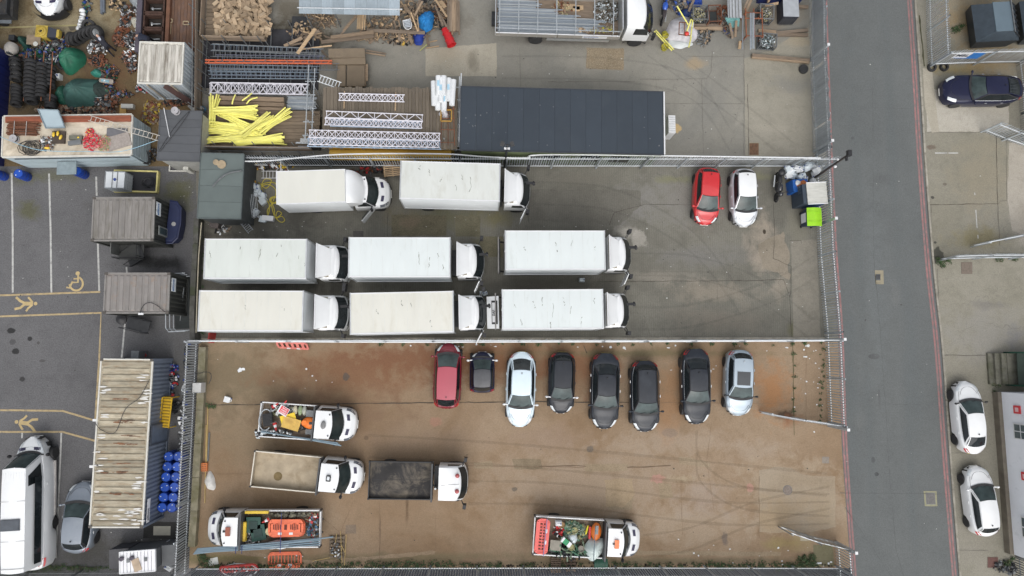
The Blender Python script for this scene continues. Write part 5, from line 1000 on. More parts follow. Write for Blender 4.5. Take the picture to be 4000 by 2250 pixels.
for i in range(46):
 b=MB();x=rnd.choice((-1,1))*CW*rnd.uniform(.30,.46);y=rnd.uniform(-.48,.48)*CD
 if i>30:y=rnd.uniform(-.49,-.38)*CD;x=rnd.uniform(-.46,.46)*CW
 a=[(x+rnd.uniform(.08,.28)*math.cos(k*.9)*1.3,y+rnd.uniform(.02,.07)*math.sin(k*.9)) for k in range(7)]
 b.prism(a,2.607,2.620);b.build('paint_flake',peel,ct)
b=MB();b.hexa([(CW/2+.03,-.36*CD,.3),(CW/2+.05,-.36*CD,.3),(CW/2+.05,-.36*CD+1.05,.3),(CW/2+.03,-.36*CD+1.05,.3)],[(CW/2+.03,-.36*CD,2.3),(CW/2+.05,-.36*CD,2.3),(CW/2+.05,-.36*CD+1.05,2.3),(CW/2+.03,-.36*CD+1.05,2.3)])
o=b.build('door',mat('slate_door',(.09,.115,.16),.5),ct);o.location=(0,.345*CD,0)
b=MB()
for y0,y1,z0,z1 in((0,1.15,2.3,2.36),(0,1.15,.25,.31),(0,.06,.3,2.3),(1.1,1.16,.3,2.3)):b.box((CW/2+.055,y0/2+y1/2-.36*CD-.05,(z0+z1)/2),(.05,max(y1-y0,.05),max(z1-z0,.05)))
o=b.build('door_surround',mat('slate_trim',(.05,.06,.08),.5),ct);o.location=(0,.345*CD,0)
b=MB();b.box((CW/2+.045,-CD/2+.85,2.1),(.02,1.35,.32));b.build('logo_plate',whitem,ct);text('elliott',.30,mat('ink_navy',(.02,.025,.05),.5),ct,(CW/2+.06,-CD/2+.28,2.03),(R(90),0,R(90)),bold=1)
for yy in(.12,-.155+.0):MB().box((-CW/2-.12,yy*CD+.1,2.5),(.24,.14,.12)).build('flood_lamp',whitem,ct)
q=[Vector((.47*CW,.38*CD,2.66)),Vector((.30*CW,.27*CD,2.65)),Vector((.05*CW,.20*CD,2.68)),Vector((-.12*CW,.06*CD,2.66)),Vector((-.38*CW,-.005*CD+.75,2.66)),Vector((-.5*CW,.115*CD,2.7))]
MB().tube(catmull(q,5),.018,5).build('roof_cable',blackp,ct)
MB().box((-.3,CD/2+.25,.55),(.45,.45,1.1)).build('meter_cabinet',galv_dk,ct)
g1,W1,D1=container('grey ribbed container with black railings, beside the navy open-topped skip',(362,770.4),(607,770.4),(594.7,940),(358,941),2.6,M_grc,M_dkw,ribs=9,along='x',panel_gap=.40,group='grey site containers',trim=mat('taupe_trim',(.21,.20,.188),.8))
g2,W2,D2=container('smaller grey container with a blue and white label and a curved cable on its roof',(411,1066),(664,1066),(656.8,1223.6),(402.6,1223.6),2.6,M_grc2,M_dkw,ribs=10,along='x',panel_gap=.34,group='grey site containers',trim=mat('taupe_trim',(.21,.20,.188),.8))
labw=mat('label_white',(.70,.74,.76),.5);labb=mat('label_blue',(.05,.15,.38),.5)
for t_,W_,D_,yc in((g1,W1,D1,.26),(g2,W2,D2,.22)):
 MB().box((W_/2+.05,yc*D_,2.15),(.02,.80,.55)).build('label_plate',labw,t_);text('elliott',.30,labb,t_,(W_/2+.065,yc*D_-.38,2.12),(R(90),0,R(90)),bold=1)
MB().box((W1/2+.05,-.22*D1,1.5),(.05,.55,1.1)).build('window_frame',mat('grey_win',(.2,.21,.2),.5),g1);MB().box((W1/2+.07,-.22*D1,1.5),(.04,.38,.9)).build('window_pane',glass_g,g1)
def railing(t,pts,h=1.0,z0=0,r=.025,m=None,n=2):
 m=m or blackp;pts=[Vector(p) for p in pts]
 for a,e in zip(pts,pts[1:]):
  for k in range(n):b=MB();zz=Vector((0,0,z0+h*(1-k*.5)));b.tube([a+zz,e+zz],r,5);b.build('rail',m,t)
 for p in pts:MB().tube([p+Vector((0,0,z0)),p+Vector((0,0,z0+h))],r,5).build('upright',m,t)
railing(g1,[(-W1/2,.28*D1,.9),(-W1/2-.45,.28*D1,.9),(-W1/2-.45,-.1*D1,.9),(-W1/2,-.3*D1,.2)],.9)

def stair(label,px,py,ang,n,wd,rise,run,m,cat='steps',name='steps',rail=True,z0=0):
 q=P(px,py);t=thing(name,label,cat,(q.x,q.y,0),ang,None)
 for k in range(n):MB().box((run*(k+.5),0,rise*(k+1)-.02),(run*.9,wd,.04)).build('tread',m,t)
 for s in(-1,1):
  MB().beam((0,s*wd/2,.05),(run*n,s*wd/2,rise*n),.05,.16).build('stringer',m,t)
  if rail:b=MB();b.tube([(0,s*wd/2,0),(0,s*wd/2,.95),(run*n,s*wd/2,rise*n+.95),(run*n,s*wd/2,rise*n)],.022,5);b.build('handrail',blackp,t)
 return t
stair('black steel steps with handrails below the upper grey container',505,1018,R(20),5,.8,.17,.26,steel_dk)
stair('black steel steps below the smaller grey container',500,1258,R(-12),4,.75,.17,.42,steel_dk)
pt=thing('platform','black steel landing platform outside the upper grey container door','platform',P(540,985));MB().box((0,0,.8),(1.5,1.15,.05)).build('landing_deck',mat('landing',(.05,.052,.05),.7,0,.2,3),pt)
railing(pt,[(-.72,-.55,.8),(.72,-.55,.8),(.72,.5,.8)],.9);MB().box((-.75,.1,1.3),(.05,.9,1.0)).build('open_door',mat('grey_door',(.12,.125,.12),.5),pt)

q=[(.30,-.5),(.02,-.42),(-.0+.08,-.30),(.14,-.22),(.30,-.25),(.40,-.40),(.62,-.48)];
b=MB();b.tube(catmull([Vector((x*W2,y*D2,2.66)) for x,y in[(.08,-.50),(.09,-.40),(.14,-.28),(.22,-.24),(.32,-.30),(.46,-.48)]],6),.02,5);b.build('roof_cable',blackp,g2);MB().box((.09*W2,-.5*D2-.04,2.66),(.28,.12,.1)).build('flood_lamp',whitem,g2)

wc,W3,D3=container('dirty white container with planked looking roof beside the scrap heaps',(544,162),(717,166),(711,329),(538,324.5),2.7,M_wht,M_whw,ribs=12,along='x',panel_gap=.12,trim=whitecap,rib_h=.035,cast=False)
b=MB();b.beam((-.1*W3+.5,-D3/2-.05,2.55),(.28*W3+.6,-D3/2-.55,.3),.35,.06);b.build('loading_plank',mat('oxide_plank',(.075,.04,.035),.7),wc)
for x in(-.3,.25):MB().tube([(x*W3,-D3/2-.06,2.6),(x*W3+.1,-D3/2-.1,.1)],.05,6).build('down_pipe',mat('beige_pipe',(.3,.26,.2),.6),wc)
stair('small wooden steps at the foot of the dirty white container',752,405,R(-45),4,.6,.2,.28,mat('pale_step2',(.40,.40,.38),.7),rail=False)

M_cabroof=mat('stained_cabin_roof',(.56,.50,.40),.8,0,.2,.9,dirt=(.27,.21,.14),damt=.5,dscale=.5)
jc,W4,D4=quad_thing('site_cabin','long pale blue cabin with scrap and tools heaped on its stained roof','cabin',(15,454),(514,450),(512,602),(9,614),2.5)
MB().box((0,0,1.25),(W4-.1,D4-.1,2.3)).build('cabin_core',mat('cabin_blue',(.30,.37,.40),.6,0,.08,1),jc);MB().box((0,0,2.44),(W4,D4,.10)).build('roof_slab',M_cabroof,jc)
for k in range(7):MB().box((0,-D4/2-.02,.3+k*.32),(W4-.1,.04,.27)).build('wall_board',mat('cabin_board',(.33,.40,.43),.6,0,.06,1,rnd=.06,dirt=(.2,.24,.25),damt=.3),jc)
for k in range(7):MB().box((W4/2+.02,0,.3+k*.32),(.04,D4-.1,.27)).build('wall_board',mat('cabin_board',(.33,.40,.43)),jc)
for s in(-1,1):MB().beam((-W4/2,s*(D4/2+.03),2.47),(W4/2,s*(D4/2+.03),2.47),.08,.12).build('roof_edge',whitecap,jc);MB().beam((s*(W4/2+.03),-D4/2,2.47),(s*(W4/2+.03),D4/2,2.47),.08,.121).build('roof_edge',whitecap,jc)
MB().box((.02*W4,-D4/2-.07,2.2),(W4*.9,.04,.05)).build('wall_trim',blackp,jc)
b=MB();b.hexa([(-.12*W4,-D4/2-.1,.1),(.02*W4,-D4/2-.1,.1),(.02*W4,-D4/2-.05,.1),(-.12*W4,-D4/2-.05,.1)],[(-.12*W4,-D4/2-.95,1.9),(.05*W4,-D4/2-.95,1.9),(.05*W4,-D4/2-.9,1.9),(-.12*W4,-D4/2-.9,1.9)])
MB().box((-.07*W4,-D4/2-.5,1.6),(1.15,.8,.06)).build('door_canopy',mat('canopy_grey',(.21,.26,.28),.5),jc)

M_felt=mat('grey_roof_felt',(.085,.09,.098),.85,0,.1,1.2,rnd=.04);M_gfelt=mat('green_grey_felt',(.115,.14,.135),.85,0,.08,1.0,rnd=.04);M_big=mat('charcoal_membrane',(.031,.042,.056),.75,0,.08,.5,rnd=.05,dirt=(.042,.052,.064),damt=.25,dscale=.6)
def flatroof(name,label,cat,tl,tr,br,bl_,zt,roofm,wallm,n,along='x',edgem=None,seam=.012):
 t,W,D=quad_thing(name,label,cat,tl,tr,br,bl_,zt)
 MB().box((0,0,zt/2-.06),(W-.12,D-.12,zt-.12)).build('wall',wallm,t)
 for k in range(n):
  if along=='x':MB().box((lerp(-W/2,W/2,(k+.5)/n),0,zt-.06),(W/n-seam,D,.1)).build('roof_panel',roofm,t)
  else:MB().box((0,lerp(-D/2,D/2,(k+.5)/n),zt-.06),(W,D/n-seam,.1)).build('roof_panel',roofm,t)
 for s in(-1,1):
  MB().beam((-W/2,s*(D/2+.015),zt-.05),(W/2,s*(D/2+.015),zt-.05),.05,.14).build('fascia',edgem or roofm,t);MB().beam((s*(W/2+.015),-D/2-.03,zt-.05),(s*(W/2+.015),D/2+.03,zt-.05),.05,.141).build('fascia',edgem or roofm,t)
 return t,W,D
big,WB_,DB_=flatroof('flat_roof_building','large flat charcoal roofed building in the middle of the scaffold yard','building',(1798,337),(2593,360),(2589,602),(1800,586),2.9,M_big,mat('olive_green_wall',(.13,.16,.08),.7,0,.15,1),13,edgem=mat('dark_fascia',(.035,.04,.05),.6),seam=.008)
MB().beam((WB_/2+.06,-DB_/2,2.86),(WB_/2+.06,DB_/2,2.86),.08,.16).build('white_fascia',whitem,big)
rq=random.Random(9)
b=MB()
for _ in range(26):b.lathe([(rq.uniform(.02,.05),2.9),(.01,2.905)],6,(rq.uniform(-.48,.48)*WB_,rq.uniform(-.48,.48)*DB_,0))
b.build('roof_speck',mat('dropping',(.12,.13,.14),.8),big)
for x in(-.05,.15,.30):MB().box((x*WB_,-DB_/2-.02,1.6),(1.2,.06,1.0)).build('window',glass,big)
MB().box((-.12*WB_,-DB_/2-.02,1.2),(.9,.06,2.0)).build('door',mat('grey_door',(.12,.125,.12)),big)
ac=thing('air_unit','white louvred unit standing against the end of the charcoal roofed building','unit',P(2602,512),0)
MB().box((0,0,.7),(.45,1.15,1.4)).build('casing',whitem,ac)
for k in range(7):MB().box((0,-.45+k*.15,1.41),(.4,.05,.02)).build('louvre',mat('louvre_grey',(.5,.51,.52),.5),ac)
hut,WH,DH=flatroof('hut','dark grey felt roofed hut between the junk cabin and the scaffold yard','hut',(624,432.6),(792,434),(773,630),(618,622),2.7,M_felt,mat('pale_hut_wall',(.3,.3,.28),.7),6,along='y')
shed,WS,DS=flatroof('shed','grey green felt roofed shed beside the luton van and cage trolley','shed',(786.6,599),(948,602),(943.4,855),(770,850),2.6,M_gfelt,mat('dark_shed_wall',(.05,.055,.055),.8),4,along='y',edgem=mat('slate_edge',(.09,.11,.11),.7))
b=MB();b.tube(catmull([Vector((-.18*WS,-.02*DS,2.66)),Vector((.0*WS,.12*DS,2.66)),Vector((.2*WS,.20*DS,2.66)),Vector((.48*WS,.24*DS,2.66))],5),.05,6);b.build('roof_pipe',galv_dk,shed)
b=MB();b.lathe([(.26,2.62),(.26,2.68)],14,(-.0*WS,.33*DS,0));b.lathe([(.17,2.62),(.17,2.70)],12,(-.13*WS,.36*DS,0));b.build('roof_disc',mat('tan_disc',(.33,.26,.17),.8),shed)
cube,WQ,DQ=flatroof('plant_cabin','small cabin with a bright white ribbed roof and two round vents','cabin',(468.5,2158),(605,2148),(604,2229.5),(468,2240.7),2.3,mat('bright_white_sheet',(.74,.74,.76),.4,0,.03,1),mat('dark_grey_clad',(.10,.105,.11),.6,0,.1,2),10,edgem=whitem,seam=.03)
MB().box((-WQ/2-.55,0,.7),(1.1,DQ*.95,1.3)).build('side_lean_to',mat('dark_grey_clad2',(.07,.07,.075),.7,0,.15,3),cube);MB().box((WQ/2+.4,0,.75),(.8,DQ*1.0,1.4)).build('side_lean_to',mat('dark_grey_clad',(.10,.105,.11)),cube)
for x in(-.44,-.14):b=MB();b.lathe([(.13,2.3),(.13,2.4),(.08,2.42)],14,(x*WQ,.20*DQ,0));b.build('roof_vent',mat('vent_plum',(.06,.05,.07),.4),cube)
b=MB();b.box((-.02*WQ,-.15*DQ,2.32),(.42,.7,.03),.3);b.build('cardboard_sheet',mat('cardboard',(.42,.33,.24),.9,0,.2,3),cube)
for x in(-.26,.24):MB().box((x*WQ,.08*DQ,2.33),(.16,.2,.05)).build('roof_bracket',galv_dk,cube)

nb=thing('navy_building','tall navy clad building at the left edge carrying a white sign','building',P(-120,430));c0=nb.location
xr=P(30,430).x-c0.x;yt,yb=P(0,215).y-c0.y,P(0,650).y-c0.y
M_nv=mat('navy_cladding',(.008,.014,.085),.5,0,.12,1)
MB().box((xr-3,(yt+yb)/2,1.7),(6,yt-yb,3.4)).build('wall_core',M_nv,nb)
for k in range(14):MB().box((xr+.01,lerp(yt,yb,(k+.5)/14),1.7),(.04,(yt-yb)/14-.03,3.4)).build('cladding_panel',M_nv,nb)
MB().box((xr+.06,lerp(yt,yb,.18),2.5),(.03,1.15,.62)).build('sign_board',mat('sign_white',(.6,.62,.66),.5),nb);text('BAM',.42,blackp,nb,(xr+.08,lerp(yt,yb,.18)-.5,2.35),(R(90),0,R(90)),bold=1)
wb_=thing('white_building','white rendered building with windows and red signs at the bottom right','building',P(3889,1530));c0=wb_.location
pA,pB=Vector((0,0,0)),P(3938,2157)-c0;M_rend=mat('white_render',(.78,.80,.84),.7,0,.05,.8,dirt=(.45,.48,.5),damt=.2)
b=MB();far=Vector((9,0,0));b.hexa([pA,pB,pB+far,pA+far],[p+Vector((0,0,3.4)) for p in(pA,pB,pB+far,pA+far)]);b.build('wall',M_rend,wb_)
b=MB();e=Vector((-.06,.12,0));b.hexa([p+Vector((0,0,3.4)) for p in(pA+e,pB+Vector((-.06,-.1,0)),pB+far,pA+far)],[p+Vector((0,0,3.55)) for p in(pA+e,pB+Vector((-.06,-.1,0)),pB+far,pA+far)]);b.build('roof',mat('oxide_roof',(.10,.035,.03),.8,0,.2,1),wb_)
MB().beam(pA+Vector((-.10,0,.25)),pB+Vector((-.10,0,.25)),.3,.5).build('plinth',mat('brown_plinth',(.16,.14,.11),.9,0,.2,2),wb_)
MB().beam(pA+Vector((0,.16,2.6)),pA+Vector((6,.16,2.6)),.14,.16).build('brown_gutter',mat('brown_gutter',(.11,.03,.025),.6),wb_)
dW=(pB-pA);LW=dW.length;dW/=LW;nW=Vector((dW.y,-dW.x,0));nW=nW if nW.x<0 else-nW;aw=math.atan2(dW.y,dW.x)
for f0,f1 in((.165,.30),(.72,.90)):
 for nm,inset,off,m_ in(('window_frame',0,.03,whitem),):
  c=pA+dW*(LW*(f0+f1)/2)+nW*.03+Vector((0,0,1.9));Lw=LW*(f1-f0)*.72
  o=MB().box((0,0,0),(Lw,.06,1.15)).build('window',whitem,wb_,loc=c,rot=(0,0,aw))
  for k in range(2):
   for j in range(2):MB().box(((k-.5)*Lw*(.46),0,(j-.5)*.52),(Lw*.40,.08,.44)).build('window_pane',mat('grey_pane',(.10,.125,.13),.1,spec=.8),o)
for f,lab in((.10,0),(.50,1)):
 c=pA+dW*(LW*f)+nW*.05+Vector((0,0,1.75+lab*.2));o=MB().box((0,0,0),(.50,.05,.55)).build('red_sign',mat('sign_red',(.62,.05,.06),.5),wb_,loc=c,rot=(0,0,aw));MB().box((0,0,0),(.26,.08,.26)).build('sign_symbol',mat('sign_pink',(.75,.5,.5),.5),o)

st=thing('concrete_steps','three concrete steps climbing towards the green steel frame','steps',P(3855,1440))
for k in range(3):MB().box((.15+k*.32,0,.09*(k+1)),(.32 if k<2 else.34,2.0,.18*(k+1))).build('step',mat('step_concrete',(.15,.145,.115),.9,0,.3,3,dirt=(.07,.075,.04),damt=.5),st)
MB().box((1.75,0,.3),(1.6,2.0,.6)).build('landing',mat('step_concrete',(.17,.165,.14)),st)
gf=thing('green_balustrade','dark green steel balustrade at the head of the concrete steps','railing',P(3925,1440),0)
gm_=mat('dark_green_steel',(.012,.07,.045),.5)
for y in(1.05,-1.05):
 for z in(1.7,.9):MB().beam((0,y,z),(3,y,z),.09,.09).build('rail',gm_,gf)
for x in(0,1.5,2.9):
 for y in(1.05,-1.05):MB().box((x,y,.85),(.09,.09,1.7)).build('post',gm_,gf)
MB().box((1.5,0,1.0),(2.9,2.0,.04)).build('mesh_floor',mat('green_floor',(.03,.045,.035),.8),gf);MB().beam((0,1.05,1.7),(1.3,.3,1.7),.05,.05).build('brace',gm_,gf);MB().box((1.75,.6,1.8),(.05,.5,.4)).build('red_sign',mat('sign_red',(.62,.05,.06)),gf)

M_skip=mat('charcoal_skip',(.028,.036,.045),.45,.1,.15,1);M_skl=mat('slate_skip_lid',(.10,.14,.17),.5,0,.08,1)
def skip(label,px,py,ang=0.0,L=3.0,W=2.6,h=1.9):
 q=P(px,py);t=thing('skip',label,'skip',(q.x,q.y,0),ang,'dark lidded skips')
 b=MB();b.hexa([(-L/2+.3,-W/2,.15),(L/2-.2,-W/2,.15),(L/2-.2,W/2,.15),(-L/2+.3,W/2,.15)],[(-L/2,-W/2,1.1),(L/2,-W/2,1.1),(L/2,W/2,1.1),(-L/2,W/2,1.1)]);b.build('hopper',M_skip,t)
 b=MB();b.hexa([(-L/2,-W/2,1.1),(L/2,-W/2,1.1),(L/2,W/2,1.1),(-L/2,W/2,1.1)],[(-L/2+.8,-W/2+.35,h),(L/2-1.0,-W/2+.35,h),(L/2-1.0,W/2-.35,h),(-L/2+.8,W/2-.35,h)]);b.build('sloping_top',mat('skip_slope',(.04,.055,.07),.5),t)
 b=MB();b.hexa([(-L/2+.8,-W/2+.3,h),(L/2-1.0,-W/2+.3,h),(L/2-1.0,W/2-.3,h),(-L/2+.8,W/2-.3,h)],[(-L/2+.8,-W/2+.3,h+.06),(L/2-1.0,-W/2+.3,h+.06),(L/2-1.0,W/2-.3,h+.06),(-L/2+.8,W/2-.3,h+.06)]);b.build('lid',M_skl,t)
 for k in range(7):MB().beam((L/2-.96,-W/2+.3+k*(W-.6)/6,h+.04),(L/2+.04,-W/2+.2+k*(W-.4)/6,1.14),.05,.06).build('rib',steel_dk,t)
 MB().beam((L/2-.98,-W/2+.2,h+.1),(L/2-.98,W/2-.2,h+.1),.06,.08).build('hinge_bar',galv_dk,t)
 return t
skip('lidded charcoal skip with a pale lid nearest the signed fence',3840,118,R(4));skip('lidded charcoal skip cut off by the right edge of the photo',4018,105,R(4),L=2.8);skip('lidded charcoal skip at the top edge above the pale lidded skip',3800,-72,R(2));skip('lidded charcoal skip in the top right corner',4010,-80,R(3))

sg=thing('fence_sign','white and blue company sign fixed to the skip compound fence','sign',P(3668,254));MB().box((.45,-.04,1.6),(.95,.03,.8)).build('sign_panel',whitem,sg);MB().box((1.35,-.04,1.6),(.8,.032,.8)).build('sign_panel',mat('sign_blue2',(.03,.15,.42),.5),sg)
text('MBL',.46,mat('ink_navy',(.02,.025,.05)),sg,(.05,-.065,1.5),(R(90),0,0),bold=1.2);MB().box((.9,-.06,1.26),(1.6,.01,.06)).build('sign_stripe',mat('sign_blue2',(.03,.15,.42)),sg)

ns=thing('boat_skip','navy blue open skip with rounded sides beside the upper grey container','skip',P(703,880),R(-4))
b=MB();out=[(-.35,1.35),(.10,1.30),(.38,.95),(.46,0),(.38,-.95),(.10,-1.30),(-.35,-1.35)]
b.hexa([(x*.85,y*.9,.1) for x,y in out],[(x,y,.95) for x,y in out]);b.build('hull',mat('navy_plastic',(.012,.018,.06),.45,0,.15,2),ns)
b=MB();b.hexa([(x*.82-.02,y*.88,.952) for x,y in out],[(x*.80-.02,y*.86,.965) for x,y in out]);b.build('inner_panel',mat('navy_plastic2',(.015,.022,.065),.5,0,.15,2),ns)
b=MB();ro=[Vector((x,y,.97)) for x,y in out];b.tube(ro,.05,5);b.build('rim',mat('navy_plastic',(.012,.018,.06)),ns);MB().lathe([(.14,.97),(.13,1.0)],14,(.05,-.1,0)).build('filler_cap',mat('grey_cap',(.3,.3,.3),.6),ns)

hb=thing('guard_railing','galvanised three rail guard frame standing beside the smaller grey container','guard rail',P(705,1185),R(3))
for k in range(3):b=MB();q=[(.75,1.75-k*.06),(-.25+k*.08,1.75-k*.06),(-.42+k*.08,1.55),(-.42+k*.08,-1.55),(-.25+k*.08,-1.8+k*.04),(.75,-1.8+k*.04)];b.tube([(x,y,1.1-k*.35) for x,y in q],.028,6);b.build('rail',galv,hb)
for y in(1.6,0,-1.6):MB().tube([(-.4,y,0),(-.4,y,1.1)],.028,6).build('upright',galv,hb)
MB().box((.15,0,.05),(.9,3.2,.1)).build('dark_plinth',mat('dark_plinth',(.03,.035,.035),.8),hb);MB().tube([(.55,.9,.8),(.1,-1.1,.3)],.03,6).build('loose_pole',galv_dk,hb)
yc=thing('yellow_cage','yellow mesh gas cage standing against the slate blue container wall','cage',P(655,1604),R(-4));ym=mat('safety_yellow',(.58,.36,.012),.5,0,.12,3)
for x,w_ in((-.2,.6),(.35,.5)):
 MB().box((x,0,1.05-x*.3),(w_,1.8,.03)).build('mesh_panel',ym,yc)
 for k in range(10):MB().box((x,-.81+k*.18,1.08-x*.3),(w_*.9,.05,.03)).build('slat',mat('cage_dark',(.20,.12,.01),.6),yc)
for x in(-.5,.1,.6):
 for y in(-.9,.9):MB().box((x,y,.5),(.05,.05,1.0)).build('post',ym,yc)
 MB().beam((x,-.9,1.15-x*.3),(x,.9,1.15-x*.3),.05,.06).build('rail',ym,yc)
MB().box((-.2,-.15,1.14),(.28,.25,.01)).build('notice',mat('notice_orange',(.7,.3,.15),.5),yc)
# ---------------------------------------------------------------- drums, cans, bins
_dm={}
def drum_mesh():
 if 'd' not in _dm:
  b=MB();b.lathe([(.26,0),(.29,.02),(.29,.28),(.30,.30),(.29,.32),(.29,.58),(.30,.60),(.29,.62),(.29,.86),(.275,.89),(.26,.89),(.25,.87)],18);_dm['d']=b.mesh('drum',mat('drum_blue',(.008,.035,.22),.35,0,.1,3,rnd=.15),40)
  b=MB();b.lathe([(.25,.0),(.25,.01)],18);_dm['l']=b.mesh('lid',mat('drum_lid_blue',(.015,.07,.38),.35,0,.1,3,rnd=.15));b=MB();b.lathe([(.035,0),(.03,.025)],8);_dm['b']=b.mesh('bung',plastw)
 return _dm
def drum(label,px,py,group,ang=0):
 d=drum_mesh();q=P(px,py);t=thing('blue_drum',label,'drum',(q.x,q.y,0),ang,group)
 link('drum_body',d['d'],t);link('lid',d['l'],t,(0,0,.87))
 for s in(-1,1):link('bung',d['b'],t,(s*.16,.04,.88))
for k in range(6):
 for j in range(2):drum('blue plastic drum in the column nearest the %s, %s from the top'%(('cream container','palisade fence')[j],('first','second','third','fourth','fifth','last')[k]),684-k*5+j*37,1775+k*39,'blue drums stacked upright beside the left fence',rnd.uniform(0,3))
drum('blue plastic drum at the left edge below the junk cabin',18,690,'blue drums below the junk cabin',.5);drum('blue plastic drum standing at the left part of the junk cabin wall',108,692,'blue drums below the junk cabin',.9);drum('blue plastic drum beside the open door of the junk cabin',332,683,'blue drums below the junk cabin',1.5)
def can_mesh(m,s=1.0):
 k=('can',m.name,s)
 if k not in _dm:
  b=MB();w_,d_,h_=.17*s,.13*s,.36*s
  b.hexa([(-w_,-d_,0),(w_,-d_,0),(w_,d_,0),(-w_,d_,0)],[(-w_,-d_,h_*.8),(w_,-d_,h_*.8),(w_,d_,h_*.8),(-w_,d_,h_*.8)]);b.hexa([(-w_,-d_,h_*.8),(w_,-d_,h_*.8),(w_,d_,h_*.8),(-w_,d_,h_*.8)],[(-w_*.75,-d_*.7,h_),(w_*.75,-d_*.7,h_),(w_*.75,d_*.7,h_),(-w_*.75,d_*.7,h_)])
  b2=MB();b2.tube([(-w_*.5,0,h_),(-w_*.4,0,h_*1.18),(w_*.3,0,h_*1.18),(w_*.4,0,h_)],.02*s,5);b3=MB();b3.lathe([(.035*s,h_),(.035*s,h_*1.14)],8,(w_*.65,0,0))
  _dm[k]=(b.mesh('can_body',m),b2.mesh('handle',m),b3.mesh('cap',mat('cap_blue',(.03,.06,.25),.4)))
 return _dm[k]
def can(label,px,py,z=0,m=None,s=1.0,group=None,ang=0,tip=0):
 q=P(px,py,z);t=thing('jerrycan',label,'jerrycan',(q.x,q.y,z+(.14*s if tip else 0)),ang,group,rx=tip);a,h,c=can_mesh(m or plastt,s)
 link('can_body',a,t);link('handle',h,t);link('cap',c,t);return t
for(x,y) in[(1452/1.0,0)][:0]:pass
rnd=random.Random(3)
for(x,y) in[(974,723),(982,742),(996,732),(1011,737),(998,757),(1010,750),(1015,773),(1020,797),(985,826),(1004,830),(1018,857),(977,696)]:can('translucent white jerrycan in the heap between the shed and the luton van',x,y,rnd.choice((0,.05)),group='white jerrycans beside the shed',ang=rnd.uniform(0,3),tip=rnd.choice((0,0,R(90))),s=1.15)
for i in range(30):can('white plastic jerrycan in the heap at the fence corner behind the bins',rnd.uniform(3075,3192),rnd.uniform(652,708),rnd.choice((0,.1,.3,.45)),rnd.choice((plastt,plastt,plastw)),1.05,'white jerrycans heaped behind the bins',rnd.uniform(0,6),rnd.choice((0,R(90),R(50))))
can('single pale blue jerrycan between the two right hand lorries',2271,1095);can('pale jerrycan left of the pair near the raised lorry panel',1883,1146,group='pair of jerrycans near the raised lorry panel');can('pale jerrycan right of the pair near the raised lorry panel',1894,1148,group='pair of jerrycans near the raised lorry panel',ang=.4)
can('white jerrycan lying on the brown concrete near the low wall',881,1557,m=plastw,tip=R(90),ang=1.3);can('white jerrycan standing in the scrap yard beside the tyre racks',232,305,m=plastw,s=1.3)
for(x,y) in[(650,2130),(656,2150),(668,2168),(655,2188),(668,2210),(668,2125)]:can('white jerrycan stored between the white roofed cabin and the fence',x,y,.0,plastw,1.3,'white jerrycans beside the small white roofed cabin',rnd.uniform(0,3))
def wheelie(label,px,py,ang,lidm,bodym,L=1.2,W=.95,h=1.25,name='wheeled_bin',rims=True):
 q=P(px,py);t=thing(name,label,'bin',(q.x,q.y,0),ang);b=MB();b.hexa([(-L/2+.12,-W/2+.12,.15),(L/2-.12,-W/2+.12,.15),(L/2-.12,W/2-.12,.15),(-L/2+.12,W/2-.12,.15)],[(-L/2,-W/2,h),(L/2,-W/2,h),(L/2,W/2,h),(-L/2,W/2,h)]);b.build('bin_body',bodym,t)
 b=MB();b.grid(lambda p,v:Vector(((p-.5)*L*1.04,(v-.5)*W*1.02,h+.05+.10*math.sin(math.pi*v))),4,8);b.build('lid',lidm,t,50)
 for x in(-.28,.28):MB().box((x*L,0,h+.16),(.03,W*.9,.02)).build('lid_rib',lidm,t)
 for s in(-1,1):
  for s2 in(-1,1):MB().lathe([(.09,-.03),(.09,.03)],10,(s*L*.38,s2*W*.36,.09),'y').build('castor',rubber,t)
 return t
lime=mat('lime_green_lid',(.30,.62,.015),.45,0,.08,3)
t=wheelie('navy wheeled bin with a lime green lid beside the road fence',3145,862,R(90),lime,mat('bin_navy',(.02,.035,.075),.5),1.15,.95,1.2);MB().box((0,.5,.8),(.6,.02,.6)).build('label',whitem,t)
t=thing('storage_bin','blue steel storage bin with a dirty white flat lid above the lime lidded bin','bin',P(3135,778),R(3));MB().box((0,0,.85),(1.55,1.25,1.6)).build('bin_body',mat('bin_slate',(.035,.05,.07),.5,0,.1,2),t);MB().box((.30,0,.85),(1.0,1.27,1.55)).build('blue_front',mat('bin_blue',(.01,.06,.17),.5),t)
MB().box((.12,0,1.70),(1.30,1.35,.06)).build('lid',mat('grubby_lid',(.50,.50,.46),.7,0,.1,2,dirt=(.35,.34,.28),damt=.35,stretch=(1,4,1)),t)
for s in(-1,1):MB().beam((-.53,s*.69,1.74),(.77,s*.69,1.74),.05,.05).build('lid_rim',whitem,t)
MB().box((-.76,.35,1.25),(.03,.5,.4)).build('label',labw,t)
t=thing('open_bin','bright blue open bin full of rubbish in the fence corner','bin',P(3100,738),R(5));MB().box((0,0,.5),(1.0,.8,1.0)).build('bin_body',mat('bin_bright_blue',(.01,.09,.34),.5),t);MB().blob((.1,0,1.0),(.4,.3,.12),4,amp=.4).build('contents',mat('orange_rag',(.5,.16,.05),.8,0,.4,6),t);MB().blob((-.15,.15,1.02),(.2,.18,.1),14,amp=.3).build('contents',plastw,t)
wheelie('small dark green bin lying against the bottom fence beside the loaded truck',2340,2188,0,mat('bin_green',(.01,.075,.045),.5),mat('bin_green',(.01,.075,.045)),.8,.5,.6)

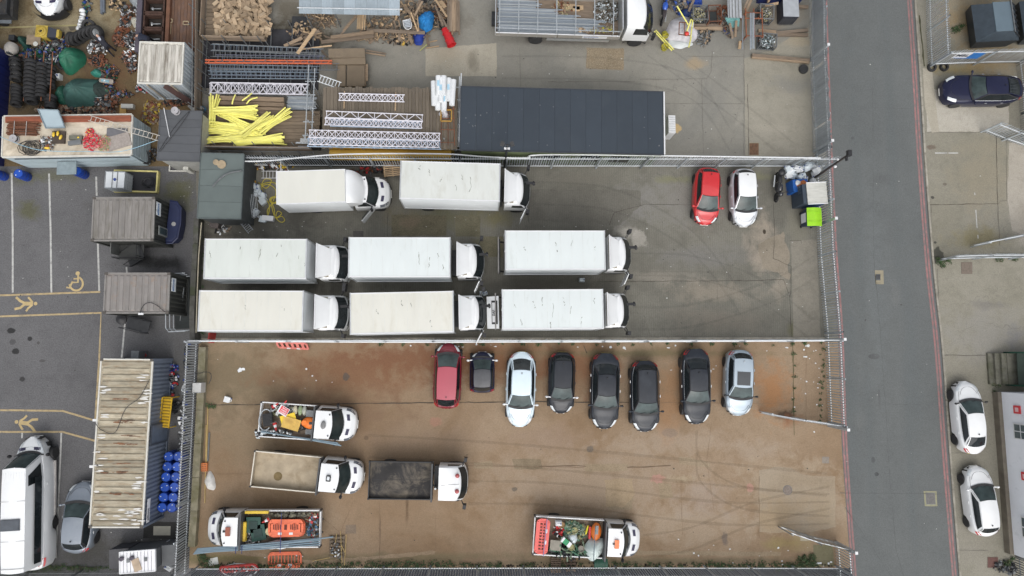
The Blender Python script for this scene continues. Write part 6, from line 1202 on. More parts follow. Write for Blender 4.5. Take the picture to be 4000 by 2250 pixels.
q=P(3175,699);tpt=P(3312,606,5.6);mt=thing('camera_mast','tall leaning dark mast with cameras at the corner by the bins','mast',(q.x,q.y,0));tv=tpt-q
MB().tube([(0,0,0),tv*.5,tv],[.085,.075,.06],8).build('pole',mat('mast_brown',(.04,.032,.03),.5),mt)
for f in(.7,):
 for s in(-1,1):p_=tv*f+Vector((.08*s,.22*s,0));MB().tube([tv*f,p_],.02,5).build('bracket',blackp,mt);MB().blob(p_,(.1,.09,.1),3,8,5,.05).build('camera_dome',whitem,mt,50)
MB().box(tv+Vector((.05,.1,.05)),(.22,.34,.25)).build('camera_head',blackp,mt);MB().box(tv*.98+Vector((.02,-.12,-.1)),(.1,.3,.16)).build('camera_head',steel_dk,mt)
q=P(1970,655);lp=thing('lamp_post','dark post with twin floodlights rising from the fence above a lorry','lamp post',(q.x,q.y,0));MB().tube([(0,0,0),(0.02,0,5.0)],[.07,.055],8).build('pole',steel_dk,lp)
for s in(-1,1):MB().box((s*.28,.05,4.95),(.22,.26,.14),s*.3).build('floodlight',mat('flood_dark',(.05,.05,.05),.4),lp);MB().tube([(0,0,4.9),(s*.26,.03,4.92)],.025,5).build('bracket',blackp,lp);MB().box((s*.10,-.12,4.6),(.14,.1,.12)).build('camera_dome',whitem,lp)

t=thing('meter_box','grey metal meter cabinet fixed on the low mossy wall','cabinet',P(797,1512));MB().box((0,0,.75),(.5,.6,.7)).build('casing',mat('cabinet_grey',(.45,.45,.44),.5),t);MB().box((.02,-.28,1.11),(.46,.02,.02)).build('hinge',galv_dk,t)
b=MB();b.tube(catmull([P(x,y,.5) for x,y in[(745,1452),(770,1460),(800,1453),(822,1458),(824,1480),(815,1500)]],5),.02,5);tag(b.build('power_cable',blackp),'thin black cable looping over the low wall to the meter cabinet','cable')

q=P(480,712);bt=thing('spill_pallet','yellow edged spill tray carrying the caged water tank and a black hose','spill tray',(P(538,712)).to_tuple(),R(-1))
MB().box((0,0,.12),(2.6,1.25,.2)).build('grid_floor',mat('black_grid',(.02,.02,.025),.6,0,.3,30),bt)
for s in(-1,1):MB().box((0,s*.66,.16),(2.72,.09,.3)).build('rim',mat('pale_yellow_rim',(.62,.55,.22),.5),bt);MB().box((s*1.33,0,.16),(.09,1.24,.3)).build('rim',mat('pale_yellow_rim',(.62,.55,.22)),bt)
ib=thing('water_tank','white caged water tank with a dark blue cap on the spill tray','tank',P(482,718,.28),R(-1));ib.location.z=.28
MB().box((0,0,.5),(1.12,.98,1.0)).build('tank',mat('ibc_white',(.60,.63,.65),.35,0,.06,2),ib)
for z in(.1,.35,.6,.85,1.02):b=MB();b.tube([(-.59,-.52,z),(.59,-.52,z),(.59,.52,z),(-.59,.52,z),(-.59,-.52,z)],.014,5);b.build('cage_hoop',galv,ib)
for k in range(6):
 x=-.59+k*1.18/5
 for y in(-.52,.52):MB().tube([(x,y,0),(x,y,1.02)],.012,4).build('cage_bar',galv,ib)
 if k<5:
  for x2 in(-.59,.59):MB().tube([(x2,-.42+k*.21,0),(x2,-.42+k*.21,1.02)],.012,4).build('cage_bar',galv,ib)
for x in(-.15,.15):MB().beam((x,-.5,1.03),(x,.5,1.03),.03,.02).build('top_strap',galv_dk,ib)
MB().lathe([(.09,1.0),(.08,1.06)],14,(0,.02,0)).build('cap',mat('cap_blue',(.03,.06,.25)),ib)
def coil(name,label,cat,px,py,r0,n,m,r=.018,z=.05,seed=1,group=None,el=.8,spread=.3):
 rd=random.Random(seed);q=P(px,py,z);b=MB();pts=[]
 for k in range(n*12):
  a=k*2*math.pi/12+math.sin(k*.13)*.6;rr=r0*(1+spread*math.sin(k*.37+seed));pts.append((rr*math.cos(a)+spread*r0*math.sin(k*.05),rr*el*math.sin(a)+.1*r0*math.cos(k*.21),.004*k/n+.03*math.sin(k*.5)**2))
 b.tube(pts,r,5);return tag(b.build(name,m,None,60,loc=q),label,cat,group)
coil('hose','black hose coiled on the grid of the yellow edged spill tray','hose',575,712,.35,4,blackp,z=.3)
# ================================================================ SCAFFOLD YARD
rnd=random.Random(21)
_pm={}
def beam_mesh(L,w_,h_,m,name='plank'):
 k=(name,round(L,2),w_,h_,m.name)
 if k not in _pm:b=MB();b.box((0,0,0),(L,w_,h_));_pm[k]=b.mesh(name,m)
 return _pm[k]
def rod(name,label,cat,a,e,z,w_,h_,m,group=None,z2=None,parent=None):
 """single straight length between two surveyed points"""
 A,B=P(*a,z),P(*e,z if z2 is None else z2);b=MB();c=(A+B)/2;b.beam(A-c,B-c,w_,h_);o=b.build(name,m,None,loc=c);return tag(o,label,cat,group)
def pole(name,label,cat,a,e,z,r,m,group=None,z2=None,n=6):
 A,B=P(*a,z),P(*e,z if z2 is None else z2);b=MB();c=(A+B)/2;b.tube([A-c,B-c],r,n);return tag(b.build(name,m,None,loc=c),label,cat,group)
woods=[wood,mat('weathered_timber_b',(.25,.185,.125),.85,0,.25,3,rnd=.25,stretch=(.6,6,6)),mat('weathered_timber_c',(.165,.13,.098),.85,0,.25,3,rnd=.25,stretch=(.6,6,6))]

def deck(label,tl,tr,br,bl_,z,n,along,m,name='timber_deck',gap=.015,cat='deck',th=.06,joints=1):
 t,W,D=quad_thing(name,label,cat,tl,tr,br,bl_,z)
 for k in range(n):
  for j in range(joints):
   if along=='x':L=W/joints;o=link('plank',beam_mesh(L-.02,D/n-gap,th,m),t,(-W/2+L*(j+.5)+rnd.uniform(-.02,.02),lerp(-D/2,D/2,(k+.5)/n),z-th/2+rnd.uniform(-.008,.008)))
   else:L=D/joints;o=link('plank',beam_mesh(L-.02,W/n-gap,th,m),t,(lerp(-W/2,W/2,(k+.5)/n),-D/2+L*(j+.5)+rnd.uniform(-.06,.06),z-th/2+rnd.uniform(-.008,.008)),(0,0,math.pi/2))
 return t,W,D
dkv=mat('deck_board_grey_brown',(.135,.112,.085),.9,0,.2,3,rnd=.16,stretch=(.5,6,6),dirt=(.07,.062,.05),damt=.3)
dkh=mat('deck_board_brown',(.175,.135,.095),.9,0,.2,3,rnd=.18,stretch=(.5,6,6),dirt=(.08,.068,.05),damt=.35)
d2,W_2,D_2=deck('raised deck of narrow grey brown boards carrying white lattice beams',(1262,336),(1788,348),(1786,580),(1258,580),2.5,38,'y',dkv)
MB().box((0,0,1.15),(W_2-.5,D_2-.4,2.3)).build('base_cabin',mat('ochre_cabin',(.42,.27,.05),.6,0,.1,1),d2)
b=MB();b.tube([(-W_2/2+.3,-D_2/2-.12,1.5),(W_2/2-.4,-D_2/2-.12,1.5)],.35,12);b.build('ochre_side',mat('ochre_cabin',(.42,.27,.05)),d2,50)
d1,W_1,D_1=deck('lower deck of wide brown boards under the yellow sleeves',(812,425),(1250,436),(1248,572),(805,572),1.1,10,'x',dkh,joints=2)
MB().box((0,0,.5),(W_1-.3,D_1-.2,1.0)).build('deck_frame',mat('frame_dark',(.05,.045,.04),.8),d1)

cr=thing('timber_crate','large board sided crate heaped with short timber offcuts','crate',P(938,70));cL,cD=3.9,3.6
for k in range(14):link('plank',beam_mesh(cL,.24,.05,dkh),cr,(0,-cD/2+.13+k*.262,.55+rnd.uniform(-.01,.01)))
for k in range(3):
 link('side_board',beam_mesh(cL,.05,.22,wood,'side_board'),cr,(0,-cD/2-.02-k*.015,.7+k*.23));link('side_board',beam_mesh(cD,.05,.22,wood,'side_board'),cr,(-cL/2-.05,0,.7+k*.23),(0,0,R(90)))
for s in(-.45,-.15,.15,.42):MB().tube([(s*cL,-cD/2-.12,0),(s*cL,-cD/2-.12,1.5)],.03,6).build('upright_tube',galv_dk,cr)
blkm=[mat('offcut_a',(.37,.275,.18),.85,0,.15,4,rnd=.22),mat('offcut_b',(.29,.215,.14),.85,0,.2,4,rnd=.22),mat('offcut_c',(.44,.34,.23),.85,0,.12,4,rnd=.18)]
bms=[beam_mesh(l,w_,.06,m,'timber_offcut') for l,w_,m in[(.48,.23,blkm[0]),(.42,.23,blkm[1]),(.56,.22,blkm[1]),(.42,.22,blkm[2]),(.62,.17,blkm[0]),(.36,.23,blkm[0])]]
for i in range(240):
 x,y=rnd.uniform(842,1054),rnd.uniform(-15,142);r_=max(abs(x-948)/106,abs(y-60)/82);hgt=.62+.45*(1-r_)*rnd.random()+.12*rnd.random()
 q=P(x,y,hgt);o=link('timber_offcut',rnd.choice(bms),None,q,(rnd.uniform(-.35,.35),rnd.uniform(-.3,.3),rnd.uniform(0,3.14)));tag(o,'short sawn timber offcut in the heap inside the board sided crate','timber block','timber offcuts in the crate')

def ladder(name,label,cat,a,e,z,wd,rg,m,group,r=.02,z2=None,parent=None):
 A,B=P(*a,z),P(*e,z if z2 is None else z2);L=(B-A).length;d=(B-A)/L;t=thing(name,label,cat,A,math.atan2(d.y,d.x),group,ry=-math.asin(d.z))
 st_=tube_mesh(L,r,m)
 for s in(-1,1):link('stile',st_,t,(0,s*wd/2,0))
 k=('rung',wd,r,m.name)
 if k not in _pm:b=MB();b.tube([(0,-wd/2,0),(0,wd/2,0)],r*.85,5);_pm[k]=b.mesh('rung',m)
 n=int(L/rg)
 for i in range(n):link('rung',_pm[k],t,((i+.5)*L/n,0,0))
 return t
lbm=[mat('blue_grey_steel',(.17,.215,.26),.5,.3,.2,3,rnd=.2),galv_dk,mat('purple_grey_steel',(.16,.17,.22),.5,.3,.2,3,rnd=.2)]
i=0
for(x0,y0,x1,y1,n_) in[(822,180,1262,198,3),(818,206,1258,214,3),(826,222,1270,228,3),(812,252,1325,258,2),(812,262,1246,268,2),(812,276,1240,282,3),(812,290,1238,294,2)]:
 for k in range(n_):
  ladder('ladder_beam','blue grey steel ladder beam in the long rack %s the orange beam, layer %d of its pile, %s'%('above' if y0<240 else 'below',n_-k,('upper pile','second pile','third pile','pile nearest the orange beam','fifth pile','sixth pile','pile nearest the white trusses')[i]),'ladder beam',(x0+rnd.uniform(0,20),y0+4+rnd.uniform(-3,3)),(x1-k*25*rnd.random(),y1+4+rnd.uniform(-3,3)),.9-k*.22,.42,.30+.05*k,rnd.choice(lbm),'steel ladder beams in the rack',r=.024)
 i+=1
ox=thing('orange_beam','long orange painted steel beam lying across the ladder beams','beam',P(802,240,1.05));A=P(1297,243,1.05)-ox.location
for s in(-1,1):MB().beam(Vector((0,s*.09,0)),A+Vector((0,s*.09,0)),.07,.08).build('flange',mat('orange_steel',(.56,.13,.055),.5,0,.15,2),ox)
for k in range(18):p_=A*((k+.5)/18);MB().beam(p_+Vector((-.1,-.09,.01)),p_+Vector((.1,.09,.01)),.03,.03).build('web_bar',mat('orange_steel',(.56,.13,.055)),ox)

rk=thing('storage_rack','dark timber and steel rack base under the ladder beams and trusses','rack',P(1020,290));MB().box((0,1.0,.06),(7.4,4.0,.1)).build('rack_floor',mat('rack_floor',(.03,.03,.035),.9,0,.3,2),rk)
for k in range(6):
 for yy in(-1.2,.35,1.6,3.0):MB().tube([(-3.4+k*1.35,yy,.1),(-3.4+k*1.35,yy,1.35)],.03,5).build('upright_tube',galv_dk,rk)
 MB().tube([(-3.4+k*1.35,-1.3,.3),(-3.4+k*1.35,3.1,.3)],.03,5).build('cross_tube',galv_dk,rk)

tw=mat('white_truss',(.68,.67,.72),.45,.1,.06,2,rnd=.06);tb=mat('bluish_truss',(.36,.46,.58),.45,.2,.12,2,rnd=.08)
def truss(label,a,e,z,dep,m,bays,group,style='x',z2=None):
 A,B=P(*a,z),P(*e,z if z2 is None else z2);L=(B-A).length;d=(B-A)/L;t=thing('lattice_beam',label,'lattice beam',A,math.atan2(d.y,d.x),group,ry=-math.asin(d.z))
 for s in(-1,1):link('chord',tube_mesh(L,.032,m),t,(0,s*dep/2,0))
 bl_=L/bays;dg=math.hypot(bl_,dep)
 for i in range(bays+1):
  if i%2==0 or style=='x':link('strut',tube_mesh(dep,.022,m),t,(min(max(i*bl_,.06),L-.06),-dep/2,0),(0,0,R(90)))
 for i in range(bays):
  sg=1 if i%2==0 else-1
  link('brace',tube_mesh(dg,.022,m),t,(i*bl_,-sg*dep/2,.01),(0,0,sg*math.atan2(dep,bl_)))
  if style=='x':link('brace',tube_mesh(dg,.022,m),t,(i*bl_,sg*dep/2,-.02),(0,0,-sg*math.atan2(dep,bl_)))
 return t
G='white lattice beams'
for k,zz in enumerate((1.0,.72,.45)):truss('white lattice beam in the rack above the yellow sleeves, %s of its stack'%('top','middle','bottom')[k],(822-k*3,342+k*2),(1204+k*2,348+k*2),zz,.68,tw,(14,12,13)[k],G,'x' if k<2 else 'z')
truss('shortest white lattice beam alone at the top of the raised deck',(1323,378),(1578,384),2.68,.44,tw,12,G,'x');truss('white lattice beam, upper of the pair across the middle of the raised deck',(1272,446),(1653,461),2.68,.40,tw,12,G,'z');truss('white and blue lattice beam, lower of the pair across the middle of the raised deck',(1268,474),(1650,488),2.68,.42,tw,20,G,'x')
truss('bluish lattice beam underneath the lower middle pair on the raised deck',(1290,480),(1640,490),2.58,.40,tb,14,G,'x')
truss('white lattice beam on top of the overhanging stack at the lower edge of the raised deck',(1206,522),(1720,535),2.85,.46,tw,20,G,'x');truss('white lattice beam forming the front of the overhanging stack above the lorry fence',(1208,549),(1716,562),2.72,.46,tw,22,G,'x');truss('bluish lattice beam low in the overhanging stack above the lorry fence',(1200,556),(1722,568),2.6,.48,tb,18,G,'x')
for k,x in enumerate((1345,1545)):rod('timber_bearer','pale timber bearer under the %s end of the shortest lattice beam'%('left','right')[k],'timber',(x+1,356+k*6),(x-1,424+k*8),2.56,.07,.07,woodl)

for k,(y0,y1,x1) in enumerate([(372,390,1108),(393,408,1110),(412,424,1118)]):
 t,W,D=deck('%s stack of long scaffold boards below the white lattice beams'%('upper','middle','lower')[k],(815,y0),(x1,y0+8),(x1,y1+8),(815,y1),1.15,1,'x',woods[1],'board_stack',cat='timber stack')
 for j in range(3):link('plank',beam_mesh(W-.02,D-.01,.05,woods[1]),t,(rnd.uniform(-.04,.04),0,1.03-j*.075))
tb_=thing('tube_bundle','bundle of grey green scaffold tubes right of the board stacks','scaffold tubes',P(1120,405,.8));tb_.location.z=.75
for j in range(12):
 for i2 in range(2):link('tube',tube_mesh(1.75+rnd.uniform(-.1,.1),.03,rnd.choice(galvp)),tb_,(rnd.uniform(0,.1),.45-j*.075,.1*i2))

def sleeves(label,a,e,n,z,wd=.5,fan=.15,sag=0,m=tape,r=.046):
 A,B=P(*a,z),P(*e,z);L=(B-A).length;d=B-A;t=thing('sleeve_bundle',label,'tube bundle',A,math.atan2(d.y,d.x),'bundles of yellow plastic sleeves');rd=random.Random(int(a[0]*7+a[1]))
 for i in range(n):
  f=(i+.5)/n-.5;y0=f*wd*rd.uniform(.7,1.1);y1=f*wd*(1+fan*4*rd.uniform(.6,1.3));dx=rd.uniform(-.12,.12);q=[(dx,y0*(1+fan),rd.uniform(0,.22)),(L*.45+dx,(y0+y1)*.32,.12+rd.uniform(0,.15)),(L+dx*1.5,y1,rd.uniform(0,.2))]
  b=MB();b.tube(catmull([Vector(p) for p in q],3),r,6);b.build('sleeve',m,t,60)
 return t
for(lab,a,e,n,z) in[
 ('upper bundle of yellow sleeves pointing right below the board stacks',(842,436),(1000,436),13,1.45),('yellow sleeves standing out to the right of the upper bundle',(880,452),(1010,452),9,1.3),('loose yellow sleeves fanned upright at the left edge of the pile',(830,500),(842,380),7,1.2),
 ('yellow sleeves slanting through the middle of the pile',(866,444),(1010,520),9,1.3),('wide bundle of yellow sleeves across the middle of the pile',(826,492),(1010,510),13,1.25),('low left bundle of yellow sleeves',(816,508),(960,530),10,1.2),('middle bundle of yellow sleeves at the lower right of the pile',(900,470),(1020,525),10,1.25),
 ('tied bundle of yellow sleeves pointing up and right at the centre',(950,535),(1062,448),7,1.4),('outermost tied bundle of yellow sleeves pointing up and right',(1015,520),(1134,440),9,1.3),('long yellow bundle along the bottom left of the pile',(804,552),(950,540),9,1.3),('long yellow bundle along the bottom of the pile ending at the right',(920,562),(1112,545),12,1.3),('pale yellow bundle between the bottom bundles',(905,545),(1040,532),7,1.25),('pair of stray yellow sleeves lying over the board stacks',(960,400),(1000,372),2,1.35),('single stray yellow sleeve curving over the boards',(910,415),(918,376),1,1.35)]:sleeves(lab,a,e,n,z)

ff=thing('board_fence','fence of grey scaffold boards below the yellow sleeves','board fence',P(790,598));e=P(1236,604)-ff.location
for k in range(4):MB().beam(Vector((0,-.02-.03*k,1.0+k*.27)),e+Vector((0,-.02-.03*k,1.0+k*.27)),.05,.23).build('board',wood,ff);
for k in range(6):p_=e*(k+.3)/6;MB().tube([p_+Vector((-.0,-.2,0)),p_+Vector((-.15,.12,2.15))],.03,6).build('upright_tube',galv_dk,ff)
for z in(1.1,1.9):MB().tube([Vector((-.1,-.15,z)),e+Vector((.1,-.15,z))],.028,6).build('ledger_tube',galv_dk,ff)
fg=thing('scaffold_edge','scaffold tube guard rail along the lower edge of the raised deck','scaffold',P(1210,600));e=P(1800,612)-fg.location
for z,o_ in((2.25,0),(2.05,.1),(1.7,-.05)):MB().tube([Vector((-.3,o_,z)),e+Vector((.3*(z>2),o_,z))],.032,6).build('ledger_tube',galv,fg)
for k in range(8):p_=e*(k+.3)/8;MB().tube([p_+Vector((0,-.15,.2)),p_+Vector((-.1,.35,2.7))],.03,6).build('upright_tube',galv,fg)
MB().box(e*.5+Vector((0,.15,2.3)),(e.length,.24,.05),math.atan2(e.y,e.x)).build('toe_board',mat('toe_grey',(.3,.31,.31),.8),fg)
ve=thing('scaffold_edge','upright scaffold tube frame between the raised deck and charcoal roof','scaffold',P(1798,600));e=P(1806,370)-ve.location
for z,o_ in((2.5,0),(2.0,-.12)):MB().tube([Vector((o_,0,z)),e+Vector((o_,.4,z))],.04,6).build('ledger_tube',galv_lt,ve)
for k in range(5):p_=e*(k+.4)/5;MB().tube([p_+Vector((-.3,0,2.45)),p_+Vector((.55,0,2.45))],.03,6).build('cross_tube',galv,ve);MB().tube([p_,p_+Vector((0,0,2.6))],.03,6).build('upright_tube',galv,ve)
ve=thing('scaffold_edge','upright scaffold tube frame left of the raised deck','scaffold',P(1240,600));e=P(1252,350)-ve.location
for z,o_ in((2.7,-.1),(2.2,.15)):MB().tube([Vector((o_,0,z)),e+Vector((o_,.5,z))],.035,6).build('ledger_tube',galv,ve)
for k in range(5):p_=e*(k+.5)/5;MB().tube([p_+Vector((-.35,0,2.4)),p_+Vector((.3,0,2.4))],.03,6).build('cross_tube',galv,ve);MB().tube([p_,p_+Vector((0,0,2.7))],.03,6).build('upright_tube',galv,ve)
lf2=thing('board_fence','weathered board and tube fence dividing the scrap yard from the scaffold yard','board fence',P(800,620));e=P(803,-40)-lf2.location
for k in range(3):MB().beam(Vector((0,0,.8+k*.32)),e+Vector((0,0,.8+k*.32)),.05,.28).build('board',woods[2],lf2)
for k in range(9):p_=e*(k+.3)/9;MB().tube([p_+Vector((.3,0,0)),p_+Vector((-.15,0,2.2))],.03,6).build('upright_tube',galv_dk,lf2)
MB().tube([Vector((0,0,2.0)),e+Vector((0,0,2.0))],.028,6).build('ledger_tube',galv_dk,lf2)

ladder('ladder_beam','bright aluminium steps tilted at the top corner of the raised deck','ladder',(1245,305),(1330,335),2.4,.42,.18,galv_lt,None,r=.03)

plym=mat('shuttering_ply',(.185,.145,.10),.85,0,.15,1.2,rnd=.12,dirt=(.12,.095,.07),damt=.3)
for k,(pq,z) in enumerate([([(1282,190),(1425,188),(1426,224),(1284,226)],.9),([(1285,229),(1427,225),(1428,250),(1288,252)],.85),([(1320,255),(1350,255),(1350,336),(1312,336)],.7),([(1355,255),(1424,255),(1424,336),(1354,336)],.72)]):
 q=[P(*p,z) for p in pq];c=sum(q,Vector())/4;b=MB();b.prism([(p.x-c.x,p.y-c.y) for p in q],-.15,0);tag(b.build('plywood_sheet',plym,None,loc=c),('wide brown plywood sheet at the top of the sheet pile','second brown plywood sheet with faint red marks','narrow brown plywood sheet standing left of the big square one','large square brown plywood sheet')[k],'plywood')
for k,x in enumerate((1430,1437)):rod('timber_batten','thin timber batten beside the square plywood sheet, %s one'%('left','right')[k],'timber',(x-3,250),(x-3,316+18*(1-k)),.5,.1,.08,woods[1])

for k,(a,e,z,w_,m,lab) in enumerate([
 ((1292,146),(1460,125),.7,.22,woods[1],'long plank running up to the wood pile, upper'),((1255,165),(1460,140),.6,.24,woods[0],'long plank running up to the wood pile, lower'),((1162,210),(1232,112),.9,.22,woodl,'pale plank leaning across the ladder beams'),((1190,152),(1248,120),.7,.2,woods[0],'plank beside the pale leaning plank'),
 ((1110,180),(1180,148),.7,.2,woods[1],'short plank over the top ladder beam'),((1130,178),(1200,165),.5,.12,woods[0],'thin batten at the head of the ladder beams'),((1180,192),(1296,178),.75,.08,woodl,'thin pale lath across the ladder beams'),((1245,185),(1280,225),.6,.12,woods[2],'short dark batten by the plywood'),((1342,120),(1392,62),.8,.18,woods[1],'plank leaning under the corrugated roof'),((1330,138),(1345,120),.5,.12,woods[0],'stub of timber under the leaning plank'),
 ((1432,118),(1660,128),.6,.22,woods[2],'long horizontal plank crossing the wood pile'),((1430,196),(1508,210),.3,.09,woods[0],'thin timber lying on the dark concrete, upper'),((1428,206),(1505,218),.3,.09,woods[1],'thin timber lying on the dark concrete, lower'),((1560,128),(1560,160),.3,.18,woods[0],'upright stub of plank below the long horizontal plank'),((1595,130),(1610,170),.4,.2,woods[1],'plank end below the white louvred basket'),((1665,135),(1675,180),.4,.18,woods[0],'plank end leaning beside the blue netting'),
 ((1583,30),(1620,70),1.0,.22,woods[1],'plank in the pile right of the corrugated roof'),((1605,50),(1632,122),1.1,.09,woodl,'fresh batten in the pile, left'),((1630,60),(1636,120),1.1,.07,woodl,'fresh batten in the pile, right'),((1640,0),(1625,55),1.2,.16,woods[0],'plank standing up at the top of the pile'),((1650,5),(1620,60),1.3,.12,woods[1],'crossing plank at the top of the pile'),((1695,-10),(1745,65),1.3,.12,woodl,'long pale pole crossing towards the red chute'),((1700,20),(1730,100),1.0,.12,woods[0],'plank leaning towards the red chute'),((1712,45),(1745,105),.9,.14,woods[2],'plank behind the red chute'),((1720,5),(1738,28),1.1,.25,woodl,'pale board offcut above the plank stack'),((1665,188),(1715,180),.1,.06,woodl,'pale lath on the concrete below the pile'),((1675,165),(1708,158),.1,.06,woodl,'shorter pale lath beside the crates'),((1640,198),(1672,170),.1,.06,mat('yellow_strip',(.35,.36,.14),.6),'yellow green strip trailing from the pile')]):rod('plank',lab,'plank',a,e,z,w_,.05,m,'loose planks in the scaffold yard',z2=z+(.25 if k%3==0 else 0))
ps=thing('plank_stack','upright stack of long brown planks right of the red chute','timber stack',P(1772,72,.3))
for i2 in range(22):link('plank',beam_mesh(2.0+.1*(i2%4),.12,.05,rnd.choice(woods)),ps,(-.35+(i2%8)*.1+rnd.uniform(-.02,.02),rnd.uniform(-.1,.15),.1+(i2//8)*.12),(rnd.uniform(-.1,.1),rnd.uniform(-.03,.03),R(90)+rnd.uniform(-.04,.04)))
fs=thing('fresh_timber_stack','bright stack of fresh thin battens sticking out under the corrugated roof','timber stack',P(1412,80,.7))
for i2 in range(14):link('batten',beam_mesh(1.1+.08*(i2%3),.045,.04,woodl,'batten'),fs,(-.24+(i2%8)*.068,rnd.uniform(-.08,.08),.05*(i2//8)),(0,0,R(90)+rnd.uniform(-.06,.06)))

M_cor=mat('corrugated_sheet',(.36,.42,.46),.45,.3,.1,1,rnd=.14,dirt=(.25,.29,.31),damt=.3)
lt=thing('lean_to_roof','corrugated metal lean-to roof at the top edge over the timber piles','roof',P(1365,20,2.4));a=P(1168,50,2.4)-lt.location;e=P(1562,56,2.4)-lt.location;wv_=(e-a).length/9
for k in range(9):
 b=MB();x0=k*wv_;nn=14
 r0=[(b.pt((x0+wv_*.99*i2/nn,-.05,.02*(i2%2)+.003*k)),b.pt((x0+wv_*.99*i2/nn,2.6,.25+.02*(i2%2)+.003*k))) for i2 in range(nn+1)]
 for(p_,q_),(u_,v_) in zip(r0,r0[1:]):b.face((p_,u_,v_,q_))
 b.build('roof_sheet',M_cor,lt,loc=a)
MB().tube([a+Vector((-.1,.28,.1)),e+Vector((.15,.28,.1))],.035,6).build('ledger_tube',galv_lt,lt)
for x in(.2,wv_*3,wv_*6,wv_*8.8):MB().tube([a+Vector((x,.3,.08)),a+Vector((x,.3,-2.35))],.04,6).build('post',galv_dk,lt)
def junk(name,label,px,py,rx,ry,n,mats_,hgt=.3,seed=0,sz=(.08,.3),kinds='bbtrl',cat='scrap heap',z0=0,ang=0,flatk=.35):
 """uncountable heap of small odds and ends: one joined mesh"""
 rd=random.Random(seed*17+int(px));q=P(px,py,z0);b=MB()
 for i2 in range(n):
  r_=math.sqrt(rd.random());a=rd.uniform(0,6.28);x,y=rx*r_*math.cos(a),ry*r_*math.sin(a);z=hgt*(1-r_**2)*rd.uniform(.3,1)+.04;s_=rd.uniform(*sz);mi=rd.randrange(len(mats_));k=rd.choice(kinds)
  b.M=Matrix.Translation((x,y,z))@Euler((rd.uniform(-.8,.8),rd.uniform(-.8,.8),rd.uniform(0,6.28))).to_matrix().to_4x4()
  if k=='b':b.box((0,0,0),(s_,s_*rd.uniform(.4,1),s_*rd.uniform(.2,.6)),0,mi)
  elif k=='t':b.tube([(-s_*1.1,0,0),(s_*1.1,0,0)],s_*.12,5,mi)
  elif k=='r':b.lathe([(s_*.35,-s_*.12),(s_*.5,-s_*.1),(s_*.5,s_*.1),(s_*.35,s_*.12)],9,mi=mi)
  elif k=='l':b.blob((0,0,0),(s_*.6,s_*.45,s_*.3),i2,6,4,.5,mi)
  elif k=='p':b.box((0,0,0),(s_*2.5,s_*.45,s_*.12),0,mi)
  elif k=='s':b.poly([(-s_,-s_*.6,0),(s_,-s_*.5,.02),(s_*.8,s_*.7,0),(-s_*.9,s_*.6,.03)],mi)
 b.M=None;o=b.build(name,mats_,None,loc=(q.x,q.y,z0));return tag(o,label,cat,kind='stuff')
mW=[wood,woods[1],woodl,woods[2]]
junk('offcut_heap','heap of short brown timber offcuts under the corrugated roof',1240,80,1.1,.55,120,mW,.45,1,(.08,.17),'bpp');junk('offcut_heap','small heap of offcuts beyond the first under the roof',1285,85,.8,.45,60,mW,.35,2,(.08,.15),'bpp')
junk('mixed_timber_heap','tangled heap of broken timber right of the corrugated roof',1600,90,1.5,1.5,170,mW,.7,3,(.10,.26),'bppp');junk('mixed_timber_heap','tangled timber and scrap at the foot of the pile',1560,150,1.6,.5,90,mW+[steel_dk],.3,4,(.08,.2),'bpt');junk('mixed_timber_heap','dark timber and scrap behind the blue netting',1680,60,1.5,1.2,130,mW+[steel_dk,blackp],.6,5,(.10,.24),'bppt');junk('mixed_timber_heap','timber crate scraps in the dark corner left of the planks',1480,95,.9,.5,60,mW,.3,6,(.1,.2),'bpp')
junk('mixed_timber_heap','broken boards scattered over the dark damp concrete',1200,140,1.3,.45,45,mW,.2,61,(.12,.3),'ppp');junk('mixed_timber_heap','splintered timber below the corrugated roof',1450,140,1.2,.4,60,mW,.25,62,(.1,.28),'ppp');junk('mixed_timber_heap','dark stacked timber left of the plank stack',1725,40,.5,.9,90,mW+[rust],.6,63,(.12,.3),'ppb')
wbm=thing('wheelbarrow','wheelbarrow loaded with timber blocks on the dark damp ground','wheelbarrow',P(1178,102,0));MB().hexa([(-.3,-.25,.35),(.35,-.25,.35),(.35,.25,.35),(-.3,.25,.35)],[(-.45,-.35,.62),(.5,-.35,.62),(.5,.35,.62),(-.45,.35,.62)]).build('tray',steel_dk,wbm)
for s in(-1,1):MB().tube([(.9,s*.28,.55),(-.6,s*.12,.2)],.02,5).build('handle',galv_dk,wbm)
MB().lathe([(.18,-.04),(.18,.04)],12,(-.6,0,.18),'y').build('wheel',rubber,wbm)
junk('block_load','timber blocks piled in the wheelbarrow',1176,100,.36,.28,14,blkm,.15,7,(.12,.2),'bb','timber blocks',.6)

